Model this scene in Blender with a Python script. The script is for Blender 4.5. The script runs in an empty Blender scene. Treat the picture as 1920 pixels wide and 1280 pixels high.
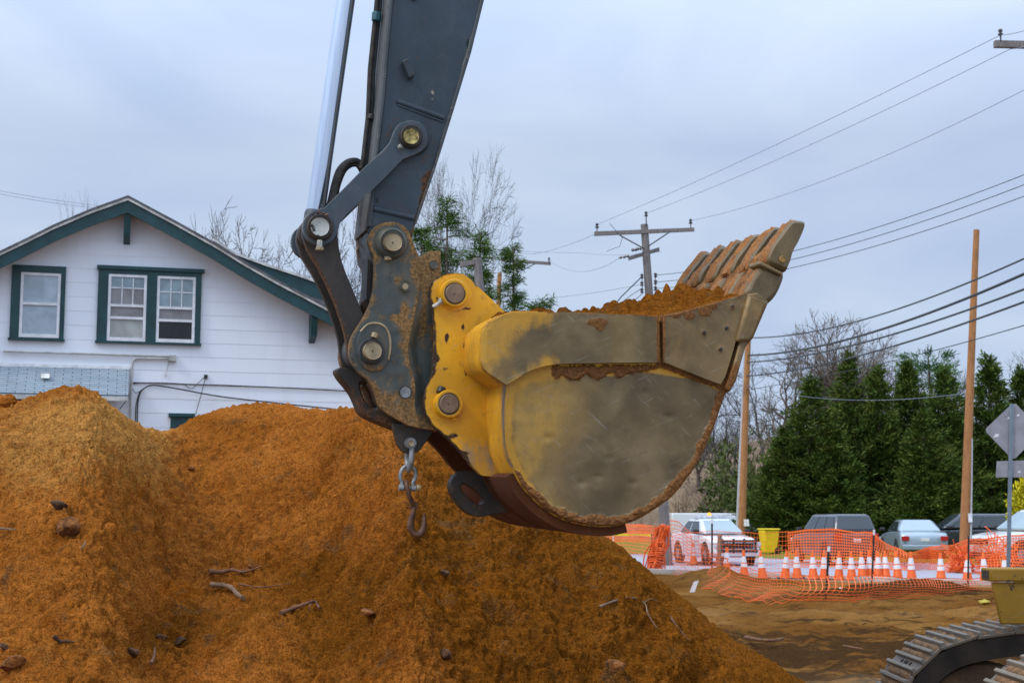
import bpy, bmesh, math, random
import numpy as np
from mathutils import Vector, Matrix
from mathutils.geometry import delaunay_2d_cdt

random.seed(7)
RNG = np.random.default_rng(7)
C = bpy.context.scene.collection
scene = bpy.context.scene

# ------------------------------------------------------------------ camera, world, sun, exposure
CAM_Z = 1.8
F = 2667.0                       # focal length in photo pixels (1920 wide)
PITCH = math.atan(320.0 / F)
cam_d = bpy.data.cameras.new("camera")
cam = bpy.data.objects.new("camera", cam_d)
C.objects.link(cam)
cam.location = (0, 0, CAM_Z)
cam.rotation_euler = (math.pi / 2 + PITCH, 0, 0)
cam_d.sensor_width = 36.0
cam_d.lens = 36.0 * F / 1920.0
cam_d.clip_end = 6000
cam_d.dof.use_dof = True
cam_d.dof.focus_distance = 7.4
cam_d.dof.aperture_fstop = 8.0
scene.camera = cam

SUN_EL, SUN_AZ = math.radians(46), math.radians(238)   # azimuth clockwise from +Y: behind the camera, to the left
world = bpy.data.worlds.new("World")
scene.world = world
world.use_nodes = True
wt = world.node_tree
for n in list(wt.nodes):
    wt.nodes.remove(n)


def wn(kind, **kw):
    n = wt.nodes.new(kind)
    for k, v in kw.items():
        setattr(n, k, v)
    return n


sky = wn('ShaderNodeTexSky', sky_type='NISHITA', sun_disc=False)
sky.sun_elevation = SUN_EL
sky.sun_rotation = SUN_AZ
tc = wn('ShaderNodeTexCoord')
mp = wn('ShaderNodeMapping')
mp.inputs['Scale'].default_value = (1.0, 1.0, 3.2)
mp.inputs['Rotation'].default_value = (0.0, 0.10, 0.0)
nz = wn('ShaderNodeTexNoise')
nz.inputs['Scale'].default_value = 2.6
nz.inputs['Detail'].default_value = 6
nz.inputs['Roughness'].default_value = 0.5
nz.inputs['Distortion'].default_value = 0.5
rmp = wn('ShaderNodeValToRGB')
rmp.color_ramp.elements[0].position = 0.36
rmp.color_ramp.elements[0].color = (4.75, 5.9, 8.15, 1)
rmp.color_ramp.elements[1].position = 0.68
rmp.color_ramp.elements[1].color = (6.3, 7.4, 9.1, 1)
sep = wn('ShaderNodeSeparateXYZ')
mr = wn('ShaderNodeMapRange')
mr.inputs['From Min'].default_value = 0.25
mr.inputs['From Max'].default_value = 1.0
mr.inputs['To Min'].default_value = 1.0
mr.inputs['To Max'].default_value = 3.6
mulc = wn('ShaderNodeMix', data_type='RGBA', blend_type='MULTIPLY')
mulc.inputs[0].default_value = 1.0
comb = wn('ShaderNodeCombineXYZ')
mixs = wn('ShaderNodeMix', data_type='RGBA')
mixs.inputs[0].default_value = 0.93
bg = wn('ShaderNodeBackground')
bg.inputs['Strength'].default_value = 0.1
wo = wn('ShaderNodeOutputWorld')
L = wt.links.new
L(tc.outputs['Generated'], mp.inputs['Vector'])
L(mp.outputs['Vector'], nz.inputs['Vector'])
L(nz.outputs['Fac'], rmp.inputs['Fac'])
L(tc.outputs['Generated'], sep.inputs[0])
L(sep.outputs['Z'], mr.inputs['Value'])
for i in range(3):
    L(mr.outputs[0], comb.inputs[i])
L(rmp.outputs['Color'], mulc.inputs[6])
L(comb.outputs[0], mulc.inputs[7])
L(sky.outputs['Color'], mixs.inputs[6])
L(mulc.outputs[2], mixs.inputs[7])
L(mixs.outputs[2], bg.inputs['Color'])
L(bg.outputs[0], wo.inputs['Surface'])

sun_d = bpy.data.lights.new("sun", 'SUN')
sun_d.energy = 1.7
sun_d.angle = math.radians(14)
sun_d.color = (1.0, 0.95, 0.88)
sun = bpy.data.objects.new("sun", sun_d)
C.objects.link(sun)
sdir = Vector((math.sin(SUN_AZ) * math.cos(SUN_EL), math.cos(SUN_AZ) * math.cos(SUN_EL), math.sin(SUN_EL)))
sun.rotation_euler = sdir.to_track_quat('Z', 'Y').to_euler()
sun.location = sdir * 50

scene.view_settings.view_transform = 'Standard'
scene.view_settings.look = 'None'
scene.view_settings.exposure = 0.0
scene.view_settings.gamma = 1.0
scene.cycles.use_denoising = True
scene.cycles.denoising_input_passes = 'RGB_ALBEDO_NORMAL'
scene.cycles.denoising_prefilter = 'NONE'

# ------------------------------------------------------------------ pixel <-> world helpers (author-time measuring only)
cp, sp = math.cos(PITCH), math.sin(PITCH)


def ray(px, py):
    xc = (px - 960.0) / F
    yc = (640.0 - py) / F
    return np.array([xc, cp - sp * yc, sp + cp * yc])


def at(px, py, Y):
    d = ray(px, py)
    return np.array([0, 0, CAM_Z]) + d * (Y / d[1])


def ground(px, py, z=0.0):
    d = ray(px, py)
    return np.array([0, 0, CAM_Z]) + d * ((z - CAM_Z) / d[2])


def project(P):
    P = np.asarray(P, float)
    x, y, z = P[..., 0], P[..., 1], P[..., 2] - CAM_Z
    fw = y * cp + z * sp
    up = -y * sp + z * cp
    return 960 + F * x / fw, 640 - F * up / fw


# ------------------------------------------------------------------ object helpers
ROOTS = {}


def tag(o, label=None, cat=None, group=None, kind=None):
    if label: o['label'] = label
    if cat: o['category'] = cat
    if group: o['group'] = group
    if kind: o['kind'] = kind
    return o


def thing(name, label, cat, loc=(0, 0, 0), rz=0.0, group=None):
    o = bpy.data.objects.new(name, None)
    o.empty_display_size = 0.2
    C.objects.link(o)
    o.location = loc
    o.rotation_euler = (0, 0, rz)
    return tag(o, label, cat, group)


def root_of(o):
    while o.parent is not None:
        o = o.parent
    return o


def obj(name, verts, faces, mat, parent=None, local=False, attrs=None, bevel=0.0, smooth=35, seg=2, subsurf=0):
    V = np.asarray(verts, float).reshape(-1, 3)
    if parent is not None and not local:
        V = V - np.array(root_of(parent).location)
    me = bpy.data.meshes.new(name)
    if isinstance(faces, np.ndarray):
        nf, k = faces.shape
        me.vertices.add(len(V)); me.vertices.foreach_set('co', V.ravel())
        me.loops.add(nf * k); me.loops.foreach_set('vertex_index', faces.ravel().astype(np.int32))
        me.polygons.add(nf)
        me.polygons.foreach_set('loop_start', np.arange(0, nf * k, k, dtype=np.int32))
        me.update(calc_edges=True)
    else:
        me.from_pydata(V.tolist(), [], [list(map(int, f)) for f in faces])
    me.validate()
    if smooth:
        me.polygons.foreach_set('use_smooth', np.ones(len(me.polygons), dtype=bool))
        if smooth < 180:
            me.set_sharp_from_angle(angle=math.radians(smooth))
    if attrs:
        for k, a in attrs.items():
            at_ = me.attributes.new(k, 'FLOAT', 'POINT')
            at_.data.foreach_set('value', np.asarray(a, np.float32))
    if mat is not None:
        me.materials.append(mat)
    o = bpy.data.objects.new(name, me)
    C.objects.link(o)
    if parent is not None:
        o.parent = parent
    if bevel:
        m = o.modifiers.new('bevel', 'BEVEL')
        m.width = bevel; m.segments = seg; m.limit_method = 'ANGLE'; m.angle_limit = math.radians(40)
        m.use_clamp_overlap = True
    if subsurf:
        m = o.modifiers.new('sub', 'SUBSURF'); m.levels = subsurf; m.render_levels = subsurf
    return o


def copy_tree(o, parent=None):
    c = o.copy(); C.objects.link(c)
    c.parent = parent
    for ch in o.children:
        copy_tree(ch, c)
    return c


class MB:
    def __init__(s):
        s.v = []; s.f = []

    def add(s, verts, faces):
        b = len(s.v)
        s.v.extend([tuple(map(float, p)) for p in verts]); s.f.extend([[b + i for i in f] for f in faces])
        return s

    def box(s, x0, x1, y0, y1, z0, z1):
        v = [(x0, y0, z0), (x1, y0, z0), (x1, y1, z0), (x0, y1, z0), (x0, y0, z1), (x1, y0, z1), (x1, y1, z1), (x0, y1, z1)]
        return s.add(v, [(0, 3, 2, 1), (4, 5, 6, 7), (0, 1, 5, 4), (1, 2, 6, 5), (2, 3, 7, 6), (3, 0, 4, 7)])

    def hexa(s, v):
        return s.add(v, [(0, 3, 2, 1), (4, 5, 6, 7), (0, 1, 5, 4), (1, 2, 6, 5), (2, 3, 7, 6), (3, 0, 4, 7)])

    def tube(s, pts, rad, n=8, cap=True):
        pts = [Vector(p) for p in pts]
        m = len(pts)
        if not hasattr(rad, '__len__'): rad = [rad] * m
        vs = []
        prev = None
        for i in range(m):
            d = (pts[min(i + 1, m - 1)] - pts[max(i - 1, 0)])
            d.normalize()
            if prev is None:
                a = d.orthogonal().normalized()
            else:
                a = (prev - d * prev.dot(d))
                a = a.normalized() if a.length > 1e-6 else d.orthogonal().normalized()
            prev = a
            b = d.cross(a)
            for k in range(n):
                th = 2 * math.pi * k / n
                vs.append(pts[i] + (a * math.cos(th) + b * math.sin(th)) * rad[i])
        fs = []
        for i in range(m - 1):
            for k in range(n):
                k2 = (k + 1) % n
                fs.append((i * n + k, i * n + k2, (i + 1) * n + k2, (i + 1) * n + k))
        if cap:
            fs.append(tuple(reversed(range(n)))); fs.append(tuple(range((m - 1) * n, m * n)))
        return s.add(vs, fs)

    def prism(s, poly, d):
        """poly: 3D points, d: extrusion vector"""
        n = len(poly)
        P = [np.array(p, float) for p in poly]
        d = np.array(d, float)
        return s.add(P + [p + d for p in P], [tuple(range(n)), tuple(range(2 * n - 1, n - 1, -1))] +
                     [(i, i + n, (i + 1) % n + n, (i + 1) % n) for i in range(n)])

    def lathe(s, c, axis, prof, n=32):
        """prof: (offset along axis, radius); closed with caps"""
        axis = Vector(axis).normalized()
        a = axis.orthogonal().normalized(); b = axis.cross(a)
        c = Vector(c)
        vs = []
        for (t, r) in prof:
            for k in range(n):
                th = 2 * math.pi * k / n
                vs.append(c + axis * t + (a * math.cos(th) + b * math.sin(th)) * r)
        m = len(prof); fs = []
        for i in range(m - 1):
            for k in range(n):
                k2 = (k + 1) % n
                fs.append((i * n + k, i * n + k2, (i + 1) * n + k2, (i + 1) * n + k))
        fs.append(tuple(reversed(range(n)))); fs.append(tuple(range((m - 1) * n, m * n)))
        return s.add(vs, fs)

    def build(s, name, mat, parent=None, **kw):
        o = obj(name, s.v, s.f, mat, parent, **kw)
        bm = bmesh.new(); bm.from_mesh(o.data)
        bmesh.ops.recalc_face_normals(bm, faces=bm.faces)
        bm.to_mesh(o.data); bm.free()
        return o


# ------------------------------------------------------------------ numpy noise
def _hash(ix, iy, seed):
    h = (ix.astype(np.int64) * 374761393 + iy.astype(np.int64) * 668265263 + seed * 974711) & 0xffffffff
    h = ((h ^ (h >> 13)) * 1274126177) & 0xffffffff
    return ((h ^ (h >> 16)) & 0xffff) / 65535.0


def vnoise(x, y, seed=0):
    x = np.asarray(x, float); y = np.asarray(y, float)
    ix = np.floor(x).astype(np.int64); iy = np.floor(y).astype(np.int64)
    fx = x - ix; fy = y - iy
    fx = fx * fx * fx * (fx * (fx * 6 - 15) + 10); fy = fy * fy * fy * (fy * (fy * 6 - 15) + 10)
    a = _hash(ix, iy, seed); b = _hash(ix + 1, iy, seed); c = _hash(ix, iy + 1, seed); d = _hash(ix + 1, iy + 1, seed)
    return (a + (b - a) * fx) * (1 - fy) + (c + (d - c) * fx) * fy


def fbm(x, y, seed=0, oct=4, gain=0.5):
    s = 0; a = 1; t = 0
    for i in range(oct):
        s = s + a * vnoise(x * 2 ** i + 17.3 * i, y * 2 ** i - 9.1 * i, seed + i); t += a; a *= gain
    return s / t


def sstep(a, b, x):
    t = np.clip((np.asarray(x, float) - a) / (b - a), 0, 1)
    return t * t * (3 - 2 * t)


def seg_dist(P, line):
    P = np.asarray(P, float); best = np.full(len(P), 1e9)
    for a, b in zip(line[:-1], line[1:]):
        a = np.array(a, float); b = np.array(b, float); ab = b - a
        t = np.clip(((P - a) @ ab) / max(ab @ ab, 1e-9), 0, 1)
        best = np.minimum(best, np.linalg.norm(P - (a + t[:, None] * ab), axis=1))
    return best


def inside(P, poly):
    P = np.asarray(P, float); r = np.zeros(len(P), bool)
    n = len(poly); j = n - 1
    for i in range(n):
        xi, yi = poly[i]; xj, yj = poly[j]
        if yi != yj:
            c = ((yi > P[:, 1]) != (yj > P[:, 1])) & (P[:, 0] < (xj - xi) * (P[:, 1] - yi) / (yj - yi) + xi)
            r ^= c
        j = i
    return r


def smooth_poly(pts, k=3, closed=True):
    """Catmull-Rom resample"""
    P = [np.array(p, float) for p in pts]; n = len(P); out = []
    for i in range(n if closed else n - 1):
        p0 = P[(i - 1) % n] if (closed or i > 0) else P[i]
        p1 = P[i]; p2 = P[(i + 1) % n]
        p3 = P[(i + 2) % n] if (closed or i + 2 < n) else p2
        for s in range(k):
            t = s / k
            out.append(0.5 * ((2 * p1) + (-p0 + p2) * t + (2 * p0 - 5 * p1 + 4 * p2 - p3) * t * t + (-p0 + 3 * p1 - 3 * p2 + p3) * t ** 3))
    if not closed: out.append(P[-1])
    return [tuple(p) for p in out]


# ------------------------------------------------------------------ materials
class NT:
    def __init__(s, name):
        s.m = bpy.data.materials.new(name); s.m.use_nodes = True
        s.t = s.m.node_tree
        for n in list(s.t.nodes): s.t.nodes.remove(n)
        s.out = s.t.nodes.new('ShaderNodeOutputMaterial')
        s.p = s.t.nodes.new('ShaderNodeBsdfPrincipled')
        s.t.links.new(s.p.outputs[0], s.out.inputs['Surface'])
        s.co = s.t.nodes.new('ShaderNodeTexCoord').outputs['Object']

    def link(s, a, b): s.t.links.new(a, b)

    def val(s, x, sock):
        if hasattr(x, 'links') or isinstance(x, bpy.types.NodeSocket): s.link(x, sock)
        else:
            if sock.type == 'RGBA' and len(x) == 3: x = (*x, 1)
            sock.default_value = x

    def noise(s, scale, detail=5, rough=0.55, dist=0.0, vec=None, stretch=None, rot=0.0):
        n = s.t.nodes.new('ShaderNodeTexNoise')
        v = vec or s.co
        if stretch:
            m = s.t.nodes.new('ShaderNodeMapping'); m.inputs['Scale'].default_value = stretch
            if rot:
                r_ = s.t.nodes.new('ShaderNodeMapping'); r_.inputs['Rotation'].default_value = (0, rot, 0)
                s.link(v, r_.inputs[0]); v = r_.outputs[0]
            s.link(v, m.inputs[0]); v = m.outputs[0]
        s.link(v, n.inputs['Vector'])
        n.inputs['Scale'].default_value = scale; n.inputs['Detail'].default_value = detail
        n.inputs['Roughness'].default_value = rough; n.inputs['Distortion'].default_value = dist
        return n.outputs['Fac']

    def attr(s, name):
        n = s.t.nodes.new('ShaderNodeAttribute'); n.attribute_name = name
        return n.outputs['Fac']

    def math(s, op, a, b=0.0, c=None, clamp=False):
        n = s.t.nodes.new('ShaderNodeMath'); n.operation = op; n.use_clamp = clamp
        s.val(a, n.inputs[0]); s.val(b, n.inputs[1])
        if c is not None: s.val(c, n.inputs[2])
        return n.outputs[0]

    def step(s, x, a, b):
        n = s.t.nodes.new('ShaderNodeMapRange'); n.interpolation_type = 'SMOOTHSTEP'
        s.val(x, n.inputs[0]); n.inputs[1].default_value = a; n.inputs[2].default_value = b
        return n.outputs[0]

    def mix(s, f, a, b, blend='MIX'):
        n = s.t.nodes.new('ShaderNodeMix'); n.data_type = 'RGBA'; n.blend_type = blend
        s.val(f, n.inputs[0]); s.val(a, n.inputs[6]); s.val(b, n.inputs[7])
        return n.outputs[2]

    def mixf(s, f, a, b):
        n = s.t.nodes.new('ShaderNodeMix'); n.data_type = 'FLOAT'
        s.val(f, n.inputs[0]); s.val(a, n.inputs[2]); s.val(b, n.inputs[3])
        return n.outputs[0]

    def bump(s, h, strength=0.3, dist=0.01):
        n = s.t.nodes.new('ShaderNodeBump'); n.inputs['Strength'].default_value = strength
        n.inputs['Distance'].default_value = dist
        s.link(h, n.inputs['Height'])
        s.link(n.outputs[0], s.p.inputs['Normal'])
        return n

    def island(s):
        return s.t.nodes.new('ShaderNodeNewGeometry').outputs['Random Per Island']

    def objrand(s):
        return s.t.nodes.new('ShaderNodeObjectInfo').outputs['Random']

    def set(s, **kw):
        names = dict(col='Base Color', rough='Roughness', metal='Metallic', emit='Emission Color', emits='Emission Strength',
                     spec='Specular IOR Level', coat='Coat Weight', trans='Transmission Weight', alpha='Alpha', ior='IOR')
        for k, v in kw.items(): s.val(v, s.p.inputs[names[k]])
        return s.m


def sc(c, k): return tuple(min(1, x * k) for x in c)


def simple(name, col, rough=0.6, metal=0.0, var=0.25, scale=6, bump=0.15, bscale=40, bdist=0.004, stretch=None):
    n = NT(name)
    a = n.noise(scale, 6, stretch=stretch)
    c = n.mix(n.step(a, 0.3, 0.7), sc(col, 1 - var), sc(col, 1 + var))
    if bump: n.bump(n.noise(bscale, 5, stretch=stretch), bump, bdist)
    return n.set(col=c, rough=rough, metal=metal)


def machine_paint(name, paint, rough=0.45, grime=(0.09, 0.05, 0.025), chip=0.0, steelcol=(0.25, 0.235, 0.2), metal=0.55, rustcol=(0.27, 0.11, 0.035),
                  nat_rust=0.0, mudcol=(0.20, 0.080, 0.020), scr=0.42, dust=None, dustk=.4):
    """painted steel; attributes steel / rust / mud (0..1) say where the coat is gone, rusted or muddy"""
    n = NT(name)
    nA = n.noise(3.5, 6, 0.6); nB = n.noise(22, 7, 0.65); nC = n.noise(75, 4, 0.6)
    nS = n.noise(9, 5, 0.6, stretch=(1, 1, 0.12)); nD = n.noise(5, 6, 0.65, 0.6, stretch=(1.6, 1, 0.55))
    base = n.mix(n.step(nA, 0.3, 0.75), sc(paint, 0.78), sc(paint, 1.12))
    base = n.mix(n.math('MULTIPLY', n.step(nS, 0.5, 0.8), 0.35), base, grime)
    base = n.mix(n.math('MULTIPLY', n.step(nB, 0.52, 0.72), 0.30), base, grime)
    if dust:
        base = n.mix(n.math('MULTIPLY', n.step(n.noise(2.8, 8, .72, .9, stretch=(1, 1, .6)), .46, .72), dustk), base, dust)
    # steel
    stn = n.math('ADD', n.attr('steel'), n.math('MULTIPLY', n.math('SUBTRACT', nD, 0.5), 0.8))
    stn = n.math('ADD', stn, n.math('MULTIPLY', n.math('SUBTRACT', nB, 0.5), 0.55))
    st = n.step(stn, 0.25, 0.75)
    steel = n.mix(n.step(n.noise(4.5, 6, 0.6, 0.4), 0.3, 0.7), sc(steelcol, 0.62), sc(steelcol, 1.25))
    steel = n.mix(n.math('MULTIPLY', n.step(n.noise(2.2, 3), 0.45, 0.7), 0.55), steel, sc((0.235, 0.150, 0.07), 3 * steelcol[0]))
    steel = n.mix(n.math('MULTIPLY', n.attr('cream'), n.mixf(nD, .5, 1.0)), steel, (0.34, 0.200, 0.055))
    steel = n.mix(n.math('MULTIPLY', n.step(n.noise(16, 7, .7, .4), .58, .70), .3), steel, sc(steelcol, .42))
    steel = n.mix(n.math('MULTIPLY', n.step(n.noise(38, 3, .5, 1.2), .74, .77), .6), steel, (.45, .42, .36))
    base = n.mix(n.math('MULTIPLY', n.attr('cream'), n.mixf(nD, .35, .95)), base, (0.38, 0.235, 0.06))
    col = n.mix(st, base, steel)
    # rust
    rs = n.math('ADD', n.math('ADD', n.attr('rust'), nat_rust), n.math('MULTIPLY', n.math('SUBTRACT', nB, 0.5), 1.3))
    rs = n.math('ADD', rs, n.math('MULTIPLY', n.math('SUBTRACT', nA, 0.5), 1.0))
    rm = n.step(rs, 0.36, 0.72)
    rust = n.mix(n.step(nC, 0.35, 0.65), sc(rustcol, 0.45), sc(rustcol, 1.15))
    col = n.mix(rm, col, rust)
    # chips: dark small patches
    ch = n.step(n.math('ADD', n.noise(11, 8, 0.7, 0.5), chip), 0.66, 0.69)
    col = n.mix(ch, col, (0.045, 0.026, 0.016))
    # mud
    md = n.step(n.math('ADD', n.attr('mud'), n.math('MULTIPLY', n.math('SUBTRACT', nB, 0.5), 0.7)), 0.42, 0.58)
    mud = n.mix(n.step(nC, 0.3, 0.7), sc(mudcol, 0.55), sc(mudcol, 1.2))
    col = n.mix(md, col, mud)
    # fine scratches
    sc1 = n.noise(22, 3, 0.5, .3, stretch=(0.16, 1, 7), rot=.45); sc2 = n.noise(20, 3, 0.5, .3, stretch=(0.2, 1, 6), rot=-.75)
    scr = n.math('MULTIPLY', n.math('MAXIMUM', n.step(sc1, 0.66, 0.71), n.step(sc2, 0.67, 0.72)), scr)
    col = n.mix(n.math('MULTIPLY', scr, n.math('SUBTRACT', 1.0, md)), col, (0.33, 0.3, 0.25))
    ro = n.mixf(st, n.mixf(nB, rough * 0.8, rough * 1.3), n.mixf(nB, 0.36, 0.56))
    ro = n.mixf(n.math('MAXIMUM', md, rm), ro, 0.93)
    me = n.math('MULTIPLY', n.math('MULTIPLY', st, metal), n.math('SUBTRACT', 1.0, n.math('MAXIMUM', md, rm)))
    h = n.math('ADD', n.math('MULTIPLY', nB, 0.5), n.math('ADD', n.math('MULTIPLY', rm, n.math('MULTIPLY', nC, 0.5)), n.math('MULTIPLY', md, n.math('MULTIPLY', nC, 2.5))))
    h = n.math('SUBTRACT', h, n.math('MULTIPLY', ch, 0.25))
    n.bump(h, 0.32, 0.006)
    return n.set(col=col, rough=ro, metal=me, spec=.35)


M = {}
M['yellow'] = machine_paint('yellow_paint', (0.70, 0.34, 0.014), 0.42, chip=-0.02)
M['bucket'] = machine_paint('bucket_paint', (0.56, 0.275, 0.022), 0.45, chip=-0.05, steelcol=(0.188, 0.128, 0.060), metal=0.32)
M['slate'] = machine_paint('slate_paint', (0.036, 0.050, 0.060), 0.42, grime=(0.03, 0.022, 0.016), chip=-0.08, rustcol=(0.14, 0.07, 0.035), scr=.06)
M['linkgrey'] = machine_paint('link_paint', (0.060, 0.076, 0.090), 0.5, grime=(0.035, 0.035, 0.035), chip=-0.12, rustcol=(0.14, 0.07, 0.035), scr=.08, dust=(0.12, 0.125, 0.125))
M['coupler'] = machine_paint('coupler_paint', (0.066, 0.076, 0.066), 0.5, grime=(0.15, 0.09, 0.04), chip=0.03, nat_rust=0.25, rustcol=(0.27, 0.145, 0.05), scr=.1, dust=(0.21, 0.15, 0.08), dustk=.55)
M['darkiron'] = machine_paint('dark_iron', (0.035, 0.027, 0.021), 0.5, chip=-0.1, nat_rust=0.12, rustcol=(0.13, 0.06, 0.026), scr=.06, dust=(0.10, 0.075, 0.05))
M['rustshade'] = machine_paint('rust_shade_red', (0.095, 0.026, 0.006), 0.9, grime=(.06, .03, .01), chip=-0.1, rustcol=(0.15, 0.058, 0.012), nat_rust=0.30, scr=.05)  # rusty red-brown; on the far ear it paints shade into the colour
M['pin'] = simple('pin_brass', (0.36, 0.27, 0.15), 0.5, 0.35, 0.3, 14, 0.2, 90, 0.001)
M['pinbrown'] = simple('pin_brown', (0.20, 0.125, 0.075), 0.55, 0.3, 0.2, 20, 0.15, 90, 0.001)
M['gold'] = simple('pin_gold_flaked', (0.30, 0.22, 0.07), 0.4, 0.6, 0.75, 45, 0.5, 60, 0.004)
M['palepin'] = machine_paint('pin_pale', (0.42, 0.43, 0.38), 0.6, chip=0.06, nat_rust=0.22, rustcol=(0.12, 0.05, 0.02))
M['bolt'] = simple('bolt_steel', (0.45, 0.42, 0.36), 0.4, 0.7, 0.3, 60, 0.2, 120, 0.001)
M['galv'] = simple('galvanised_steel', (0.27, 0.27, 0.26), 0.5, 0.55, 0.3, 30, 0.3, 90, 0.002)
M['hook'] = simple('hook_steel', (0.13, 0.060, 0.032), 0.55, 0.4, 0.5, 14, 0.3, 70, 0.002)
M['rubber'] = simple('hose_rubber', (0.045, 0.036, 0.028), 0.7, 0, 0.5, 20, 0.3, 60, 0.003)
M['teal'] = simple('hose_clamp_teal', (0.02, 0.10, 0.12), 0.5)


def chrome():
    n = NT('chrome_rod')
    s = n.noise(60, 3, stretch=(1, 1, 0.03))
    c = n.mix(s, (0.50, 0.56, 0.66), (0.76, 0.81, 0.89))
    n.bump(s, 0.04, 0.002)
    return n.set(col=c, rough=0.17, metal=1.0)


M['chrome'] = chrome()
# ================================================================== EXCAVATOR
A_T = np.array([-0.28, 1.0, 0.03]); A_T /= np.linalg.norm(A_T)          # pin axis, away from the camera
A_S = np.cross(A_T, [0, 0, 1.0]); A_S /= np.linalg.norm(A_S)
A_V = np.cross(A_S, A_T)
P0 = at(1150, 760, 7.0)
ORG = np.array([0, 0, CAM_Z])
EX_LOC = (3.4, 8.2, 0.0)


def ex(px, py, t):
    """photo point on the plane t metres behind the near bucket side -> (s, v) in that plane"""
    d = ray(px, py)
    k = (t + (P0 - ORG) @ A_T) / (d @ A_T)
    q = ORG + d * k - P0
    return np.array([q @ A_S, q @ A_V])


def exw(s, v, t):
    return P0 + A_S * s + A_V * v + A_T * t


def exp_(px, py, t):
    s, v = ex(px, py, t)
    return exw(s, v, t)


def mpp(px, py, t):          # metres per photo pixel there
    return exp_(px, py, t)[1] / F


exc = thing('excavator', 'large tracked excavator with slate grey arm and worn yellow bucket full of orange soil', 'excavator', EX_LOC)


def plate(name, poly, t0, t1, mat, parent, step=0, attrf=None, disp=None, hole=None, bevel=0.006, close=True, tref=None):
    """tref: plane the outline is traced on (default: its own near face t0); plate whose near face is traced (pixels) on plane t0 and which is t1-t0 thick"""
    tr_ = t0 if tref is None else tref
    P2 = [tuple(ex(x, y, tr_)) for x, y in poly]
    if sum(P2[i][0] * P2[(i + 1) % len(P2)][1] - P2[(i + 1) % len(P2)][0] * P2[i][1] for i in range(len(P2))) < 0:
        P2 = P2[::-1]; poly = poly[::-1]
    n = len(P2)
    verts = list(P2); px = list(poly); edges = [(i, (i + 1) % n) for i in range(n)]
    nh = 0
    if hole:
        H2 = [tuple(ex(x, y, tr_)) for x, y in hole]; nh = len(H2)
        edges += [(n + i, n + (i + 1) % nh) for i in range(nh)]
        verts += H2; px += list(hole)
    if step:
        xs = [p[0] for p in poly]; ys = [p[1] for p in poly]
        gx, gy = np.meshgrid(np.arange(min(xs), max(xs), step), np.arange(min(ys), max(ys), step))
        G = np.stack([gx.ravel(), gy.ravel()], 1) + RNG.uniform(-.25, .25, (gx.size, 2)) * step
        ok = inside(G, poly) & (seg_dist(G, list(poly) + [poly[0]]) > step * 0.6)
        if hole: ok &= ~inside(G, hole) & (seg_dist(G, list(hole) + [hole[0]]) > step * 0.6)
        for g in G[ok]:
            verts.append(tuple(ex(g[0], g[1], tr_))); px.append(tuple(g))
    vo, eo, fo, ov, oe, of = delaunay_2d_cdt([Vector(v) for v in verts], edges, [], 1, 1e-7)
    vo = np.array([tuple(v) for v in vo]); fo = [list(f) for f in fo]
    if hole:
        cen = np.array([vo[f].mean(0) for f in fo]); hin = inside(cen, H2); fo = [f for f, h in zip(fo, hin) if not h]
    mp_ = {}
    for i, o_ in enumerate(ov):
        for k in o_: mp_[k] = i
    pxo = np.zeros((len(vo), 2))
    for k, i in mp_.items(): pxo[i] = px[k]
    tt = np.full(len(vo), t0)
    A = attrf(pxo) if attrf else {}
    rim = np.zeros(len(vo), bool)
    for k in range(n + nh): rim[mp_[k]] = True
    if disp is not None:
        dd = disp(pxo, A); dd[rim] = 0; tt = tt + dd
    front = [exw(v[0], v[1], t) for v, t in zip(vo, tt)]
    V = list(front); Fc = [f for f in fo]
    nb = len(V)
    # back ring
    for k in range(n + nh):
        v = vo[mp_[k]]; V.append(exw(v[0], v[1], t1))
    for i in range(n):
        j = (i + 1) % n
        Fc.append([mp_[i], nb + i, nb + j, mp_[j]][::-1])
    for i in range(nh):
        j = (i + 1) % nh
        Fc.append([mp_[n + i], nb + n + i, nb + n + j, mp_[n + j]])
    if close:
        vb, eb, fb, obv, _, _ = delaunay_2d_cdt([Vector(v) for v in verts[:n + nh]], edges, [], 1, 1e-7)
        mb = {}
        for i, o_ in enumerate(obv):
            for k in o_: mb[i] = k
        vb = np.array([tuple(v) for v in vb])
        for f in fb:
            f = list(f)
            if hole and inside([vb[f].mean(0)], H2)[0]: continue
            if all(i in mb for i in f): Fc.append([nb + mb[i] for i in f][::-1])
    attrs = {}
    for k, a in A.items():
        a = np.asarray(a, float)
        attrs[k] = np.concatenate([a, [a[mp_[q]] for q in range(n + nh)]])
    o = obj(name, V, Fc, mat, parent, attrs=attrs, bevel=0, smooth=30)
    bm = bmesh.new(); bm.from_mesh(o.data); bmesh.ops.recalc_face_normals(bm, faces=bm.faces); bm.to_mesh(o.data); bm.free()
    if bevel:
        m = o.modifiers.new('bevel', 'BEVEL'); m.width = bevel; m.segments = 2
        m.limit_method = 'ANGLE'; m.angle_limit = math.radians(50)
    return o


def pinlathe(name, px, py, tref, prof, mat, parent, n=40, bevel=0):
    """prof: list of (t, radius in photo pixels at that point)"""
    k = mpp(px, py, tref)
    s, v = ex(px, py, tref)
    mb = MB().lathe(exw(s, v, 0), A_T, [(t, r * k) for t, r in prof], n)
    return mb.build(name, mat, parent, bevel=bevel, smooth=40)


def noise_px(P, s, seed=0, o=4):
    return fbm(P[:, 0] / s, P[:, 1] / s, seed, o)


W = 1.16                      # bucket width
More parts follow.
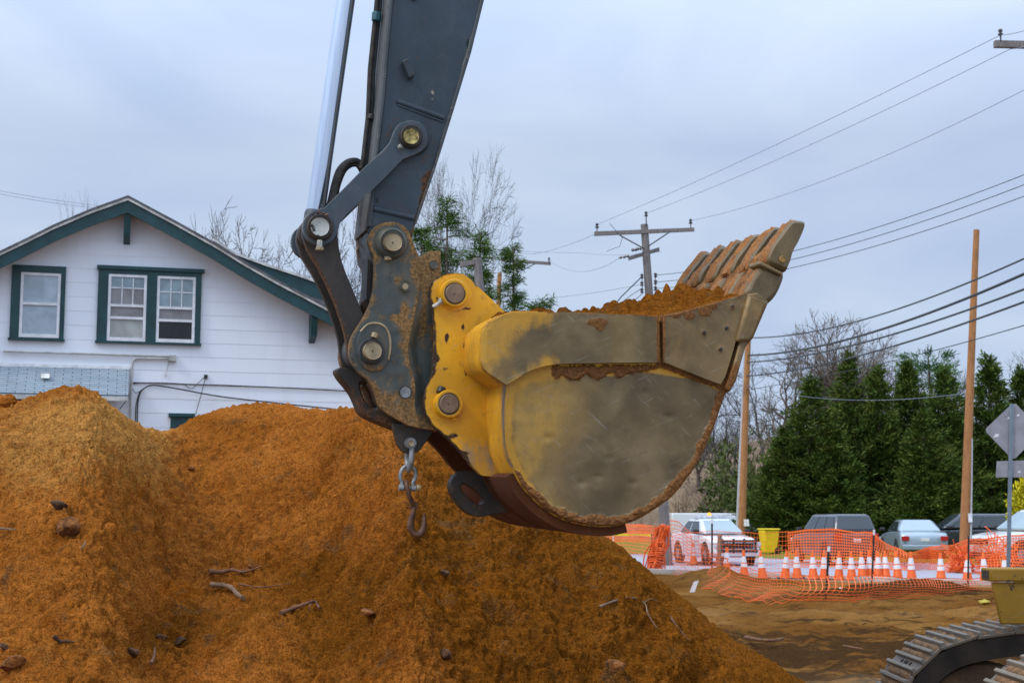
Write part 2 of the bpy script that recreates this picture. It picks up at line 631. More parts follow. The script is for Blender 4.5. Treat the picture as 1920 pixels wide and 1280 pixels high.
# ------------------------------------------------------------------ bucket
RIM = smooth_poly([(950, 722), (948, 745), (947, 786), (950, 839), (963, 874), (980, 908), (1006, 938), (1035, 960), (1060, 973), (1090, 981),
                   (1116, 985), (1145, 985), (1167, 981), (1195, 972), (1229, 952), (1262, 927), (1285, 899), (1307, 868), (1324, 834), (1341, 792), (1358, 742), (1366, 732)], 3, False)
shell_px = [(1440, 566), (1412, 632), (1397, 650), (1380, 712)] + RIM[::-1] + [(916, 699), (905, 689), (901, 672), (903, 640), (905, 618), (917, 604), (940, 592), (962, 585), (1010, 585)]
sp2 = np.array([ex(x, y, 0.0) for x, y in shell_px])
tan = np.gradient(sp2, axis=0); tan /= np.linalg.norm(tan, axis=1)[:, None]
nrm = np.stack([-tan[:, 1], tan[:, 0]], 1)
cen = np.array(ex(1150, 800, 0))
if ((sp2 - cen) * nrm).sum() < 0: nrm = -nrm
outer = sp2 + nrm * 0.006; inner = sp2 - nrm * 0.035
nt = 14; V = []; Fc = []; ar = []; am = []; ast = []
m_ = len(sp2)
spx = np.array(shell_px)
for lay, base in ((0, outer), (1, inner)):
    for j in range(nt + 1):
        t = 0.012 + (W - 0.024) * j / nt
        for i in range(m_):
            V.append(exw(base[i][0], base[i][1], t))
            y = spx[i][1]; x = spx[i][0]
            low = sstep(885, 900, y) if x < 1200 else 0.0
            ar.append(0.95 * low if j > 0 else 0.4 * low)
            am.append(1.0 if (lay == 1) else (0.75 if (x > 1300) else (0.12 + 0.35 * sstep(860, 885, y))))
            ast.append(0.75 if (j < 1 and 700 < y < 880 and x < 1000) else 0.1 + 0.15 * vnoise(j * 1.3, i * .9, 3))
idx = lambda lay, j, i: lay * (nt + 1) * m_ + j * m_ + i
for lay in (0, 1):
    for j in range(nt):
        for i in range(m_ - 1):
            Fc.append([idx(lay, j, i), idx(lay, j, i + 1), idx(lay, j + 1, i + 1), idx(lay, j + 1, i)])
for j in range(nt):
    for i in (0, m_ - 1):
        Fc.append([idx(0, j, i), idx(1, j, i), idx(1, j + 1, i), idx(0, j + 1, i)])
for i in range(m_ - 1):
    for j in (0, nt):
        Fc.append([idx(0, j, i), idx(0, j, i + 1), idx(1, j, i + 1), idx(1, j, i)])
M['shell'] = machine_paint('bucket_shell_paint', (0.66, 0.32, 0.018), 0.5, chip=0.0, rustcol=(0.14, 0.046, 0.009))
bucket = obj('bucket', V, Fc, M['shell'], exc, attrs=dict(rust=ar, mud=am, steel=ast), smooth=40)
bm = bmesh.new(); bm.from_mesh(bucket.data); bmesh.ops.recalc_face_normals(bm, faces=bm.faces); bm.to_mesh(bucket.data); bm.free()
bucket['label'] = 'worn yellow digging bucket with bare steel side'

side_poly = [(1397, 550), (1367, 561), (1320, 574), (1287, 583), (1240, 594), (1180, 593), (1080, 590), (962, 588), (940, 595), (917, 608), (907, 620), (905, 640), (904, 672), (910, 690), (918, 699), (950, 722)] \
    + RIM[1:] + [(1380, 712), (1397, 650), (1412, 632), (1434, 569)]


def side_attr(P):
    x, y = P[:, 0], P[:, 1]
    lower = [p for p in RIM if p[1] > 880 or p[0] > 1100]
    d = seg_dist(P, lower)
    wdt = np.interp(x, [960, 1000, 1060, 1116, 1200, 1260, 1300, 1340, 1366], [4, 11, 17, 19, 15, 17, 13, 20, 32])
    wn_ = wdt * (0.40 + 0.95 * noise_px(P, 26, 5)) + 9 * (noise_px(P, 8, 9) - .5)
    mud = sstep(6, -5, d - wn_)
    top = np.interp(x, [1010, 1040, 1090, 1130, 1180, 1240, 1290, 1335, 1360], [690, 706, 707, 704, 696, 690, 700, 722, 745])
    band = sstep(4, -3, y - (top + 26 * (noise_px(P, 22, 21) - .42))) * (x > 1015) * (y > 686)
    cut = [(1237, 681), (1299, 705), (1355, 724)]
    mud = np.maximum(np.maximum(mud, band * sstep(1015, 1050, x)), sstep(9, 5, seg_dist(P, cut)))
    edge = seg_dist(P, [p for p in RIM if p[0] < 1010 and p[1] < 945] )
    topd = y - np.interp(x, [950, 966, 992, 1019, 1051, 1100, 1160, 1237, 1300, 1366], [722, 712, 696, 687, 682, 682, 681, 690, 700, 730])
    st = sstep(6, 15, edge + 6 * (noise_px(P, 18, 3) - .5)) * sstep(8, 30, topd + 14 * (noise_px(P, 26, 4) - .5))
    bl = (x - np.interp(y, [690, 760, 800, 860, 900, 950], [1080, 1068, 1058, 1030, 1010, 1040])) + 44 * (noise_px(P, 45, 8) - .5)
    cream = sstep(12, 24, edge) * sstep(16, 44, topd) * sstep(70, -20, bl) * .95
    st = st * (0.50 + 0.5 * sstep(-26, 22, bl))
    st = np.where(x > 1180, np.maximum(st, sstep(6, 16, topd)), st)
    return dict(mud=mud, steel=st, cream=cream, rust=np.zeros(len(P)))


def side_disp(P, A):
    return -(sstep(.45, 1, A['mud']) * (0.002 + 0.020 * noise_px(P, 7, 31, 3))) + 0.016 * (noise_px(P, 90, 12, 2) - .5) + 0.005 * (noise_px(P, 32, 14, 2) - .5) + sum(.006 * np.exp(-(((P[:, 0] - cx) / 9) ** 2 + ((P[:, 1] - cy) / 5) ** 2)) for cx, cy in ((1145, 858), (1253, 780), (1122, 892), (1210, 735), (1090, 905), (1186, 905), (1030, 820)))


plate('side_plate', side_poly, 0.0, 0.035, M['bucket'], bucket, step=4.0, attrf=side_attr, disp=side_disp, bevel=0)
plate('side_plate', side_poly[::2], W - 0.035, W, M['bucket'], bucket, bevel=0, tref=0.0)

bar_poly = smooth_poly([(962, 585), (1020, 585), (1080, 586), (1180, 590)], 3, False) + [(1236, 592), (1237, 679)] + smooth_poly([(1158, 680), (1100, 681), (1051, 682), (1019, 687), (992, 696), (966, 712), (950, 722)], 3, False) + \
    [(916, 699), (907, 690), (901.5, 674), (903, 640), (905.5, 619), (917, 604), (940, 592)]


def bar_attr(P):
    x, y = P[:, 0], P[:, 1]
    dark = np.exp(-((x - 1000 - (640 - y) * 0.5) / 42) ** 2 - ((y - 650) / 42) ** 2)
    st = 0.20 + 0.75 * sstep(1020, 1075, x + 40 * (noise_px(P, 40, 2) - .5)) + 0.75 * dark + 0.3 * sstep(655, 700, y) * (x < 990)
    mud = np.exp(-((x - 1118) / 26) ** 2 - ((y - 604) / 9) ** 2) + .8 * np.exp(-((x - 1125) / 9) ** 2 - ((y - 614) / 10) ** 2) + .7 * sstep(1222, 1234, x)
    mud = np.clip(mud * 0.95, 0, 1) + 0.45 * sstep(7, 2, np.abs(y - np.interp(x, [962, 1180, 1236], [585, 590, 592])))
    cream = np.exp(-((x - 935) / 38) ** 2) * .3 + .35 * np.exp(-((x - 1165) / 30) ** 2)
    return dict(steel=st, mud=mud, cream=cream, rust=0.25 * sstep(6, 2, seg_dist(P, bar_poly + [bar_poly[0]])))


plate('side_bar', bar_poly, -0.045, 0.0, M['bucket'], bucket, step=5, attrf=bar_attr, disp=lambda P, A: 0.006 * (noise_px(P, 60, 3, 2) - .5) - 0.010 * np.clip(A['mud'], 0, 1) * noise_px(P, 6, 5), bevel=0.008)
plate('side_bar', bar_poly[::2], W, W + 0.045, M['bucket'], bucket, bevel=0, tref=-.045)

cut_poly = [(1244, 591), (1287, 581.5), (1320, 572), (1367, 559), (1397, 550), (1408, 556), (1385, 628), (1379, 643), (1376, 655), (1361, 704), (1352, 721), (1327, 712), (1299, 701), (1245, 679)]


def cut_attr(P):
    x, y = P[:, 0], P[:, 1]
    te = y - np.interp(x, [1244, 1287, 1320, 1367, 1397], [591, 581, 572, 559, 550])
    mud = np.zeros(len(P))
    for cx, cy, rx, ry in ((1292, 592, 12, 9), (1322, 585, 13, 10), (1338, 574, 8, 7), (1268, 590, 9, 8), (1320, 624, 5, 6), (1362, 615, 5, 5), (1351, 655, 5, 5), (1373, 576, 5, 6)):
        mud += np.exp(-(((x - cx) / rx) ** 2 + ((y - cy) / ry) ** 2) ** 2)
    mud += 0.55 * sstep(8, 2, te) + .5 * sstep(1252, 1246, x)
    return dict(steel=0.75 + 0.0 * x, mud=np.clip(mud, 0, 1) * 0.95 + 0.05, rust=0 * x)


M['cutter'] = machine_paint('cutter_steel', (0.36, 0.20, 0.05), 0.55, chip=-0.08, steelcol=(0.205, 0.130, 0.052), metal=0.2)
plate('side_cutter', cut_poly, -0.05, 0.0, M['cutter'], bucket, step=4.5, attrf=cut_attr, disp=lambda P, A: -0.012 * np.clip(A['mud'] - .1, 0, 1) * noise_px(P, 6, 5) + 0.004 * (noise_px(P, 40, 3, 2) - .5), bevel=0.008)
plate('side_cutter', cut_poly, W, W + 0.05, M['cutter'], bucket, bevel=0, tref=-.05)
for x, y in ((1373, 575), (1362, 615), (1320, 624), (1351, 655)):
    pinlathe('cutter_bolt', x, y, -0.05, [(-0.047, 3.8), (-0.054, 3.8), (-0.056, 3.0)][::-1], M['darkiron'], bucket, 12)

# lip along the whole front edge, with a thicker rolled strip at the near end
lip_poly = [(1402, 551), (1420, 548), (1442, 566), (1436, 576), (1414, 632), (1399, 650), (1381, 714), (1369, 735), (1360, 728), (1374, 690), (1388, 640), (1398, 600)]
plate('lip', lip_poly, -0.055, W + 0.055, M['cutter'], bucket, attrf=lambda P: dict(steel=0.7 + 0 * P[:, 0], mud=0.25 + .5 * sstep(640, 730, P[:, 1])), bevel=0.010)
step_poly = [(1404, 553), (1440, 567), (1435, 574), (1413, 632), (1407, 640), (1381, 640), (1392, 600)]
plate('lip_guard', step_poly, -0.075, 0.09, M['cutter'], bucket, attrf=lambda P: dict(steel=0.7 + 0 * P[:, 0], mud=0.30 + 0 * P[:, 0]), bevel=0.014)
# wear plates under the belly
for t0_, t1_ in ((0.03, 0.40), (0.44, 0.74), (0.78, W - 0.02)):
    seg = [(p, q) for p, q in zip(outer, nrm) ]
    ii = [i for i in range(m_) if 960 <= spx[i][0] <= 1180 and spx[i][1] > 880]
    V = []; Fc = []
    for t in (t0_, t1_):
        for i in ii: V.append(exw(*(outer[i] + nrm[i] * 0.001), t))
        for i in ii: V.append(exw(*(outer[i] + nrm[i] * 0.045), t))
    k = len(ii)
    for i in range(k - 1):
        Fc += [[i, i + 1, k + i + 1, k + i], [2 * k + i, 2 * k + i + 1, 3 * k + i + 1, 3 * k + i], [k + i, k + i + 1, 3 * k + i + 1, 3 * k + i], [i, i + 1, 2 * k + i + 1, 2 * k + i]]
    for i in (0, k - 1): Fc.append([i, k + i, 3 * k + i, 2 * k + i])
    o = obj('wear_plate', V, Fc, M['rustshade'], bucket, smooth=40)
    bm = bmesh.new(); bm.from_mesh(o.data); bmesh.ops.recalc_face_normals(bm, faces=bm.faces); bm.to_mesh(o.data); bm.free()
# corner gusset strip under the bar (yellow step block at the rear corner)
gus = [(901, 674), (905, 640), (905, 618), (917, 604), (962, 585), (958, 592), (925, 612), (915, 640), (915, 690), (950, 722), (940, 728), (915, 706)]

# teeth
tooth_px = [(1398, 549), (1404, 527), (1414, 509), (1428, 498), (1430, 487), (1440, 470), (1455, 448), (1470, 427), (1480, 416), (1492, 415), (1502, 416.5), (1504, 421), (1502, 431), (1491, 456), (1485, 466), (1478, 481), (1470, 511), (1465, 514), (1463, 530), (1453, 553), (1441, 568)]
adapt = [(1390, 556), (1399, 536), (1407, 520), (1417, 507), (1428, 499), (1447, 507), (1466, 514), (1463, 531), (1453, 553), (1440, 568), (1425, 575), (1405, 566)]
point = [(1430, 496), (1434, 479), (1443, 463), (1456, 446), (1470, 427), (1480, 416), (1492, 415), (1502, 416.5), (1504, 421), (1502, 431), (1491, 456), (1485, 466), (1478, 481), (1468, 511), (1450, 505)]
M['tooth'] = machine_paint('tooth_steel', (0.20, 0.135, 0.06), 0.5, chip=-0.1, steelcol=(0.135, 0.092, 0.042), metal=0.25, mudcol=(0.29, 0.115, 0.028))


def tooth_body(name, poly, t0, t1, parent, taper, mudw, seed, nseg=12, crown=.13, rough=.0):
    """solid with a crowned inner face: sections along the width, each a scaled copy of the outline"""
    P2 = np.array([ex(x, y, 0.0) for x, y in poly]); n = len(P2)
    c = P2.mean(0)
    V = []; at_ = []
    pxs = np.array(poly)
    hgt = (P2[:, 1] - P2[:, 1].min()) / np.ptp(P2[:, 1])
    for j in range(nseg + 1):
        w = j / nseg; e = abs(2 * w - 1)
        for i in range(n):
            tc_ = (t0 + t1) / 2; half = (t1 - t0) / 2 * (1 - taper * hgt[i])
            q = c + (P2[i] - c) * (1.0 - crown * e ** 5)
            inner = 1.0 if (P2[i][0] < c[0] + (P2[i][1] - c[1]) * 0.45) else 0.0
            if inner and rough and 0 < j < nseg: q = q + (P2[i] - c) / np.linalg.norm(P2[i] - c) * rough * (vnoise(j * .55 + seed * 7, i * .8, seed) - .35) * (1 - e ** 2)
            t = tc_ + (2 * w - 1) * half
            V.append(exw(q[0], q[1], t))
            at_.append(mudw * (0.40 + 0.60 * inner) * sstep(1.05, .45, e) * (0.55 + 0.9 * vnoise(j * .5 + seed, i * .7, seed)))
    Fc = []
    for j in range(nseg):
        for i in range(n):
            i2 = (i + 1) % n
            Fc.append([j * n + i, j * n + i2, (j + 1) * n + i2, (j + 1) * n + i])
    Fc.append(list(range(n))); Fc.append(list(range(nseg * n, nseg * n + n))[::-1])
    o = obj(name, V, Fc, M['tooth'], parent, attrs=dict(mud=at_, steel=np.full(len(V), .6)), smooth=50)
    bm = bmesh.new(); bm.from_mesh(o.data); bmesh.ops.recalc_face_normals(bm, faces=bm.faces); bm.to_mesh(o.data); bm.free()
    return o


NT_ = 6
for k in range(NT_):
    t0_ = -0.05 + (W + 0.10 - 0.125) * k / (NT_ - 1)
    mw = 0.95 if k == 0 else 1.05
    tooth_body('tooth_adapter', smooth_poly(adapt, 2), t0_ + 0.015, t0_ + 0.110, bucket, 0.0, mw * 0.62, k, crown=.30)
    tooth_body('tooth', smooth_poly(point, 2), t0_ - (.012 if k else 0), t0_ + 0.137, bucket, 0.0, mw * .80, k + 10, crown=.15, rough=.030)
    # collar ridge where point meets adapter, and the retaining pin
    V = [exp_(1425, 489, t0_ - .004), exp_(1469, 511, t0_ - .004), exp_(1468, 517, t0_ - .004), exp_(1424, 496, t0_ - .004)]
    MB().prism(V, A_T * 0.133).build('tooth_collar', M['tooth'], bucket, bevel=0.006)
    s_, v_ = ex(1458, 489, 0.0)
    kk = mpp(1458, 489, 0)
    MB().lathe(exw(s_, v_, t0_), A_T, [(-0.006, 6.5 * kk), (-0.010, 5.5 * kk), (0.135, 5.5 * kk)], 16).build('tooth_pin', M['cutter'], bucket)
# edge plate of the bucket floor between the teeth
plate('inner_lip', [(1382, 572), (1397, 546), (1412, 520), (1424, 523), (1418, 560), (1400, 600)], 0.06, W - 0.06, M['tooth'], bucket, attrf=lambda P: dict(mud=0.7 + 0 * P[:, 0]), bevel=0.006)

# soil caked over the inner side of the teeth row
NK, NJ = 26, 90
prof = np.array(smooth_poly([(1388, 566), (1398, 546), (1408, 525), (1418, 506), (1431, 488), (1444, 464), (1459, 442), (1474, 424), (1481, 419)], 3, False)) + np.array([[9.5, 7.5]])
prof = prof[np.linspace(0, len(prof) - 1, NK).astype(int)]
back = prof + np.array([[9, 5]]) * np.linspace(1.2, .8, NK)[:, None]
V = []
for lay, pr in ((0, prof), (1, back)):
    for j in range(NJ):
        t = -0.03 + (W + .06) * j / (NJ - 1)
        for i in range(NK):
            s_, v_ = ex(pr[i][0], pr[i][1], 0.0)
            f = i / (NK - 1)
            q = np.array(ex(prof[-1][0], prof[-1][1], 0.)) * f + np.array(ex(prof[0][0], prof[0][1], 0.)) * (1 - f)
            dip = (.045 * fbm(np.array(t / .07), np.array(f * 5.), 4, 3) + .02 * fbm(np.array(t / .02), np.array(f * 18.), 7, 2) - .012) * (1 if lay == 0 else 0)
            cut = -.07 * max(0., f - .55) * fbm(np.array(t / .09), np.array(2.), 9, 3) * 2.2
            V.append(exw(s_ - dip * .8, v_ + dip * .35 + cut, t))
Fc = []
ix = lambda l, j, i: l * NJ * NK + j * NK + i
for j in range(NJ - 1):
    for i in range(NK - 1):
        for l in (0, 1): Fc.append([ix(l, j, i), ix(l, j + 1, i), ix(l, j + 1, i + 1), ix(l, j, i + 1)])
    for i in (0, NK - 1): Fc.append([ix(0, j, i), ix(0, j + 1, i), ix(1, j + 1, i), ix(1, j, i)])
for i in range(NK - 1):
    for j in (0, NJ - 1): Fc.append([ix(0, j, i), ix(0, j, i + 1), ix(1, j, i + 1), ix(1, j, i)])
M['caked'] = simple('caked_soil', (0.235, 0.092, 0.020), 1.0, 0, .5, 18, .9, 50, .02)
o = obj('caked_soil', V, Fc, M['caked'], bucket, smooth=180)
bm = bmesh.new(); bm.from_mesh(o.data); bmesh.ops.recalc_face_normals(bm, faces=bm.faces); bm.to_mesh(o.data); bm.free()

# ears
ear_px = smooth_poly([(809, 537), (814, 526), (826, 517), (843.6, 512), (861, 512), (876, 518), (890, 531)], 3, False) + [(917.5, 557), (947, 585), (985, 600), (985, 880), (945, 900), (918, 892.5), (909, 892), (902, 890), (881, 868.5), (862, 845), (841, 823), (822, 806)] + \
    smooth_poly([(812, 797), (800, 778), (796, 757), (799, 735), (808, 712), (812, 696)], 3, False) + [(814, 672), (816.5, 640), (816.5, 615), (814, 595), (811, 576), (808, 556)]


def ear_attr(P):
    x, y = P[:, 0], P[:, 1]
    ed = seg_dist(P, ear_px + [ear_px[0]])
    ru = 0.55 * sstep(7, 1, ed) * (x < 900) + 0.0
    for cx, cy, rx, ry in ((838, 632, 6, 14), (820, 672, 6, 9), (874, 648, 9, 14), (836, 692, 8, 6), (815, 692, 7, 14), (872, 690, 5, 18), (822, 560, 7, 8), (860, 578, 30, 6), (882, 700, 12, 5), (843, 705, 4, 4), (905, 720, 4, 10), (912, 700, 10, 4), (830, 770, 4, 7), (880, 560, 4, 3), (898, 640, 5, 20), (850, 815, 14, 4), (872, 850, 10, 5), (868, 610, 3, 9)):
        ru = ru + 0.75 * np.exp(-(((x - cx) / rx) ** 2 + ((y - cy) / ry) ** 2))
    return dict(rust=np.clip(ru * 1.45, 0, 1.25), steel=0.30 * sstep(790, 860, y) + .12, mud=0.4 * sstep(840, 885, y) * sstep(12, 3, ed))


M['earpaint'] = machine_paint('ear_paint', (0.76, 0.365, 0.010), 0.4, chip=-0.04, rustcol=(0.06, 0.032, 0.018), nat_rust=-0.12)
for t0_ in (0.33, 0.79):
    e_ = plate('mounting_ear', ear_px, t0_, t0_ + 0.05, M['earpaint'] if t0_ < .5 else M['rustshade'], bucket, step=6 if t0_ < .5 else 0, attrf=ear_attr if t0_ < .5 else None, bevel=0.008, tref=.33)  # far ear's dark red stands in for its shaded inner face
    for px_, py_ in ((851, 550), (841, 757)):
        pinlathe('ear_boss', px_ + 1, py_, 0.33, [(t0_ - .012, 33.0 if py_ < 600 else 24), (t0_ + 0.002, 33.5 if py_ < 600 else 24.5)], M['earpaint'], e_)
        if t0_ < .5:
            pinlathe('ear_boss', px_, py_, 0.29, [(0.268, 22.5), (0.262, 24.5), (0.262, 25.5), (0.266, 26.5), (0.335, 27)][::-1] if False else [(0.266, 20.0), (0.262, 21.0), (0.262, 25.0), (0.268, 26.4), (0.335, 27)], M['earpaint'], e_)
for px_, py_ in ((852, 551), (841, 757)):
    o = pinlathe('bucket_pin', px_, py_, 0.27, [(0.252, 1.0), (0.252, 17.0), (0.255, 18.2), (0.262, 18.5), (0.86, 18.5)], M['pinbrown'], bucket)
    pinlathe('grease_point', px_, py_, 0.25, [(0.2505, 1.6), (0.2515, 1.6)], M['darkiron'], o, 10)
    pinlathe('pin_gap', px_, py_, 0.27, [(0.2612, 20.4), (0.2616, 20.4)], M['rubber'], o)
# keeper bolts on the ears
MB().tube([exp_(812, 576, .315), exp_(829, 565, .30)], 0.012, 10).build('keeper_bolt', M['bolt'], bucket, bevel=.002)
MB().tube([exp_(825, 565, .315), exp_(831, 562, .30)], 0.019, 6).build('keeper_bolt', M['bolt'], bucket, bevel=.002)
MB().tube([exp_(825, 737, .30), exp_(829, 727, .31)], 0.022, 8).build('keeper_bolt', M['darkiron'], bucket, bevel=.002)
MB().tube([exp_(848, 783, .30), exp_(856, 786, .30)], 0.012, 6).build('keeper_bolt', M['yellow'], bucket, bevel=.002)
# torque tube / step block joining ears and shell
blk = [(882, 650), (884, 625), (893, 612), (917, 604), (962, 586), (960, 600), (930, 640), (930, 690), (950, 722), (945, 735), (905, 705), (884, 690), (876, 675)]
plate('corner_block', [(903, 640), (906, 619), (917, 606), (962, 589), (962, 700), (945, 722), (917, 699), (908, 690), (903, 674)], 0.0, W, M['shell'], bucket, attrf=lambda P: dict(rust=0.35 + 0 * P[:, 0], steel=.1 + 0 * P[:, 0]), bevel=0.006)

# lifting eye under the ears
eye_o = smooth_poly([(844, 912), (848, 897), (859, 886), (873, 881), (890, 882), (910, 886), (940, 890), (965, 905), (965, 950), (940, 962), (912, 967), (900, 968.5), (888, 967), (874, 960), (859, 945), (848, 928)], 3)
eye_h = smooth_poly([(865, 917), (866, 909), (874, 908), (884, 913), (897, 923), (905, 933), (906, 942), (899, 946), (888, 941), (874, 929)], 2)
plate('lifting_eye', eye_o, 0.50, 0.575, M['darkiron'], bucket, hole=eye_h, step=6, attrf=lambda P: dict(rust=.25 + 0 * P[:, 0], steel=.35 * sstep(870, 850, P[:, 0])), bevel=0.012)

# soil in the bucket
soil_top = [(945, 600), (1010, 588), (1130, 586), (1137, 578), (1160, 578), (1185, 574), (1200, 562), (1230, 560), (1240, 556), (1252, 557), (1262, 547), (1290, 543), (1308, 543), (1330, 548), (1345, 557), (1365, 566), (1385, 572), (1402, 572)]
sx0 = ex(950, 590, 0)[0]; sx1 = ex(1408, 545, 0)[0]
stv = np.array([ex(x, y, 0.45) for x, y in soil_top]); edg = np.array([ex(x, y, 0.02) for x, y in [(950, 597), (1080, 593), (1130, 592), (1180, 593), (1236, 597), (1250, 592), (1287, 583), (1320, 573), (1367, 561), (1408, 548)]])
NSs, NTs = 240, 150
ss = np.linspace(sx0, sx1, NSs); ts = np.linspace(-0.02, W - 0.04, NTs)
S_, T_ = np.meshgrid(ss, ts, indexing='ij')
topv = np.interp(S_, stv[:, 0], stv[:, 1]); edv = np.interp(S_, edg[:, 0], edg[:, 1])
w_ = sstep(0.0, 0.42, T_)
Vv = edv * (1 - w_) + topv * w_ - 0.10 * sstep(0.6, W, T_)
Vv += (0.085 * (fbm(S_ / .16, T_ / .16, 3, 5) - .5) + 0.075 * (np.abs(2 * fbm(S_ / .07, T_ / .07, 8, 2) - 1) - .3)) * (0.18 + 0.9 * w_)
bell = np.exp(-((S_ - ex(1262, 590, 0)[0]) / 0.035) ** 2) * (T_ < 0.06)
Vv[:, :3] -= 0.02
soil_pts = P0 + S_[..., None] * A_S + Vv[..., None] * A_V + T_[..., None] * A_T
ii = np.arange(NSs * NTs).reshape(NSs, NTs)
soil_f = np.stack([ii[:-1, :-1], ii[:-1, 1:], ii[1:, 1:], ii[1:, :-1]], -1).reshape(-1, 4)
# ------------------------------------------------------------------ arm (stick)
arm_px = [(774, -450), (734.5, 0), (724, 112), (719, 180), (707.5, 285), (700, 360), (691, 430), (694, 476), (706, 496), (733, 503), (760, 492), (770, 470), (775, 435), (790, 382), (812.5, 319), (846, 210), (880, 97.5), (904.5, 0), (1016, -450)]


def arm_attr(P):
    x, y = P[:, 0], P[:, 1]
    ed = seg_dist(P, [(1016, -450), (904, 0), (880, 97), (846, 210), (812, 319), (790, 382), (770, 470)])
    ed2 = seg_dist(P, [(774, -450), (734, 0), (724, 112), (707, 285), (691, 430)])
    ru = 0.5 * sstep(9, 2, ed) * sstep(120, 320, y) + 0.15 * sstep(300, 420, y)
    ru += .35 * sstep(300, 430, y) * noise_px(P, 40, 6)
    ru += 0.5 * np.exp(-((x - 800) / 14) ** 2 - ((y - 335) / 28) ** 2) + .45 * np.exp(-((np.hypot(x - 768, y - 262) - 44) / 9) ** 2) + .3 * sstep(10, 2, ed2) * sstep(380, 470, y)
    for cx, cy, rx, ry in ((783, 104, 3, 12), (795, 42, 5, 4), (802, 92, 3, 3), (757, 330, 5, 5), (760, 190, 3, 12), (820, 190, 4, 4)):
        ru += 0.8 * np.exp(-(((x - cx) / rx) ** 2 + ((y - cy) / ry) ** 2))
    pale = 0.85 * sstep(4, 1, ed) * (vnoise(y / 9, x * 0, 5) > 0.55) * (y > 0)
    squ = sstep(1.6, .6, seg_dist(P, [(809, 170), (811, 180), (808, 190), (813, 197), (818, 199), (822, 205)]))
    return dict(rust=np.clip(ru, 0, 1), steel=np.clip(pale + squ, 0, 1) * 1.2)


M['armpaint'] = machine_paint('arm_paint', (0.038, 0.054, 0.066), 0.40, grime=(0.035, 0.028, 0.022), chip=-0.10, steelcol=(0.5, 0.46, 0.34), metal=0.1, rustcol=(0.12, 0.058, 0.027), scr=.05, dust=(0.095, 0.105, 0.11), dustk=.5)
arm = plate('arm', arm_px, 0.40, 0.80, M['armpaint'], exc, step=7, attrf=arm_attr, bevel=0.010)
# flange strips on the left edge of both faces, and their worn rims
M['worn'] = machine_paint('worn_edge', (0.060, 0.066, 0.068), 0.55, grime=(0.06, 0.04, 0.025), chip=-0.02, rustcol=(0.17, 0.105, 0.06), nat_rust=0.12)
plate('arm_edge_plate', [(771, -450), (731.5, 0), (721, 112), (716, 180), (704.5, 285), (697, 360), (690, 425), (697, 425), (703, 360), (710, 285), (722, 180), (727, 112), (737.5, 0), (777, -450)], 0.385, 0.425, M['worn'], arm, bevel=0.004)
plate('arm_edge_plate', [(771, -450), (731.5, 0), (721, 112), (716, 180), (704.5, 285), (697, 360), (690, 425), (697, 425), (703, 360), (710, 285), (722, 180), (727, 112), (737.5, 0), (777, -450)], 0.775, 0.815, M['worn'], arm, bevel=0.004, tref=.385)
plate('arm_edge_plate', [(1013, -450), (901, 0), (877, 97.5), (843, 210), (810, 319), (788, 382), (777, 420), (781, 420), (794, 382), (816, 319), (850, 210), (884, 97.5), (908, 0), (1019, -450)], 0.39, 0.42, M['worn'], arm, attrf=lambda P: dict(rust=0.25 * sstep(150, 320, P[:, 1]), steel=.5 * (vnoise(P[:, 1] / 7, P[:, 0] * 0, 5) > .6)), bevel=0.004)
M['armside'] = machine_paint('arm_side_worn', (0.095, 0.095, 0.090), 0.5, grime=(0.07, 0.045, 0.025), chip=0.03, rustcol=(0.15, 0.085, 0.045), nat_rust=0.02)
plate('arm_side_plate', [(774, -450), (734.5, 0), (724, 112), (719, 180), (707.5, 285), (700, 360), (691, 430), (687, 430), (696, 360), (703.5, 285), (715, 180), (720, 112), (730.5, 0), (770, -450)], .44, .76, M['armside'], arm, tref=.40, step=8, attrf=lambda P: dict(rust=.45 * sstep(240, 400, P[:, 1])), bevel=.004)
# weld ridges and small bracket
for a, b, r in (((744, 190), (833, 222), .014), ((745, 197), (831, 229), .008), ((700, 391), (776, 409), .016)):
    MB().tube([exp_(*a, .402), exp_((a[0] + b[0]) / 2, (a[1] + b[1]) / 2 , .402), exp_(*b, .402)], r, 10).build('weld_ridge', M['armpaint'], arm)
brk = [(755, 114), (766, 108), (779, 141), (768, 147)]
plate('arm_bracket', brk, 0.35, 0.40, M['slate'], arm, bevel=0.005)
for p in ((762, 115), (773, 140)):
    pinlathe('bracket_hole', *p, .35, [(0.3485, 2.6), (0.3495, 2.6)], M['darkiron'], arm, 10)
plate('arm_plate', [(765, -40), (792, -40), (783, -2), (775, 0), (768, -8)], .385, .40, M['slate'], arm, bevel=.004)
# end barrel of the arm, seen left of the coupler
pinlathe('arm_barrel', 733, 456, 0.44, [(0.43, 36), (0.44, 41), (0.78, 41), (0.79, 36)], M['darkiron'], arm)
plate('arm_shroud', [(690, 445), (712, 440), (730, 470), (722, 530), (700, 582), (688, 560), (690, 500)], .50, .70, M['darkiron'], arm, bevel=.01)
# upper pin, where the side link is carried
pinlathe('arm_boss', 771, 258, 0.40, [(0.355, 33), (0.385, 36), (0.40, 37)], M['slate'], arm)
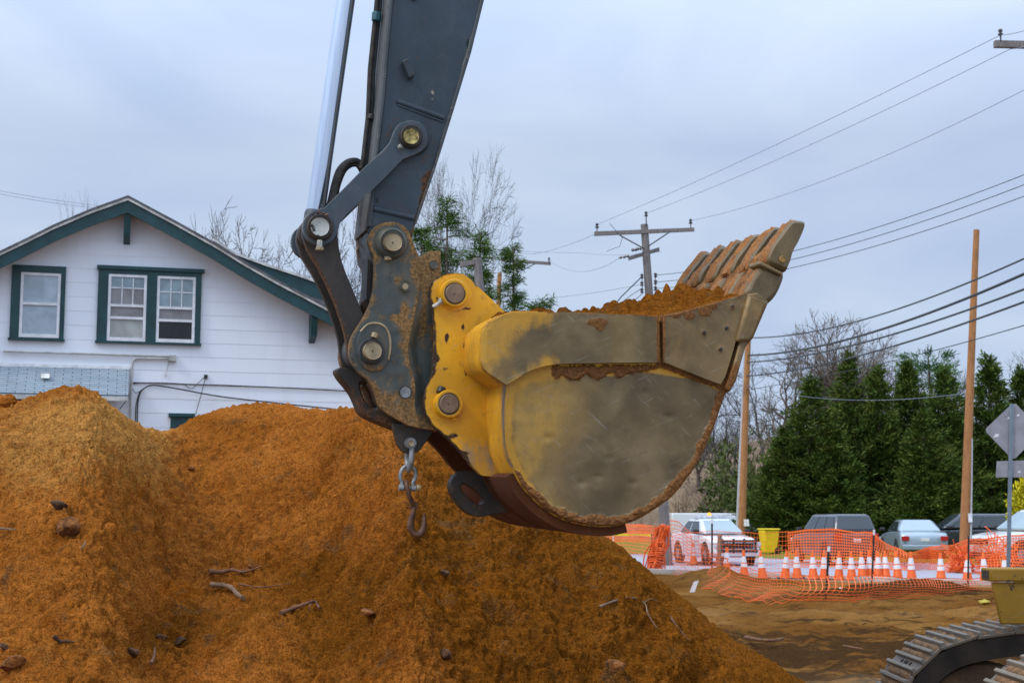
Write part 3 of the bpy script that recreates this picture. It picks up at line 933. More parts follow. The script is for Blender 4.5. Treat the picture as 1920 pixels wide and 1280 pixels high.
# hydraulic hose pipe on the arm's left face
hp = [exp_(738, -420, .62), exp_(707, 0, .60), exp_(704, 32, .60), exp_(694, 130, .60), exp_(690, 220, .60), exp_(681, 300, .60), exp_(677, 316, .60)]
MB().tube(hp, 0.013, 10).build('hydraulic_pipe', M['rubber'], arm)
hp2 = [p + A_S * .022 + A_T * .02 for p in hp]
MB().tube(hp2, 0.010, 10).build('hydraulic_pipe', M['worn'], arm)
MB().tube([exp_(706.5, 24, .585), exp_(705.5, 40, .585)], 0.026, 8).build('pipe_clamp', M['teal'], arm, bevel=.003)
MB().tube([exp_(697, 215, .59), exp_(695, 224, .59)], 0.022, 8).build('pipe_clamp', M['rubber'], arm, bevel=.003)
hs = smooth_poly([(682, 316, 0), (672, 303, 0), (660, 302, 0), (648, 308, 0), (637, 322, 0), (630, 345, 0), (624, 375, 0), (616, 410, 0)], 5, False)
MB().tube([exp_(p[0], p[1], .62) for p in hs], list(np.linspace(.012, .030, len(hs))), 10).build('hydraulic_hose', M['rubber'], arm)
hs = smooth_poly([(678, 322, 0), (670, 310, 0), (658, 310, 0), (646, 320, 0), (637, 340, 0), (630, 365, 0), (622, 400, 0)], 5, False)
MB().tube([exp_(p[0], p[1], .68) for p in hs], .012, 10).build('hydraulic_hose', M['rubber'], arm)

# ------------------------------------------------------------------ bucket cylinder rod
pa, pb = np.array([725, -520.]), np.array([592, 395.])
rodc = lambda y: (np.interp(y, [-520, 0, 395], [723, 648, 592]), y)
p_top = exp_(*rodc(-260), .60); p_bot = exp_(*rodc(396), .60)
rod = MB().tube([p_bot, p_top], 0.0485, 48).build('cylinder_rod', M['chrome'], exc, smooth=60)
barrel = MB().tube([p_top - (p_bot - p_top) * -0.02, exp_(*rodc(-520), .60)], 0.085, 40).build('cylinder_barrel', M['slate'], exc, bevel=.01)
d_ = (p_top - p_bot) / np.linalg.norm(p_top - p_bot)
MB().lathe(p_bot - d_ * 0.06, d_, [(0.0, .056), (.045, .056), (.06, .051), (.062, .0495)], 32).build('rod_eye_neck', M['linkgrey'], rod)
pinlathe('rod_eye', 600, 427, 0.5, [(0.49, 27), (0.50, 29), (0.70, 29), (0.71, 27)], M['darkiron'], rod)

# ------------------------------------------------------------------ side links (grey bars, one each side of the arm)
slink = smooth_poly([(739, 246), (746, 235), (758, 228), (772, 225.5), (786, 229), (797, 240), (801.5, 256), (799, 271), (790, 283), (778, 290)], 2, False) + [(756, 298), (739, 316), (706, 349), (673, 381), (651, 401)] + \
    smooth_poly([(638, 417), (634, 432), (628, 445), (618, 455), (603, 460.5), (588, 457), (576, 448), (569, 434), (568, 420), (573, 406), (584, 397), (597, 392)], 2, False) + [(608, 390), (634, 364), (686, 311), (717, 283), (731, 267)]


def slink_attr(P):
    x, y = P[:, 0], P[:, 1]
    d1 = np.hypot(x - 771, y - 256); d2 = np.hypot(x - 600, y - 427)
    return dict(rust=.42 * sstep(40, 24, d1) + .5 * sstep(38, 24, d2), steel=.35 * sstep(3.5, 1, seg_dist(P, slink + [slink[0]])))


for t0_ in (0.345, 0.81):
    lk = plate('side_link', slink, t0_, t0_ + 0.05, M['linkgrey'], exc, step=7 if t0_ < .5 else 0, attrf=slink_attr if t0_ < .5 else None, bevel=0.006, tref=.345)
    if t0_ < .5:
        pinlathe('link_boss', 770.5, 257, .33, [(0.305, 19), (0.302, 20), (0.31, 22), (0.345, 22.5)], M['darkiron'], lk)
        pinlathe('link_pin', 770, 257, .31, [(0.297, 13.5), (0.294, 15), (0.30, 15.5), (0.40, 15.5)], M['gold'], lk)
        pinlathe('link_boss', 600, 426.5, .33, [(0.31, 22), (0.307, 23.5), (0.315, 25), (0.345, 25.5)], M['darkiron'], lk)
        pinlathe('link_pin', 599.5, 426, .31, [(0.300, 16), (0.297, 17.5), (0.305, 18), (0.40, 18)], M['palepin'], lk)
        MB().tube([exp_(748, 277, .33), exp_(753, 273.5, .315)], .013, 6).build('link_bolt', M['bolt'], lk, bevel=.002)
        MB().tube([exp_(599.5, 450, .32), exp_(599.5, 468, .32)], .016, 8).build('link_bolt', M['bolt'], lk, bevel=.003)
        MB().lathe(exp_(599.5, 465, .32), A_V, [(-.012, .022), (.004, .022), (.004, .017)], 6).build('link_bolt', M['pin'], lk, bevel=.002)
        # rusty debris lodged on top of the lower pin
        rg = np.random.default_rng(4)
        mbd = MB()
        for _ in range(26):
            p = exp_(rg.uniform(585, 612), rg.uniform(398, 412), .325); q = p + rg.normal(0, .012, 3)
            mbd.tube([p, (p + q) / 2 + rg.normal(0, .004, 3), q], .0035, 5)
        mbd.build('rust_debris', M['hook'], lk)

# ------------------------------------------------------------------ bucket link (dark casting from the cylinder to the coupler)
blink = smooth_poly([(566, 440), (569, 417), (583, 402), (604, 397), (624, 405), (634, 424), (633, 442)], 2, False) + [(636, 466), (641, 490), (650, 515), (666, 553), (682, 590), (702, 636)] + \
    smooth_poly([(706, 668), (694, 690), (675, 694), (657, 680), (650, 655)], 2, False) + [(647, 630), (640, 604), (628, 570), (612, 533), (595, 500), (576, 470)]


def bl_attr(P):
    e = seg_dist(P, [(576, 470), (595, 500), (612, 533), (628, 570), (640, 604), (650, 655)])
    return dict(rust=.55 * sstep(7, 1.5, e) + .3 * np.exp(-((P[:, 1] - 600) / 40) ** 2) * noise_px(P, 14, 2), steel=0 * e)


for t0_, t1_ in ((0.43, 0.47), (0.66, 0.70)):
    bl = plate('bucket_link', blink, t0_, t1_, M['darkiron'], exc, step=7 if t0_ < .5 else 0, attrf=bl_attr if t0_ < .5 else None, bevel=.008, tref=.43)
    if t0_ < .5:
        web = [(590, 470), (625, 455), (632, 500), (655, 555), (675, 600), (665, 640), (655, 640), (648, 600), (630, 555), (610, 512)]
        plate('link_web', web, 0.50, 0.66, M['darkiron'], bl, bevel=.01, attrf=lambda P: dict(rust=.25 + 0 * P[:, 0]))
        pinlathe('link_barrel', 688, 656, 0.5, [(0.455, 36), (0.465, 39), (0.66, 39), (0.67, 36)], M['worn'], bl)
        for t_ in (0.44, 0.66):
            pinlathe('link_collar', 600, 428, .44, [(t_ - .03, 30), (t_ - .02, 33), (t_ + .05, 33), (t_ + .06, 30)], M['darkiron'], bl)

# ------------------------------------------------------------------ quick coupler
cpl = smooth_poly([(694, 466), (690.5, 449), (695, 435.6), (704, 424), (719, 418), (736, 416), (755, 422), (768, 437), (775, 456)], 2, False) + [(785, 480), (787.5, 494), (787, 531), (785, 559), (776, 597), (770, 625)] + \
    smooth_poly([(765, 652), (768, 681), (776, 705), (779, 731), (778, 760), (784, 785), (790, 803)], 2, False) + \
    smooth_poly([(766, 797), (742, 784), (721, 771), (711, 759), (706, 742), (700, 727), (689, 711), (676, 701), (665, 688), (658, 675), (655, 660), (656.5, 641), (662, 626), (676, 604)], 2, False) + [(686, 587), (695, 567), (701, 542), (702.5, 512), (702.5, 494), (700.5, 476)]


def cpl_attr(P):
    x, y = P[:, 0], P[:, 1]
    e = seg_dist(P, cpl + [cpl[0]])
    ru = .42 * sstep(12, 2, e) + .45 * sstep(715, 750, y) + .3 * np.exp(-((np.hypot(x - 735, y - 455) - 38) / 6) ** 2)
    ru += .75 * np.exp(-((x - 757) / 8) ** 2 - ((y - 595) / 30) ** 2) + .6 * np.exp(-((x - 776) / 9) ** 2 - ((y - 505) / 24) ** 2) + .45 * np.exp(-((x - 750) / 14) ** 2 - ((y - 525) / 10) ** 2)
    ru += .5 * np.exp(-((x - 735) / 26) ** 2 - ((y - 596) / 9) ** 2) + .4 * np.exp(-((x - 752) / 10) ** 2 - ((y - 640) / 26) ** 2)
    return dict(rust=np.clip(ru - .06, 0, 1), steel=.25 * sstep(4, 1, e))


loop = smooth_poly([(632, 690), (637, 706), (650, 722), (662, 738), (670, 755), (677, 772), (690, 783), (712, 793), (738, 803), (760, 808), (770, 796), (742, 786), (720, 770), (706, 745), (700, 728), (680, 705), (655, 690)], 2)
loop_h = smooth_poly([(675, 718), (686, 716), (696, 730), (703, 748), (708, 764), (698, 766), (686, 752), (678, 735)], 2)
coup = plate('quick_coupler', cpl, 0.375, 0.425, M['coupler'], exc, step=5, attrf=cpl_attr, disp=lambda P, A: .008 * (noise_px(P, 14, 4) - .5), bevel=.012)
plate('coupler_far_plate', cpl[::2], 0.715, 0.765, M['coupler'], coup, bevel=.012, tref=.375, attrf=lambda P: dict(rust=.3 + 0 * P[:, 0]))
webp = [(785, 481), (789, 482), (799, 474), (808, 470), (826, 471), (827, 515), (824, 560), (824, 640), (826, 700), (820, 740), (812, 765), (822, 800), (830, 808), (800, 804), (782, 802), (772, 760), (770, 705), (758, 655), (763, 625), (772, 590), (780, 550), (782, 500)]


def web_attr(P):
    x, y = P[:, 0], P[:, 1]
    return dict(rust=.75 * sstep(560, 500, y) + .5 * np.exp(-((x - 797) / 6) ** 2) * sstep(700, 590, y) + .45 * sstep(750, 800, y) + .3 * sstep(808, 815, x), steel=0 * x)


def web_disp(P, A):
    x, y = P[:, 0], P[:, 1]
    hollow = sstep(0, 22, x - np.interp(y, [470, 560, 625, 652, 705, 760, 805], [790, 785, 769, 764, 776, 777, 792])) * sstep(560, 640, y) * sstep(805, 740, y)
    return 0.055 * hollow


plate('coupler_web', webp, 0.39, 0.75, M['coupler'], coup, step=5, attrf=web_attr, disp=web_disp, bevel=.008)
plate('coupler_loop', loop, .50, .66, M['darkiron'], coup, hole=loop_h, step=7, attrf=lambda P: dict(rust=.25 + .3 * sstep(760, 800, P[:, 1])), bevel=.012)
# cross members between the two plates (lower hook carrier)
low = [(660, 676), (676, 701), (689, 711), (700, 727), (706, 743), (712, 760), (742, 785), (790, 803), (812, 806), (790, 770), (745, 745), (725, 700), (700, 690)]
plate('coupler_cross_member', [(690, 716), (700, 732), (706, 748), (712, 761), (722, 772), (742, 785), (770, 795), (765, 770), (735, 745), (710, 715)], .42, .72, M['darkiron'], coup, bevel=.012, attrf=lambda P: dict(rust=.3 + 0 * P[:, 0]))
for px_, py_, r_, m_pin in ((736, 455, 17.0, 'pin'), (698, 658, 16.6, 'pin')):
    pinlathe('coupler_boss', px_ - 1, py_, .35, [(0.330, 22), (0.325, 23.5), (0.335, 27.5), (0.352, 30), (0.376, 31.5)] if py_ < 600 else [(0.345, 22), (0.342, 23.5), (0.355, 25), (0.376, 26)], M['coupler'] if py_ < 600 else M['worn'], coup)
    o = pinlathe('coupler_pin', px_, py_, .31, [(0.287, r_ - 1.2), (0.284, r_ - .2), (0.292, r_), (0.80, r_)][0:4], M[m_pin], coup)
    pinlathe('pin_gap', px_, py_, .32, [(0.3235 if py_ < 600 else .3405, 20.5), (0.3242 if py_ < 600 else .3412, 20.5)], M['rubber'], o)
    pinlathe('grease_point', px_ + .5, py_, .285, [(0.2825, 1.6), (0.2838, 1.6)], M['darkiron'], o, 10)
keep = smooth_poly([(669, 640), (676, 622), (690, 608), (708, 606), (722, 613), (730, 628), (732, 650), (728, 678), (716, 692), (700, 696), (684, 690), (672, 672)], 2)
plate('keeper_plate', keep, 0.365, 0.378, M['coupler'], coup, bevel=.004, attrf=lambda P: dict(rust=-.1 + .5 * sstep(670, 692, P[:, 1])))
MB().tube(smooth_poly([tuple(exp_(x, y, .365)) for x, y in [(676, 622), (690, 608), (708, 606), (722, 613), (730, 628), (732, 650), (728, 675)]], 3, False), .006, 8).build('weld_bead', M['pin'], coup)
MB().tube([exp_(727, 478, .36), exp_(728, 488, .36)], .020, 8).build('grease_fitting', M['pin'], coup, bevel=.003)
MB().tube([exp_(701, 633, .35), exp_(704, 624, .35)], .018, 8).build('grease_fitting', M['pin'], coup, bevel=.003)
pinlathe('coupler_plug', 760, 537, .36, [(0.355, 9.0), (0.352, 9.8), (0.376, 10.5)], M['coupler'], coup, 24)
pinlathe('coupler_plug', 760, 537, .35, [(0.3495, 5.5), (0.3525, 6.0)], M['pin'], coup, 20)
pinlathe('coupler_plug', 813, 496, .38, [(0.378, 7.0), (0.376, 7.8), (0.392, 8.0)], M['coupler'], coup, 24)
pinlathe('coupler_socket', 760.5, 735, .37, [(0.372, 12.8), (0.3745, 13)], M['rubber'], coup, 28)
pinlathe('coupler_socket', 760.5, 735.5, .37, [(0.3695, 9.8), (0.371, 10.4)], M['galv'], coup, 24)
# drop tab the shackle hangs from
tab = [(735, 793), (738, 806), (745, 833)] + smooth_poly([(755, 846), (769, 851), (784, 847), (794, 835)], 2, False) + [(806, 819), (815, 804), (790, 796)]
plate('hook_tab', tab, .455, .50, M['darkiron'], coup, step=6, attrf=lambda P: dict(rust=.2 + 0 * P[:, 0], steel=.3 * sstep(8, 2, seg_dist(P, [(736, 797), (745, 833), (755, 846)]))), bevel=.008)

# ------------------------------------------------------------------ lifting hook (hangs from the tab)
hk = thing('lifting_hook', 'rusty crane hook hanging by two grey shackles under the excavator coupler', 'lifting hook', tuple(exp_(775, 1005, .48)))
TH = .478


def hpx(pts, t=TH): return [exp_(x, y, t) for x, y in pts]


kh = mpp(770, 880, TH)
b1 = pinlathe('shackle', 769.5, 830, .44, [(0.425, 9), (0.42, 10.5), (0.43, 11), (0.452, 11)], M['galv'], hk)
pinlathe('shackle_pin', 770.5, 830.5, .42, [(0.415, 4.5), (0.413, 5.5), (0.425, 6), (0.53, 6)], M['pin'], b1)
pinlathe('shackle_ear', 769.5, 830, .52, [(0.503, 11), (0.525, 11)], M['galv'], b1)
bow = smooth_poly([tuple(np.append(ex(x, y, TH), t)) for x, y, t in [(769.5, 838, .437), (769, 850, .435), (768, 864, .436), (766.5, 876, .452), (766, 880.5, .478), (766, 876, .504), (767, 864, .520), (767, 850, .518), (767.5, 838, .514)]], 4, False)
MB().tube([exw(p[0], p[1], p[2]) for p in bow], 5.4 * kh, 12).build('shackle_bow', M['galv'], b1)
bow2 = smooth_poly([(752.5, 914), (754, 905), (750.5, 895), (752.5, 883), (758.5, 875), (765.5, 872.5), (773, 875), (778.5, 883), (779, 895), (774.5, 905), (775, 915)], 4, False)
b2 = MB().tube(hpx(bow2, .478), 3.8 * kh, 12).build('shackle', M['galv'], hk)
for p in ((752.5, 914), (775, 915)):
    MB().tube([exp_(p[0] - 4.5, p[1], TH), exp_(p[0] + 4.5, p[1], TH)], 6.2 * kh, 12).build('shackle_ear', M['galv'], b2, bevel=.002)
MB().tube([exp_(749, 914, TH), exp_(784, 914.5, TH)], 3.2 * kh, 10).build('shackle_pin', M['galv'], b2)
MB().tube([exp_(781, 914, TH - .01), exp_(788, 914.5, TH - .01)], 6 * kh, 8).build('shackle_pin_head', M['pin'], b2, bevel=.002)
lnk = smooth_poly([tuple(np.append(ex(x, y, TH), t)) for x, y, t in [(762.5, 904, .478), (761, 908, .462), (764, 922, .458), (768, 935, .460), (773, 944, .470), (774.5, 946, .480), (775, 943, .492), (770, 932, .500), (766, 918, .498), (763.5, 908, .492)]], 3)
lp = [exw(p[0], p[1], p[2]) for p in lnk]
MB().tube(lp + [lp[0], lp[1]], 4.4 * kh, 10).build('chain_link', M['hook'], hk)
hkp = smooth_poly([(776, 944), (776, 952), (774.5, 962), (771, 974), (769.5, 984), (772, 994), (778, 1000.5), (785, 1001.5), (791, 997), (794.5, 988), (795.5, 978), (796, 966), (796.3, 962)], 4, False)
rr = np.interp(np.linspace(0, 1, len(hkp)), [0, .12, .35, .6, .8, .95, 1], [3.6, 4.6, 6.6, 6.8, 5.2, 2.6, 1.0]) * kh
MB().tube(hpx(hkp, .482), list(rr), 14).build('hook_body', M['hook'], hk)
MB().tube(smooth_poly([tuple(p) for p in hpx([(770, 946), (775, 941), (780, 943), (781, 950), (777, 955), (772, 953)], .482)], 3), 2.6 * kh, 8).build('hook_eye', M['hook'], hk)

# ------------------------------------------------------------------ crawler tracks and the corner of the upper frame
M['shoe'] = machine_paint('track_shoe_steel', (0.14, 0.10, 0.065), 0.5, grime=(0.10, 0.07, 0.04), chip=-0.15, steelcol=(0.3, 0.27, 0.23), metal=0.3, mudcol=(0.22, 0.12, 0.055))
M['grouser'] = machine_paint('grouser_steel', (0.20, 0.165, 0.12), 0.6, grime=(0.2, 0.15, 0.1), chip=-0.2, metal=.3, mudcol=(0.22, 0.12, 0.055), nat_rust=.14, rustcol=(.17, .10, .05))
M['tmud'] = simple('dried_track_mud', (0.20, 0.100, 0.038), 0.95, 0, .4, 20, 0.8, 60, .02)
M['trackdark'] = simple('track_chain_iron', (0.030, 0.020, 0.012), 0.8, .1, .5)
M['tframe'] = simple('track_frame_mud', (0.085, 0.048, 0.020), 0.9, 0, .35, 5, .5, 30, .02)
R_T = 0.535
PITCH_T = 0.228


def track_path(s, cx, cz, tilt):
    """distance s from the bottom of the idler, up round its front and back along the top -> point and outward angle"""
    arc = math.pi * R_T * 0.93
    if s < arc:
        a = -math.pi / 2 - s / R_T
        return cx + R_T * math.cos(a), cz + R_T * math.sin(a), a
    a = -math.pi / 2 - arc / R_T
    x, z = cx + R_T * math.cos(a), cz + R_T * math.sin(a)
    rest = s - arc
    n = 40; h = rest / n; ang = a
    for i in range(n):
        ang = a - min(1.0, (i + .5) * h / 0.4) * (a + 1.5 * math.pi - tilt)
        x += math.sin(ang) * h
        z -= math.cos(ang) * h
    return x, z, ang


def make_track(y0, y1, cx, cz, nshoe, s0, tilt):
    tr = obj('crawler_track', [(0, 0, 0)], [], M['trackdark'], None)
    mbk = MB()
    # chain body: inner band following the path
    pts = [track_path(s0 + i * 0.06, cx, cz, tilt) for i in range(int(nshoe * PITCH_T / .06) + 2)]
    V = []; Fc = []
    for (x, z, a) in pts:
        for (off, yy) in ((-.022, y0 + .008), (-.15, y0 + .03), (-.15, y1 - .03), (-.022, y1 - .008)):
            V.append((x + math.cos(a) * off, yy, z + math.sin(a) * off))
    for i in range(len(pts) - 1):
        for k in range(4):
            Fc.append([i * 4 + k, i * 4 + (k + 1) % 4, i * 4 + 4 + (k + 1) % 4, i * 4 + 4 + k])
    mbk.add(V, Fc)
    bpy.data.objects.remove(tr)
    tr = mbk.build('crawler_track', M['trackdark'], exc)
    # idler wheel and track frame
    MB().lathe((cx, y0 + .08, cz), (0, 1, 0), [(0, .12), (.0, R_T - .17), (.05, R_T - .15), (.06, R_T - .22), (y1 - y0 - .2, R_T - .22), (y1 - y0 - .18, R_T - .15), (y1 - y0 - .16, .12)], 40).build('idler_wheel', M['tframe'], tr)
    MB().box(cx - .15, cx + 3.2, y0 + .10, y1 - .10, cz - .22, cz + .20).build('track_frame', M['tframe'], tr, bevel=.03)
    for j in range(3):
        MB().lathe((cx + .75 + j * .62, y0 + .07, cz - .3), (0, 1, 0), [(0, .08), (.0, .16), (y1 - y0 - .14, .16), (y1 - y0 - .14, .08)], 24).build('track_roller', M['trackdark'], tr, smooth=35)
    rg = np.random.default_rng(int(y0 * 10))
    for k in range(nshoe):
        s = s0 + k * PITCH_T
        x, z, a = track_path(s, cx, cz, tilt)
        nrm_ = np.array([math.cos(a), 0, math.sin(a)]); tg = np.array([math.cos(a - math.pi / 2), 0, math.sin(a - math.pi / 2)])
        o_ = np.array([x, 0, z])

        def bar(u0, u1, h0, h1, ya, yb, tp=0.0):
            c = []
            for h, k2 in ((h0, 0), (h1, tp)):
                c += [o_ + tg * (u0 + k2) + nrm_ * h + np.array([0, ya, 0]), o_ + tg * (u1 - k2) + nrm_ * h + np.array([0, ya, 0]),
                      o_ + tg * (u1 - k2) + nrm_ * h + np.array([0, yb, 0]), o_ + tg * (u0 + k2) + nrm_ * h + np.array([0, yb, 0])]
            return c
        sh = MB().hexa(bar(-.112, .112, -.024, -.006, y0, y1)).build('track_shoe', M['shoe'], tr, bevel=.004)
        for u in (-.088, -.012, .064):
            MB().hexa(bar(u - .015, u + .015, -.012, .019, y0 + .004, y1 - .004, .004)).build('grouser', M['grouser'], sh, bevel=.004)
        # packed mud between the bars
        for u0 in (-.072, .004, .080):
            if rg.uniform() < .94:
                ya = y0 + rg.uniform(.0, .03); yb = y1 - rg.uniform(0.0, .10)
                n = 14; V = []; Fc = []
                for i in range(n + 1):
                    y = ya + (yb - ya) * i / n
                    hh = rg.uniform(.006, .028) * (1 if 0 < i < n else .1)
                    for (du, f) in ((-.002, .05), (.012, .75), (.030, .8), (.046, .05)):
                        V.append(o_ + tg * (u0 + du) + nrm_ * (-.010 + hh * f + rg.uniform(0, .004)) + np.array([0, y, 0]))
                for i in range(n):
                    for q in range(3):
                        Fc.append([i * 4 + q, i * 4 + q + 1, i * 4 + 5 + q, i * 4 + 4 + q])
                obj('dried_mud', V, Fc, M['tmud'], sh, smooth=180)
        for yy in (y0 + .2, y0 + .27, y1 - .27, y1 - .2):
            MB().lathe(o_ + tg * (-.05) + nrm_ * -.05 + np.array([0, yy, 0]), nrm_, [(0, .012), (.05, .012)], 8).build('shoe_bolt', M['trackdark'], sh, smooth=40)
    return tr


YF0, YF1 = 8.48, 9.06
cF = at(1826, 1354, 8.77)
make_track(YF0, YF1, cF[0], cF[2] - 0.0, 12, .60, math.radians(2))
make_track(6.95, 7.53, cF[0] + .05, cF[2] - .0, 8, .60, math.radians(2))
M['upaint'] = machine_paint('frame_paint', (0.36, 0.185, 0.010), 0.55, grime=(0.13, 0.08, 0.03), chip=0.04, rustcol=(0.09, 0.05, 0.025), nat_rust=0.03)
yf = 8.45
a_, b_, c_, d2 = at(1860, 1091, yf), at(1877, 1170, yf), at(2100, 1170, yf), at(2100, 1091, yf)
up = MB().prism([a_, b_, c_, d2], (0, .03, 0)).build('upper_frame', M['upaint'], exc, bevel=.008)
r0, r1 = at(1857, 1065, yf - .02), at(2100, 1090, yf - .02)
MB().box(r0[0], r1[0], yf - .02, yf + .16, r1[2], r0[2]).build('frame_rail', M['upaint'], up, bevel=.010)
# dark open end of the rail, facing the bucket, with its rim
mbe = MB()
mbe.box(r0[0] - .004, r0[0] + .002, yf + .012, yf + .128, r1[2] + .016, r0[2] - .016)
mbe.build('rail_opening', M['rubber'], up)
MB().box(b_[0] + .22, c_[0], yf + .03, yf + .4, b_[2], a_[2]).build('frame_web', M['upaint'], up, bevel=.006)
for xx in (a_[0] + .30,):
    MB().box(xx, xx + .02, yf - .018, yf + .0, b_[2] + .02, a_[2] - .01).build('frame_rib', M['upaint'], up, bevel=.003)
# ================================================================== GROUND, ROAD, HILL
M['dirt'] = None


def dirt_mat():
    n = NT('site_dirt')
    a = n.noise(0.35, 6, 0.6, 0.5); b = n.noise(2.2, 7, 0.65); c = n.noise(14, 6, 0.65)
    col = n.mix(n.step(a, .35, .65), (0.160, 0.066, 0.015), (0.260, 0.128, 0.036))
    col = n.mix(n.step(n.math('ADD', n.noise(3.0, 8, .7, .6, stretch=(.45, 1.4, 1)), n.math('MULTIPLY', n.attr('dark'), .30)), .50, .66), col, (0.060, 0.030, 0.012))
    col = n.mix(n.math('MULTIPLY', n.attr('pale'), .8), col, (0.42, 0.33, 0.22))
    col = n.mix(n.step(n.math('ADD', n.attr('grass'), n.math('MULTIPLY', n.math('SUBTRACT', b, .5), .8)), .42, .6), col, n.mix(c, (0.10, 0.14, 0.02), (0.28, 0.26, 0.06)))
    col = n.mix(n.math('MULTIPLY', n.step(c, .5, .75), .5), col, sc((0.10, .055, .025), 1))
    n.bump(n.math('ADD', n.math('MULTIPLY', b, 1.2), c), 0.9, 0.08)
    return n.set(col=col, rough=1, spec=0.0)


M['dirt'] = dirt_mat()
tau = np.concatenate([np.linspace(-1.6, -.40, 30, endpoint=False), np.linspace(-.40, .42, 420), np.linspace(.43, 1.6, 30)])
dd = np.concatenate([np.linspace(3, 12, 20, endpoint=False), np.linspace(12, 42, 420, endpoint=False), np.linspace(42, 90, 160, endpoint=False), np.geomspace(90, 3500, 40)])
TA, DD = np.meshgrid(tau, dd, indexing='ij')
GX, GY = TA * DD, DD


def road_front(x):   # y of the kerb nearest the camera
    return np.interp(x, [-60, -5, 4.5, 8, 12, 30], [62, 52, 43.5, 39.5, 36.0, 24])


def road_back(x):
    return np.interp(x, [-60, -5, 4.5, 12, 18, 34], [84, 75, 63, 54, 47.5, 33])


amp = sstep(11, 13, GY) * sstep(34, 29, GY)
rut = np.sin((GY + .10 * GX + .5 * vnoise(GX * .35, GY * .5, 3)) * 3.1) * .5 + .5
GZ = amp * (0.34 * (fbm(GX * .45, GY * .9, 2, 4) - .5) + .20 * (fbm(GX * 1.3, GY * 3.4, 5, 4) - .5) + .07 * (rut - .5) * fbm(GX * .3, GY * .3, 7, 2) + .10 * (fbm(GX * 4, GY * 8, 9, 3) - .5))
GZ += 0.38 * np.exp(-((GX - 5.2) / 1.0) ** 2 - ((GY - 37.0) / 1.6) ** 2) * (0.7 + .6 * fbm(GX * 2, GY * 2, 4))
GZ += 0.30 * np.exp(-((GX - 8.6) / 1.6) ** 2 - ((GY - 31.4) / 1.0) ** 2) * (0.5 + fbm(GX * 2, GY * 2, 4))
onroad = (GY > road_front(GX) - .3) & (GY < road_back(GX) + .3)
GZ = np.where(onroad, -0.05, GZ)
ppx, ppy = project(np.stack([GX, GY, np.zeros_like(GX)], -1))
dark = np.exp(-((GY - 18.5) / 2.6) ** 2) * (0.5 + .8 * fbm(GX * .5, GY * .7, 11, 3)) + .9 * np.exp(-((GY - 30.8) / .9) ** 2 - ((GX - 8.4) / 2.4) ** 2)
pale = np.exp(-((GY - (road_front(GX) - .9)) / .5) ** 2) * .7 + .5 * np.exp(-((GY - 25.2) / .5) ** 2) * fbm(GX * .5, GY, 3) + .35 * np.exp(-((GY - 14.5) / 1.0) ** 2)
grass = sstep(.5, 1.5, GY - road_back(GX)) * (GY < 140) + .75 * np.exp(-((GX - 7.9) / 1.8) ** 2 - ((GY - 32.6) / .6) ** 2)
ii = np.arange(GX.size).reshape(GX.shape)
gf = np.stack([ii[:-1, :-1], ii[1:, :-1], ii[1:, 1:], ii[:-1, 1:]], -1).reshape(-1, 4)
g_ = obj('ground', np.stack([GX, GY, GZ], -1).reshape(-1, 3), gf, M['dirt'], attrs=dict(dark=dark.ravel(), pale=pale.ravel(), grass=grass.ravel()), smooth=180)
tag(g_, kind='structure')

n = NT('asphalt')
c = n.mix(n.noise(1.2, 6), (0.26, 0.26, 0.29), (0.36, 0.36, 0.40)); c = n.mix(n.math('MULTIPLY', n.step(n.noise(.5, 4, stretch=(.3, 2, 1)), .5, .7), .5), c, (0.42, .38, .33))
n.bump(n.noise(60, 3), .3, .01)
M['asphalt'] = n.set(col=c, rough=.85)
xs = np.linspace(-60, 34, 60)
V = [(x, road_front(x), .012) for x in xs] + [(x, road_back(x), .012) for x in xs]
k = len(xs)
tag(obj('road', V, [[i, i + 1, k + i + 1, k + i] for i in range(k - 1)], M['asphalt']), kind='structure')
M['concrete'] = simple('kerb_concrete', (0.46, 0.42, 0.38), .85, 0, .2, 3)
mb = MB()
for i in range(k - 1):
    x0, x1 = xs[i], xs[i + 1]
    if x1 < 3: continue
    mb.hexa([(x0, road_front(x0) - .25, -.06), (x1, road_front(x1) - .25, -.06), (x1, road_front(x1) - .02, -.06), (x0, road_front(x0) - .02, -.06),
             (x0, road_front(x0) - .25, .11), (x1, road_front(x1) - .25, .11), (x1, road_front(x1) - .02, .11), (x0, road_front(x0) - .02, .11)])
tag(mb.build('kerb', M['concrete'], smooth=0), kind='structure')
# pale car park behind the cedars' left edge
V = [tuple(ground(x, y, .02)) for x, y in [(1395, 992), (1500, 996), (1530, 984), (1330, 978)]]
tag(obj('car_park', V, [[0, 1, 2, 3]], M['concrete']), kind='structure')

# wooded hill rising behind the road
n = NT('leaf_litter')
c = n.mix(n.step(n.noise(.25, 6), .35, .65), (0.17, 0.105, 0.055), (0.27, 0.18, 0.10)); c = n.mix(n.math('MULTIPLY', n.noise(3, 6), .6), c, (0.09, .06, .035))
n.bump(n.noise(2, 6), .6, .2)
M['litter'] = n.set(col=c, rough=1)
hx = np.linspace(-20, 120, 90); hy = np.linspace(92, 190, 60)
HX, HY = np.meshgrid(hx, hy, indexing='ij')
HZ = 8.2 * sstep(94, 128, HY + 4 * (fbm(HX * .05, HY * .05, 2) - .5)) * (0.75 + .25 * sstep(-5, 20, HX)) + 1.0 * (fbm(HX * .12, HY * .12, 4) - .5) * sstep(96, 110, HY) - .15
ii = np.arange(HX.size).reshape(HX.shape)
tag(obj('hillside', np.stack([HX, HY, HZ], -1).reshape(-1, 3), np.stack([ii[:-1, :-1], ii[1:, :-1], ii[1:, 1:], ii[:-1, 1:]], -1).reshape(-1, 4), M['litter'], smooth=180), kind='structure')


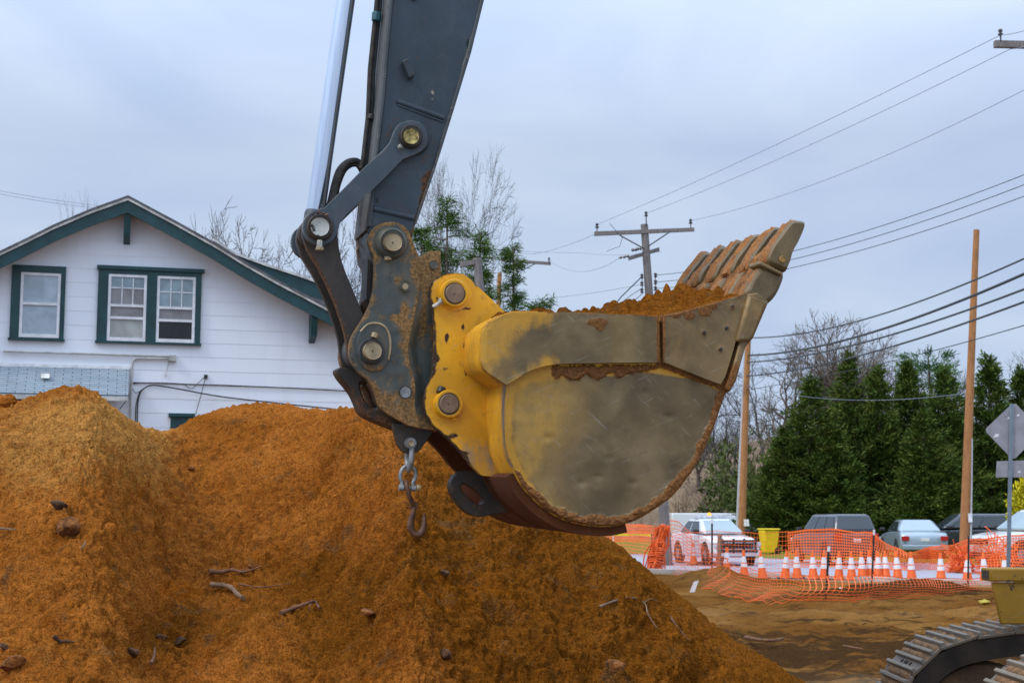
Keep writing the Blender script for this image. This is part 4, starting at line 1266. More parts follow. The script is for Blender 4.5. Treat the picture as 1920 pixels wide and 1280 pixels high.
def hill_z(x, y):
    return float(8.2 * sstep(94, 128, y) * (0.75 + .25 * sstep(-5, 20, x)) - .3)


# ================================================================== SOIL HEAP
sil = [(-420, 800), (-200, 790), (-100, 772), (0, 770), (20, 766), (60, 757), (100, 745), (150, 738), (185, 746), (215, 770), (250, 788), (275, 803), (300, 807), (330, 796), (370, 775), (420, 757), (480, 749), (540, 755), (575, 766), (610, 764), (645, 758), (690, 766), (720, 783),
       (760, 804), (830, 841), (930, 893), (1040, 950), (1140, 1004), (1170, 1026), (1220, 1070), (1270, 1112), (1330, 1166), (1400, 1216), (1450, 1246), (1510, 1284), (1600, 1342), (1680, 1392)]
sd = [12.3] * 6 + [12.2, 12.1, 12.1, 12.2, 12.4, 12.7, 13.1, 13.6, 13.9, 14.1, 14.1, 13.9, 13.7, 13.4, 13.0, 12.6, 12.3, 12.1, 12.0, 11.9, 11.8, 11.7, 11.6, 11.5, 11.4, 11.3, 11.2, 11.1, 11.0, 10.9, 10.8]
while len(sd) < len(sil): sd.insert(0, 12.3)
sd = sd[:len(sil)]
taus = []; els = []
for x, y in sil:
    d = ray(x, y); taus.append(d[0] / d[1]); els.append(d[2] / d[1])
nu, nd = 1300, 700
tt = np.linspace(taus[0], taus[-1], nu)
Dr = np.interp(tt, taus, sd); El = np.interp(tt, taus, els)
ker = np.ones(9) / 9; Dr = np.convolve(np.pad(Dr, 60, 'edge'), np.ones(61) / 61, 'same')[60:-60]
El = np.convolve(np.pad(El, 4, 'edge'), ker, 'same')[4:-4]
dg = np.concatenate([np.linspace(5.6, 7.6, 60, endpoint=False), np.linspace(7.6, 15.2, 580, endpoint=False), np.linspace(15.2, 19.5, 60)])
U, D_ = np.meshgrid(tt, dg, indexing='ij')
zr1 = CAM_Z + El * Dr
kw = 241; zr2 = np.convolve(np.pad(zr1, kw // 2, 'edge'), np.hanning(kw) / np.hanning(kw).sum(), 'valid')
Zr = zr1[:, None]; DR = Dr[:, None]; Zlow = zr2[:, None]
PXc = 960 + F * U          # author-time: roughly the photo column
right = sstep(640, 1000, PXc)
delta = DR - D_
X_, Y_ = U * D_, D_
# slope: repose near the ridge, easing at the foot; a gully left of the middle, a nose between
m0 = (0.66 - 0.10 * right)
soft = 0.45
S0 = np.where(delta > 0, m0 * (np.sqrt(delta ** 2 + soft ** 2) - soft), .58 * (np.sqrt(delta ** 2 + .25 ** 2) - .25))
S1 = np.where(delta > 0, np.where(S0 > 1.75, 1.75 + (S0 - 1.75) * .55, S0), S0)
fade = sstep(.15, 2.2, delta) * sstep(760, 560, PXc)
Zp = Zr * (1 - fade) + Zlow * fade - S1
Zp += 0.16 * np.exp(-((PXc - 110) / 170) ** 2) * np.exp(-((delta - 1.2) / 1.2) ** 2)
Zp -= 0.14 * np.exp(-((PXc - 380) / 130) ** 2) * np.exp(-((delta - 1.8) / 1.3) ** 2)
Zp += 0.26 * np.exp(-((PXc - 690 - 30 * delta) / 70) ** 2) * sstep(.2, 1.5, delta) * sstep(5.5, 3.2, delta)
Zp += 0.22 * np.exp(-((PXc - 500) / 110) ** 2) * sstep(2.6, 3.6, delta)
rough_ = sstep(-.6, .2, delta) * .8 + .2
Nz = 0.16 * (fbm(X_ * 1.3, Y_ * 1.3, 41, 3) - .5) + 0.10 * (fbm(X_ * 4.2, Y_ * 4.2, 42, 4) - .5) + .05 * (fbm(X_ * 11, Y_ * 11, 43, 4, .6) - .5)
def billow(s, seed):
    return np.abs(2 * fbm(X_ * s * .6, Y_ * s * 1.15, seed, 2) - 1)


Nz += .030 * (billow(8, 51) - .25) * (.3 + 1.0 * fbm(X_ * .9, Y_ * .9, 55, 3)) + .044 * (billow(17, 52) - .25) * (.4 + 1.2 * fbm(X_ * 1.5, Y_ * 1.5, 56, 2)) +   .040 * (billow(33, 53) - .25) * (.5 + fbm(X_ * 2.5, Y_ * 2.5, 57, 2))
rdg = 1 - np.abs(2 * fbm(X_ * 7, Y_ * 7, 46, 3) - 1)
Nz += .05 * (rdg - .75) * sstep(.5, .62, fbm(X_ * .8, Y_ * .8, 47, 2))
# runnels down the right flank, combed across the slope
run = fbm((X_ * .80 - Y_ * .35) * 5.5, (X_ * .35 + Y_ * .8) * .9, 44, 4)
Nz += .10 * (run - .5) * sstep(640, 760, PXc)
Nz = Nz - Nz.mean() - .035
Nz = Nz * (1 - .68 * np.exp(-(delta / .45) ** 2)) * rough_
# push the relief out along the slope's own normal
gx = np.gradient(Zp, axis=0) / (np.gradient(X_, axis=0) + 1e-9)
gy = (np.gradient(Zp, axis=1) - gx * np.gradient(X_, axis=1)) / (np.gradient(Y_, axis=1) + 1e-9)
def box_blur(a, k, ax):
    p = [(0, 0), (0, 0)]; p[ax] = (k, k)
    c_ = np.cumsum(np.pad(a, p, 'edge'), axis=ax)
    c_ = np.concatenate([np.zeros_like(np.take(c_, [0], ax)), c_], ax); w = 2 * k + 1
    n_ = a.shape[ax]
    return (np.take(c_, np.arange(w, w + n_), ax) - np.take(c_, np.arange(0, n_), ax)) / w


gx = box_blur(np.clip(gx, -1.5, 1.5), 30, 0); gy = box_blur(np.clip(gy, -1.5, 1.5), 12, 1)
gl = np.sqrt(1 + gx ** 2 + gy ** 2)
X_ = X_ - gx / gl * Nz; Y_ = Y_ - gy / gl * Nz
Zp = np.maximum(Zp + Nz / gl, -.25)
# clods
rg = np.random.default_rng(21)
dtau = tt[1] - tt[0]
Z0p = Zp.copy()
for _ in range(15000):
    iu = rg.integers(5, nu - 5); cy = rg.uniform(7.8, 14.2)
    r = min(.09, .014 + rg.pareto(2.2) * .010)
    cx = tt[iu] * cy
    if abs(Dr[iu] - cy) < .5: r = min(r, .026)
    du = int(r / cy / dtau) + 2
    i0, i1 = max(0, iu - du), min(nu, iu + du + 1)
    j0, j1 = np.searchsorted(dg, [cy - r, cy + r]); j0 = max(0, j0 - 1); j1 = min(nd, j1 + 1)
    xx = X_[i0:i1, j0:j1] - cx; yy = Y_[i0:i1, j0:j1] - cy
    q = 1 - (xx ** 2 + yy ** 2) / r ** 2 * (0.75 + .5 * vnoise(xx / r * 1.7 + iu, yy / r * 1.7, 5))
    Zp[i0:i1, j0:j1] = np.maximum(Zp[i0:i1, j0:j1], np.where(q > 0, Z0p[i0:i1, j0:j1] + np.sqrt(np.clip(q, 0, 1)) * r * rg.uniform(.7, 1.25) - r * .25, -9))
pw = np.stack([X_, Y_, Zp], -1)
PXp, PYp = project(pw)


def blob(cx, cy, rx, ry, p=1.0):
    return np.exp(-((((PXp - cx) / rx) ** 2 + ((PYp - cy) / ry) ** 2) ** p))


wob = 70 * (fbm(X_ * 1.1, Y_ * 1.1, 61, 4) - .5)
straw = blob(60, 850, 200, 130) + .8 * blob(200, 780, 130, 50) + .7 * blob(290, 860, 60, 90) + .55 * blob(430, 760, 100, 20) + .6 * blob(640, 850, 90, 50) + .35 * blob(560, 1250, 110, 120) + .6 * blob(90, 1230, 90, 70) + .3 * blob(690, 950, 24, 120)
darksoil = sstep(-60, 120, PXp + wob - np.interp(PYp, [760, 900, 1060, 1280], [760, 735, 735, 830])) * .95 + .75 * blob(330, 1190, 150, 70) + .8 * blob(600, 1100, 150, 80) + .8 * blob(660, 1210, 110, 100) + .35 * blob(420, 980, 180, 160) + .6 * blob(1240, 1200, 200, 120)  # darker soil tone right of the ridge and in low patches
red = .8 * blob(330, 1110, 60, 40) + .8 * blob(830, 1100, 120, 50) + .6 * blob(640, 1200, 90, 50) + .5 * blob(1000, 1120, 160, 80) + .5 * blob(900, 960, 120, 60)
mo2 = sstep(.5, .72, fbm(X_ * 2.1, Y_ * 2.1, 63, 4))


def soil_mat(name, flat=False):
    n = NT(name)
    a = n.noise(1.6, 7, .62, .4); b = n.noise(11, 7, .68, .3); c = n.noise(55, 6, .7)
    fib = n.noise(18, 5, .65, .8, stretch=(1.0, 1.0, 3.5))
    col = n.mix(n.step(a, .3, .7), (0.262, 0.084, 0.013), (0.375, 0.130, 0.024))
    col = n.mix(n.math('MULTIPLY', n.step(n.math('ADD', n.attr('straw'), n.math('MULTIPLY', n.math('SUBTRACT', b, .5), 1.7)), .5, 1.15), .75), col, n.mix(fib, (0.40, 0.175, 0.036), (0.55, 0.29, 0.085)))
    col = n.mix(n.math('MULTIPLY', n.step(n.math('ADD', n.attr('red'), n.math('MULTIPLY', n.math('SUBTRACT', b, .5), .8)), .4, .9), .8), col, (0.40, 0.110, 0.006))
    col = n.mix(n.math('MULTIPLY', n.step(n.math('ADD', n.attr('darksoil'), n.math('MULTIPLY', n.math('SUBTRACT', b, .5), .9)), .25, .95), .8), col, n.mix(a, (0.095, 0.034, 0.004), (0.175, 0.060, 0.006)))
    col = n.mix(n.math('MULTIPLY', n.step(b, .52, .68), .5), col, (0.15, 0.055, 0.008))
    col = n.mix(n.math('MULTIPLY', n.step(c, .55, .68), .70), col, (0.06, 0.026, 0.006))
    col = n.mix(n.math('MULTIPLY', n.step(n.noise(42, 5, .7, .5), .64, .74), .55), col, (0.46, 0.26, 0.07))
    col = n.mix(n.step(n.noise(130, 2), .80, .83), col, (0.50, 0.44, 0.36))
    g1 = n.step(n.noise(3.6, 7, .68, .9), .54, .68); g2 = n.step(n.noise(4.4, 6, .65, .8, stretch=(1.3, .8, 1.7)), .56, .70)
    col = n.mix(n.math('MULTIPLY', g1, n.mixf(n.attr('straw'), .62, .25)), col, n.mix(c, (0.070, 0.042, 0.020), (0.15, 0.085, 0.038)))
    col = n.mix(n.math('MULTIPLY', g2, .5), col, n.mix(b, (0.22, 0.062, 0.004), (0.42, 0.135, 0.010)))
    col = n.mix(1.0, col, n.mix(n.step(n.noise(75, 4, .75, .3), .34, .66), (.60, .58, .52), (1.42, 1.40, 1.36)), 'MULTIPLY')
    col = n.mix(n.math('MULTIPLY', n.step(n.noise(34, 5, .7, .6, stretch=(.6, .6, 1.5)), .60, .68), .6), col, (.055, .024, .007))
    h = n.math('ADD', n.math('MULTIPLY', b, 1.4), n.math('ADD', n.math('MULTIPLY', c, .55), n.math('MULTIPLY', fib, .6)))
    n.bump(h, .8, .04)
    return n.set(col=col, rough=1.0, spec=.0)


M['soil'] = soil_mat('heap_soil')
ii = np.arange(nu * nd).reshape(nu, nd)
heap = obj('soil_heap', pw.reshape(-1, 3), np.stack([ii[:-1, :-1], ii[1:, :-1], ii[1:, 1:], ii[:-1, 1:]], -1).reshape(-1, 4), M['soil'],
           attrs=dict(straw=straw.ravel(), darksoil=np.clip(darksoil * .95 + .30 * mo2, 0, 1.2).ravel(), red=red.ravel()), smooth=180)
tag(heap, 'huge heap of orange brown dug soil piled in front of the white house', 'soil heap')


def heap_at(px, py, lift=0.0):
    """first point of the heap seen at a photo point"""
    d = ray(px, py); iu = int(np.clip(round((d[0] / d[1] - tt[0]) / dtau), 0, nu - 1))
    e = d[2] / d[1]
    gap = Zp[iu] - (CAM_Z + e * dg)
    j = np.argmax(gap > 0) if (gap > 0).any() else int(np.argmax(gap))
    return np.array([tt[iu] * dg[j], dg[j], Zp[iu, j] + lift])


# bucket load (same soil)
ld = obj('soil_load', soil_pts.reshape(-1, 3), soil_f, M['soil'], attrs=dict(straw=np.full(NSs * NTs, .0), darksoil=np.full(NSs * NTs, .80), red=np.full(NSs * NTs, .30)), smooth=180)
tag(ld, 'load of crumbly orange soil heaped inside the excavator bucket', 'soil load')

# sticks, roots and clods lying on the heap
M['stick'] = simple('stick_bark', (0.16, 0.095, 0.05), .85, 0, .4, 12, .4, 60, .004)
M['root'] = simple('root_bark', (0.14, 0.062, 0.028), .9, 0, .4, 12, .4, 60, .004)
M['clod'] = simple('dark_clod', (0.070, 0.030, 0.009), .95, 0, .5, 14, .8, 50, .02)
M['clod2'] = simple('brown_clod', (0.20, 0.070, 0.012), 1.0, 0, .6, 14, .9, 50, .03)


def stick(name, label, cat, pts, r, mat, lift=.02, group=None, branches=()):
    P = [heap_at(x, y, lift) for x, y in pts]
    P = smooth_poly([tuple(p) for p in P], 4, False)
    if not hasattr(r, '__len__'): r = (r, r * .6)
    mb = MB().tube(P, list(np.linspace(r[0], r[1], len(P)) * (1 + .15 * np.sin(np.arange(len(P)) * 1.7))), 8)
    for b in branches:
        Q = smooth_poly([tuple(heap_at(x, y, lift)) for x, y in b], 3, False)
        mb.tube(Q, list(np.linspace(r[1] * .8, r[1] * .3, len(Q))), 6)
    o = mb.build(name, mat, None)
    return tag(o, label, cat, group)


stick('stick', 'short smooth cut stick with a pale end lying mid heap', 'stick', [(394, 1103), (412, 1106), (432, 1113), (445, 1121), (456, 1131)], (.020, .017), M['stick'], .03)
stick('root', 'thick reddish root curving right of the smooth cut stick', 'root', [(526, 1157), (548, 1150), (568, 1141), (588, 1139), (598, 1148)], (.018, .007), M['root'], .025, branches=[[(585, 1140), (581, 1150), (580, 1156)]])
stick('root', 'flat splintered root lying above the smooth cut stick', 'root', [(392, 1078), (414, 1079), (436, 1075), (458, 1078), (490, 1068)], (.022, .005), M['root'], .02, branches=[[(440, 1076), (462, 1070), (486, 1062)]])
stick('root', 'long thin dark root just below the splintered root', 'root', [(448, 1098), (480, 1103), (510, 1104), (545, 1099)], (.007, .003), M['root'], .012)
stick('root', 'upright broken root end at the foot of the heap', 'root', [(283, 1266), (287, 1250), (290, 1232)], (.012, .006), M['root'], .05)
stick('root', 'forked root with a curled tip on the dark right flank', 'root', [(1124, 1142), (1150, 1132), (1180, 1130), (1208, 1137), (1216, 1160), (1232, 1186)], (.010, .004), M['stick'], .015, branches=[[(1206, 1136), (1220, 1130), (1235, 1131)]])
stick('root', 'straight thin root leaning downhill on the dark right flank', 'root', [(1256, 1160), (1272, 1182), (1290, 1205)], (.010, .005), M['root'], .015)
stick('root', 'thin twig at the left edge of the heap near the straw coloured soil', 'root', [(-4, 998), (12, 1000), (28, 999)], (.010, .005), M['stick'], .02)
stick('root', 'small hooked root beside the tumbled brown clod', 'root', [(152, 1036), (157, 1028), (161, 1022)], (.009, .004), M['stick'], .02)
stick('root', 'dark rotten root lying near the lower left of the heap', 'root', [(100, 1204), (112, 1210), (124, 1212), (138, 1213)], (.014, .006), M['clod'], .015)
stick('root', 'thick curved tan root poking up at the left end of the heap', 'root', [(-30, 728), (-12, 730), (4, 735), (16, 744), (22, 756)], (.075, .06), M['soil'], .02)


for lb, pts, r_ in (('dead branch lying on the dark rutted dirt right of the heap', [(1398, 1194), (1420, 1198), (1448, 1200), (1468, 1196)], .03), ('thin dead stick on the rutted dirt nearer the track', [(1582, 1210), (1600, 1213), (1618, 1216)], .016)):
    P = smooth_poly([tuple(ground(x, y, .05)) for x, y in pts], 4, False)
    tag(MB().tube(P, list(np.linspace(r_, r_ * .5, len(P))), 7).build('stick', M['root'], None), lb, 'stick')


def clod(label, px, py, r, mat, seed, squash=.7):
    p = heap_at(px, py)
    bm = bmesh.new(); bmesh.ops.create_icosphere(bm, subdivisions=3, radius=1)
    rg = np.random.default_rng(seed); A = rg.normal(size=(9, 3)); A /= np.linalg.norm(A, axis=1)[:, None]; off = rg.uniform(.45, .95, 9)
    for v in bm.verts:
        d = np.array(v.co)
        k = min([1.0] + [o_ / max(1e-3, float(d @ a)) for a, o_ in zip(A, off) if d @ a > .3])
        k *= 1 + .16 * (vnoise(d[0] * 3 + seed, d[1] * 3 + d[2] * 2, seed) - .5)
        v.co = Vector(d * k)
    r *= .82
    V = [(v.co.x * r, v.co.y * r, v.co.z * r * squash) for v in bm.verts]; Fc = [[v.index for v in f.verts] for f in bm.faces]
    bm.free()
    o = obj('soil_clod', V, Fc, mat, None, smooth=40)
    o.location = tuple(p + np.array([0, -r * .05, r * .08])); o.rotation_euler = tuple(rg.uniform(-.4, .4, 3))
    return tag(o, label, 'clod', 'clods on the soil heap')


clod('dark hollow clod above the tumbled brown clod on the left mound', 110, 950, .085, M['clod'], 1, .55)
clod('large tumbled brown clod on the left mound', 127, 990, .105, M['clod2'], 2, .9)
clod('dark lump at the bottom left of the heap beside a flat clod', 250, 1229, .07, M['clod'], 3, .6)
clod('round dark clod topmost of the group low on the heap', 303, 1200, .05, M['clod'], 4)
clod('round dark clod right of the topmost one low on the heap', 337, 1211, .06, M['clod'], 5)
clod('brown clod at the very foot of the dark right flank', 1152, 1252, .09, M['clod2'], 6)
clod('brown clod at the lower left corner of the heap', 25, 1252, .10, M['clod2'], 7, .6)
clod('small dark clod near the lower left corner of the heap', 8, 1214, .05, M['clod'], 8)
clod('reddish clod beside the foot of the lit ridge', 690, 1150, .06, M['clod2'], 9)
clod('small grey brown clod halfway down the left valley', 358, 880, .045, M['clod2'], 10)
clod('small dark clod on the dark right flank below the hook', 835, 1075, .05, M['clod'], 11)
clod('dark clod low on the right flank near the bottom edge', 835, 1232, .055, M['clod'], 12)
clod('small brown clod between the cut stick and the thick root', 472, 1063, .04, M['clod2'], 13)
clod('rounded clod resting against the thick reddish root', 553, 1139, .055, M['clod2'], 14, .8)
# ================================================================== HOUSE
HA = math.radians(15)
HO = at(240, 600, 25.0)
HU = np.array([math.cos(HA), math.sin(HA), 0]); HN = np.array([math.sin(HA), -math.cos(HA), 0])
H0 = np.array([HO[0], HO[1], 0.0])


def hw(px, py, off=0.0):
    d = ray(px, py)
    k = ((H0 - ORG) @ HN + off) / (d @ HN)
    q = ORG + d * k - H0
    return q @ HU, q[2]


house = thing('house', 'white shingled house with dark green trim standing behind the soil heap', 'house', tuple(H0), HA)
M['siding'] = None
n = NT('white_siding')
br = n.t.nodes.new('ShaderNodeTexBrick')
mpn = n.t.nodes.new('ShaderNodeMapping'); mpn.inputs['Rotation'].default_value = (math.pi / 2, 0, 0)
n.link(n.co, mpn.inputs[0]); n.link(mpn.outputs[0], br.inputs['Vector'])
br.inputs['Scale'].default_value = 1.0; br.inputs['Brick Width'].default_value = .61; br.inputs['Row Height'].default_value = .253
br.inputs['Mortar Size'].default_value = .0030; br.inputs['Mortar Smooth'].default_value = .3
br.inputs['Color1'].default_value = (.81, .835, .875, 1); br.inputs['Color2'].default_value = (.785, .81, .85, 1); br.inputs['Mortar'].default_value = (.73, .75, .79, 1)
st_ = n.noise(3, 6, .6, 0, stretch=(1, 1, .12))
c = n.mix(n.math('MULTIPLY', n.step(st_, .5, .8), .22), br.outputs['Color'], (.55, .53, .50))
c = n.mix(n.math('MULTIPLY', n.step(n.noise(7, 7, .7), .62, .75), .2), c, (.5, .47, .42))
n.bump(n.noise(40, 3, stretch=(1, 1, .1)), .15, .003)
M['siding'] = n.set(col=c, rough=.6)
M['green'] = simple('green_trim_paint', (0.004, 0.042, 0.045), .45, 0, .25, 4, .2, 40, .003)
M['white'] = simple('white_trim_paint', (.72, .72, .72), .5, 0, .12, 9, .25, 40, .003)
M['shingle'] = simple('roof_shingle', (.10, .10, .105), .9, 0, .4, 8, .5, 30, .01)
M['dripedge'] = simple('roof_drip_edge', (.52, .50, .46), .6, 0, .3, 5)
M['soffit'] = simple('soffit_white', (.60, .57, .54), .7, 0, .15, 4)


def glass(name, col, rough=.05, spec=.5):
    n = NT(name); c = n.mix(n.step(n.noise(2.5, 4, .5, .6), .3, .75), sc(col, .75), sc(col, 1.2))
    return n.set(col=c, rough=rough, spec=spec)


M['glasspale'] = glass('pane_with_white_curtain', (.38, .45, .50), .12)
M['glassblue'] = glass('pane_painted_reflection', (.26, .34, .37), .10)  # light blue-grey reflection painted into the pane colour
M['glassgrey'] = glass('pane_with_grey_blind', (.24, .23, .23), .15)
M['glasscream'] = glass('pane_with_cream_curtain', (.36, .37, .34), .2)
M['glassdark'] = glass('open_dark_pane', (.012, .012, .014), .15)

# wall: lapped courses clipped to the gable
peak = hw(240, 392, 0); reave = hw(690, 634, 0); leave_ = hw(-190, 572, 0)
gr = [(peak[0], peak[1] + .05), (reave[0], reave[1] + .02)]
gl = [(leave_[0], leave_[1]), (peak[0], peak[1] + .05)]
uL, uR = leave_[0], reave[0]


def gable_x(z):
    xr = uR if z < gr[1][1] else np.interp(z, [gr[1][1], gr[0][1]], [gr[1][0], gr[0][0]])
    xl = uL if z < gl[0][1] else np.interp(z, [gl[0][1], gl[1][1]], [gl[0][0], gl[1][0]])
    return xl, xr


V = []; Fc = []
hc = .253; z = 0.0
zt = peak[1] + .04
while z < zt:
    z1 = min(z + hc, zt)
    zz = [z, z1]
    for brk in (gr[1][1], gl[0][1]):
        if z < brk < z1: zz.append(brk)
    zz.sort()
    row = []
    for q in zz:
        xl, xr = gable_x(q); yy = -(.004 + .0045 * (z1 - q) / hc)
        row.append((xl, xr, yy, q))
    for a, b in zip(row[:-1], row[1:]):
        k = len(V); V += [(a[0], a[2], a[3]), (a[1], a[2], a[3]), (b[1], b[2], b[3]), (b[0], b[2], b[3])]
        Fc.append([k, k + 1, k + 2, k + 3])
    a = row[0]; k = len(V)
    V += [(a[0], a[2], a[3]), (a[1], a[2], a[3]), (a[1], 0.0, a[3]), (a[0], 0.0, a[3])]; Fc.append([k, k + 3, k + 2, k + 1])
    z = z1
obj('front_wall', V, Fc, M['siding'], house, local=True, smooth=0)
MB().prism([(uL + .02, .01, 0), (uR - .02, .01, 0), (uR - .02, .01, reave[1]), (peak[0], .01, peak[1]), (uL + .02, .01, leave_[1])], (0, 9.0, 0)).build('house_walls', M['siding'], house, local=True, smooth=0)

OV = .45


def roofline(pts, off): return [hw(x, y, off) for x, y in pts]


up_r = roofline([(240, 376), (330, 424), (400, 463), (460, 500), (520, 534), (570, 560), (640, 597), (705, 632)], OV)
up_l = roofline([(240, 376), (170, 401), (100, 431), (50, 456), (0, 480), (-110, 532), (-215, 575)], OV)
for side, up, wid in (('r', up_r, 1), ('l', up_l, 1)):
    bw = .215
    V = []
    mb = MB()
    for (a, b) in zip(up[:-1], up[1:]):
        mb.hexa([(a[0], -OV, a[1] - bw), (b[0], -OV, b[1] - bw), (b[0], -OV + .05, b[1] - bw), (a[0], -OV + .05, a[1] - bw),
                 (a[0], -OV, a[1]), (b[0], -OV, b[1]), (b[0], -OV + .05, b[1]), (a[0], -OV + .05, a[1])])
    mb.build('bargeboard', M['green'], house, local=True, smooth=0)
    rf = MB(); dr = MB()
    for (a, b) in zip(up[:-1], up[1:]):
        rf.hexa([(a[0], -OV - .05, a[1] + .05), (b[0], -OV - .05, b[1] + .05), (b[0], 9.4, b[1] + .05), (a[0], 9.4, a[1] + .05),
                 (a[0], -OV - .05, a[1] + .085), (b[0], -OV - .05, b[1] + .085), (b[0], 9.4, b[1] + .085), (a[0], 9.4, a[1] + .085)])
        dr.hexa([(a[0], -OV - .035, a[1] + .001), (b[0], -OV - .035, b[1] + .001), (b[0], -OV + .15, b[1] + .001), (a[0], -OV + .15, a[1] + .001),
                 (a[0], -OV - .035, a[1] + .049), (b[0], -OV - .035, b[1] + .049), (b[0], -OV + .15, b[1] + .049), (a[0], -OV + .15, a[1] + .049)])
    ro = rf.build('roof', M['shingle'], house, local=True, smooth=0)
    dr.build('roof_edge', M['dripedge'], ro, local=True, smooth=0)
    so = MB()
    for (a, b) in zip(up[:-1], up[1:]):
        so.hexa([(a[0], -OV + .052, a[1] - .06), (b[0], -OV + .052, b[1] - .06), (b[0], -.02, b[1] - .06), (a[0], -.02, a[1] - .06),
                 (a[0], -OV + .052, a[1] - .02), (b[0], -OV + .052, b[1] - .02), (b[0], -.02, b[1] - .02), (a[0], -.02, a[1] - .02)])
    so.build('soffit', M['soffit'], ro, local=True, smooth=0)
for a, b in (((233, 400), (244, 443)), ((583, 588), (594, 630))):
    u0, z1 = hw(*a, .3); u1, z0 = hw(*b, .3)
    MB().hexa([(u0, -.32, z0), (u1, -.32, z0), (u1, -.01, z0 - .1), (u0, -.01, z0 - .1), (u0, -.42, z1), (u1, -.42, z1), (u1, -.01, z1), (u0, -.01, z1)]).build('eave_bracket', M['green'], house, local=True, smooth=0)
# rear wing: its bargeboard, wall and roof show above the right slope
RO = -3.6
rp = roofline([(400, 452), (440, 478), (470, 489), (500, 500), (560, 519), (640, 548)], RO)
mb = MB(); rf = MB(); wl = MB()
for a, b in zip(rp[:-1], rp[1:]):
    y = -RO
    mb.hexa([(a[0], y, a[1] - .30), (b[0], y, b[1] - .30), (b[0], y + .05, b[1] - .30), (a[0], y + .05, a[1] - .30), (a[0], y, a[1]), (b[0], y, b[1]), (b[0], y + .05, b[1]), (a[0], y + .05, a[1])])
    rf.hexa([(a[0], y - .05, a[1] + .001), (b[0], y - .05, b[1] + .001), (b[0], y + 4, b[1] + .001), (a[0], y + 4, a[1] + .001), (a[0], y - .05, a[1] + .05), (b[0], y - .05, b[1] + .05), (b[0], y + 4, b[1] + .05), (a[0], y + 4, a[1] + .05)])
    wl.hexa([(a[0], y + .3, 2.0), (b[0], y + .3, 2.0), (b[0], y + 3.8, 2.0), (a[0], y + 3.8, 2.0), (a[0], y + .3, a[1] - .02), (b[0], y + .3, b[1] - .02), (b[0], y + 3.8, b[1] - .02), (a[0], y + 3.8, a[1] - .02)])
ww = wl.build('rear_wing_wall', M['siding'], house, local=True, smooth=0)
mb.build('rear_bargeboard', M['green'], ww, local=True, smooth=0)
rr_ = rf.build('rear_roof', M['dripedge'], ww, local=True, smooth=0)


def hbox(mb, p0, p1, y0, y1):
    """box from photo corner p0 (top left) to p1 (bottom right) on the wall, y0..y1 metres proud of it"""
    u0, z1 = hw(*p0, y1); u1, z0 = hw(*p1, y1)
    mb.box(min(u0, u1), max(u0, u1), -y1, -y0, z0, z1)
    return mb


def window(name, frame, sashes, head=None):
    f = MB()
    (x0, y0), (x1, y1) = frame
    xs = [s[0][0] for s in sashes]; xe = [s[1][0] for s in sashes]
    ytop = min(s[0][1] for s in sashes); ybot = max(s[1][1] for s in sashes)
    u = lambda x, y: hw(x, y, .05)
    U0, Z1 = u(x0, y0); U1, Z0 = u(x1, y1)
    zt_ = u((x0 + x1) / 2, ytop)[1]; zb_ = u((x0 + x1) / 2, ybot)[1]
    f.box(U0, U1, -.07, .0, zt_, Z1); f.box(U0, U1, -.072, .0, Z0, zb_)
    edges = [U0]
    for a, b in zip(xs, xe): edges += [u(a, y1)[0] + .012, u(b, y1)[0] + .012]
    edges.append(U1)
    for i in range(0, len(edges), 2): f.box(edges[i], edges[i + 1], -.07, .0, zb_, zt_)
    w = f.build('window', M['green'], house, local=True, smooth=0)
    if head:
        h = MB(); hu0, hz1 = hw(*head[0], .11); hu1, hz0 = hw(*head[1], .11)
        h.box(hu0, hu1, -.11, -.0, Z1 - .02, Z1 + .045); h.build('window_head', M['green'], w, local=True, smooth=0)
    s_ = MB(); s_.box(U0 - .02, U1 + .02, -.085, -.0, Z0 - .03, Z0 + .006); s_.build('window_sill', M['green'], w, local=True, smooth=0)
    for k, (a, b, rails, bars, panes) in enumerate(sashes):
        cx = (a[0] + b[0]) / 2
        S0 = edges[1 + 2 * k] + .002; S1 = edges[2 + 2 * k] - .002; T = zt_ - .003; B = zb_ + .003
        m = MB(); fw = .048
        m.box(S0, S0 + fw, -.060, -.006, B, T); m.box(S1 - fw, S1, -.060, -.006, B, T)
        m.box(S0 + fw, S1 - fw, -.060, -.006, T - fw, T); m.box(S0 + fw, S1 - fw, -.063, -.006, B, B + fw * 1.3)
        ht = T - B
        for r in rails: m.box(S0 + fw, S1 - fw, -.066, -.006, T - ht * r - .022, T - ht * r + .022)
        for (r0, r1, nb) in bars:
            if r0 > .1: m.box(S0 + fw, S1 - fw, -.048, -.03, T - ht * r0 - .009, T - ht * r0 + .009)
            for q in range(1, nb):
                x = S0 + fw + (S1 - S0 - 2 * fw) * q / nb
                m.box(x - .009, x + .009, -.048, -.03, T - ht * r1, T - ht * r0)
        so_ = m.build('sash', M['white'], w, local=True, smooth=0)
        for (r0, r1, mt) in panes:
            MB().box(S0 + fw - .002, S1 - fw + .002, -.0365 - .001 * (r0 > .4), -.02, T - ht * r1 + .001, T - ht * r0 - .001).build('pane', M[mt], so_, local=True, smooth=0)
    return w


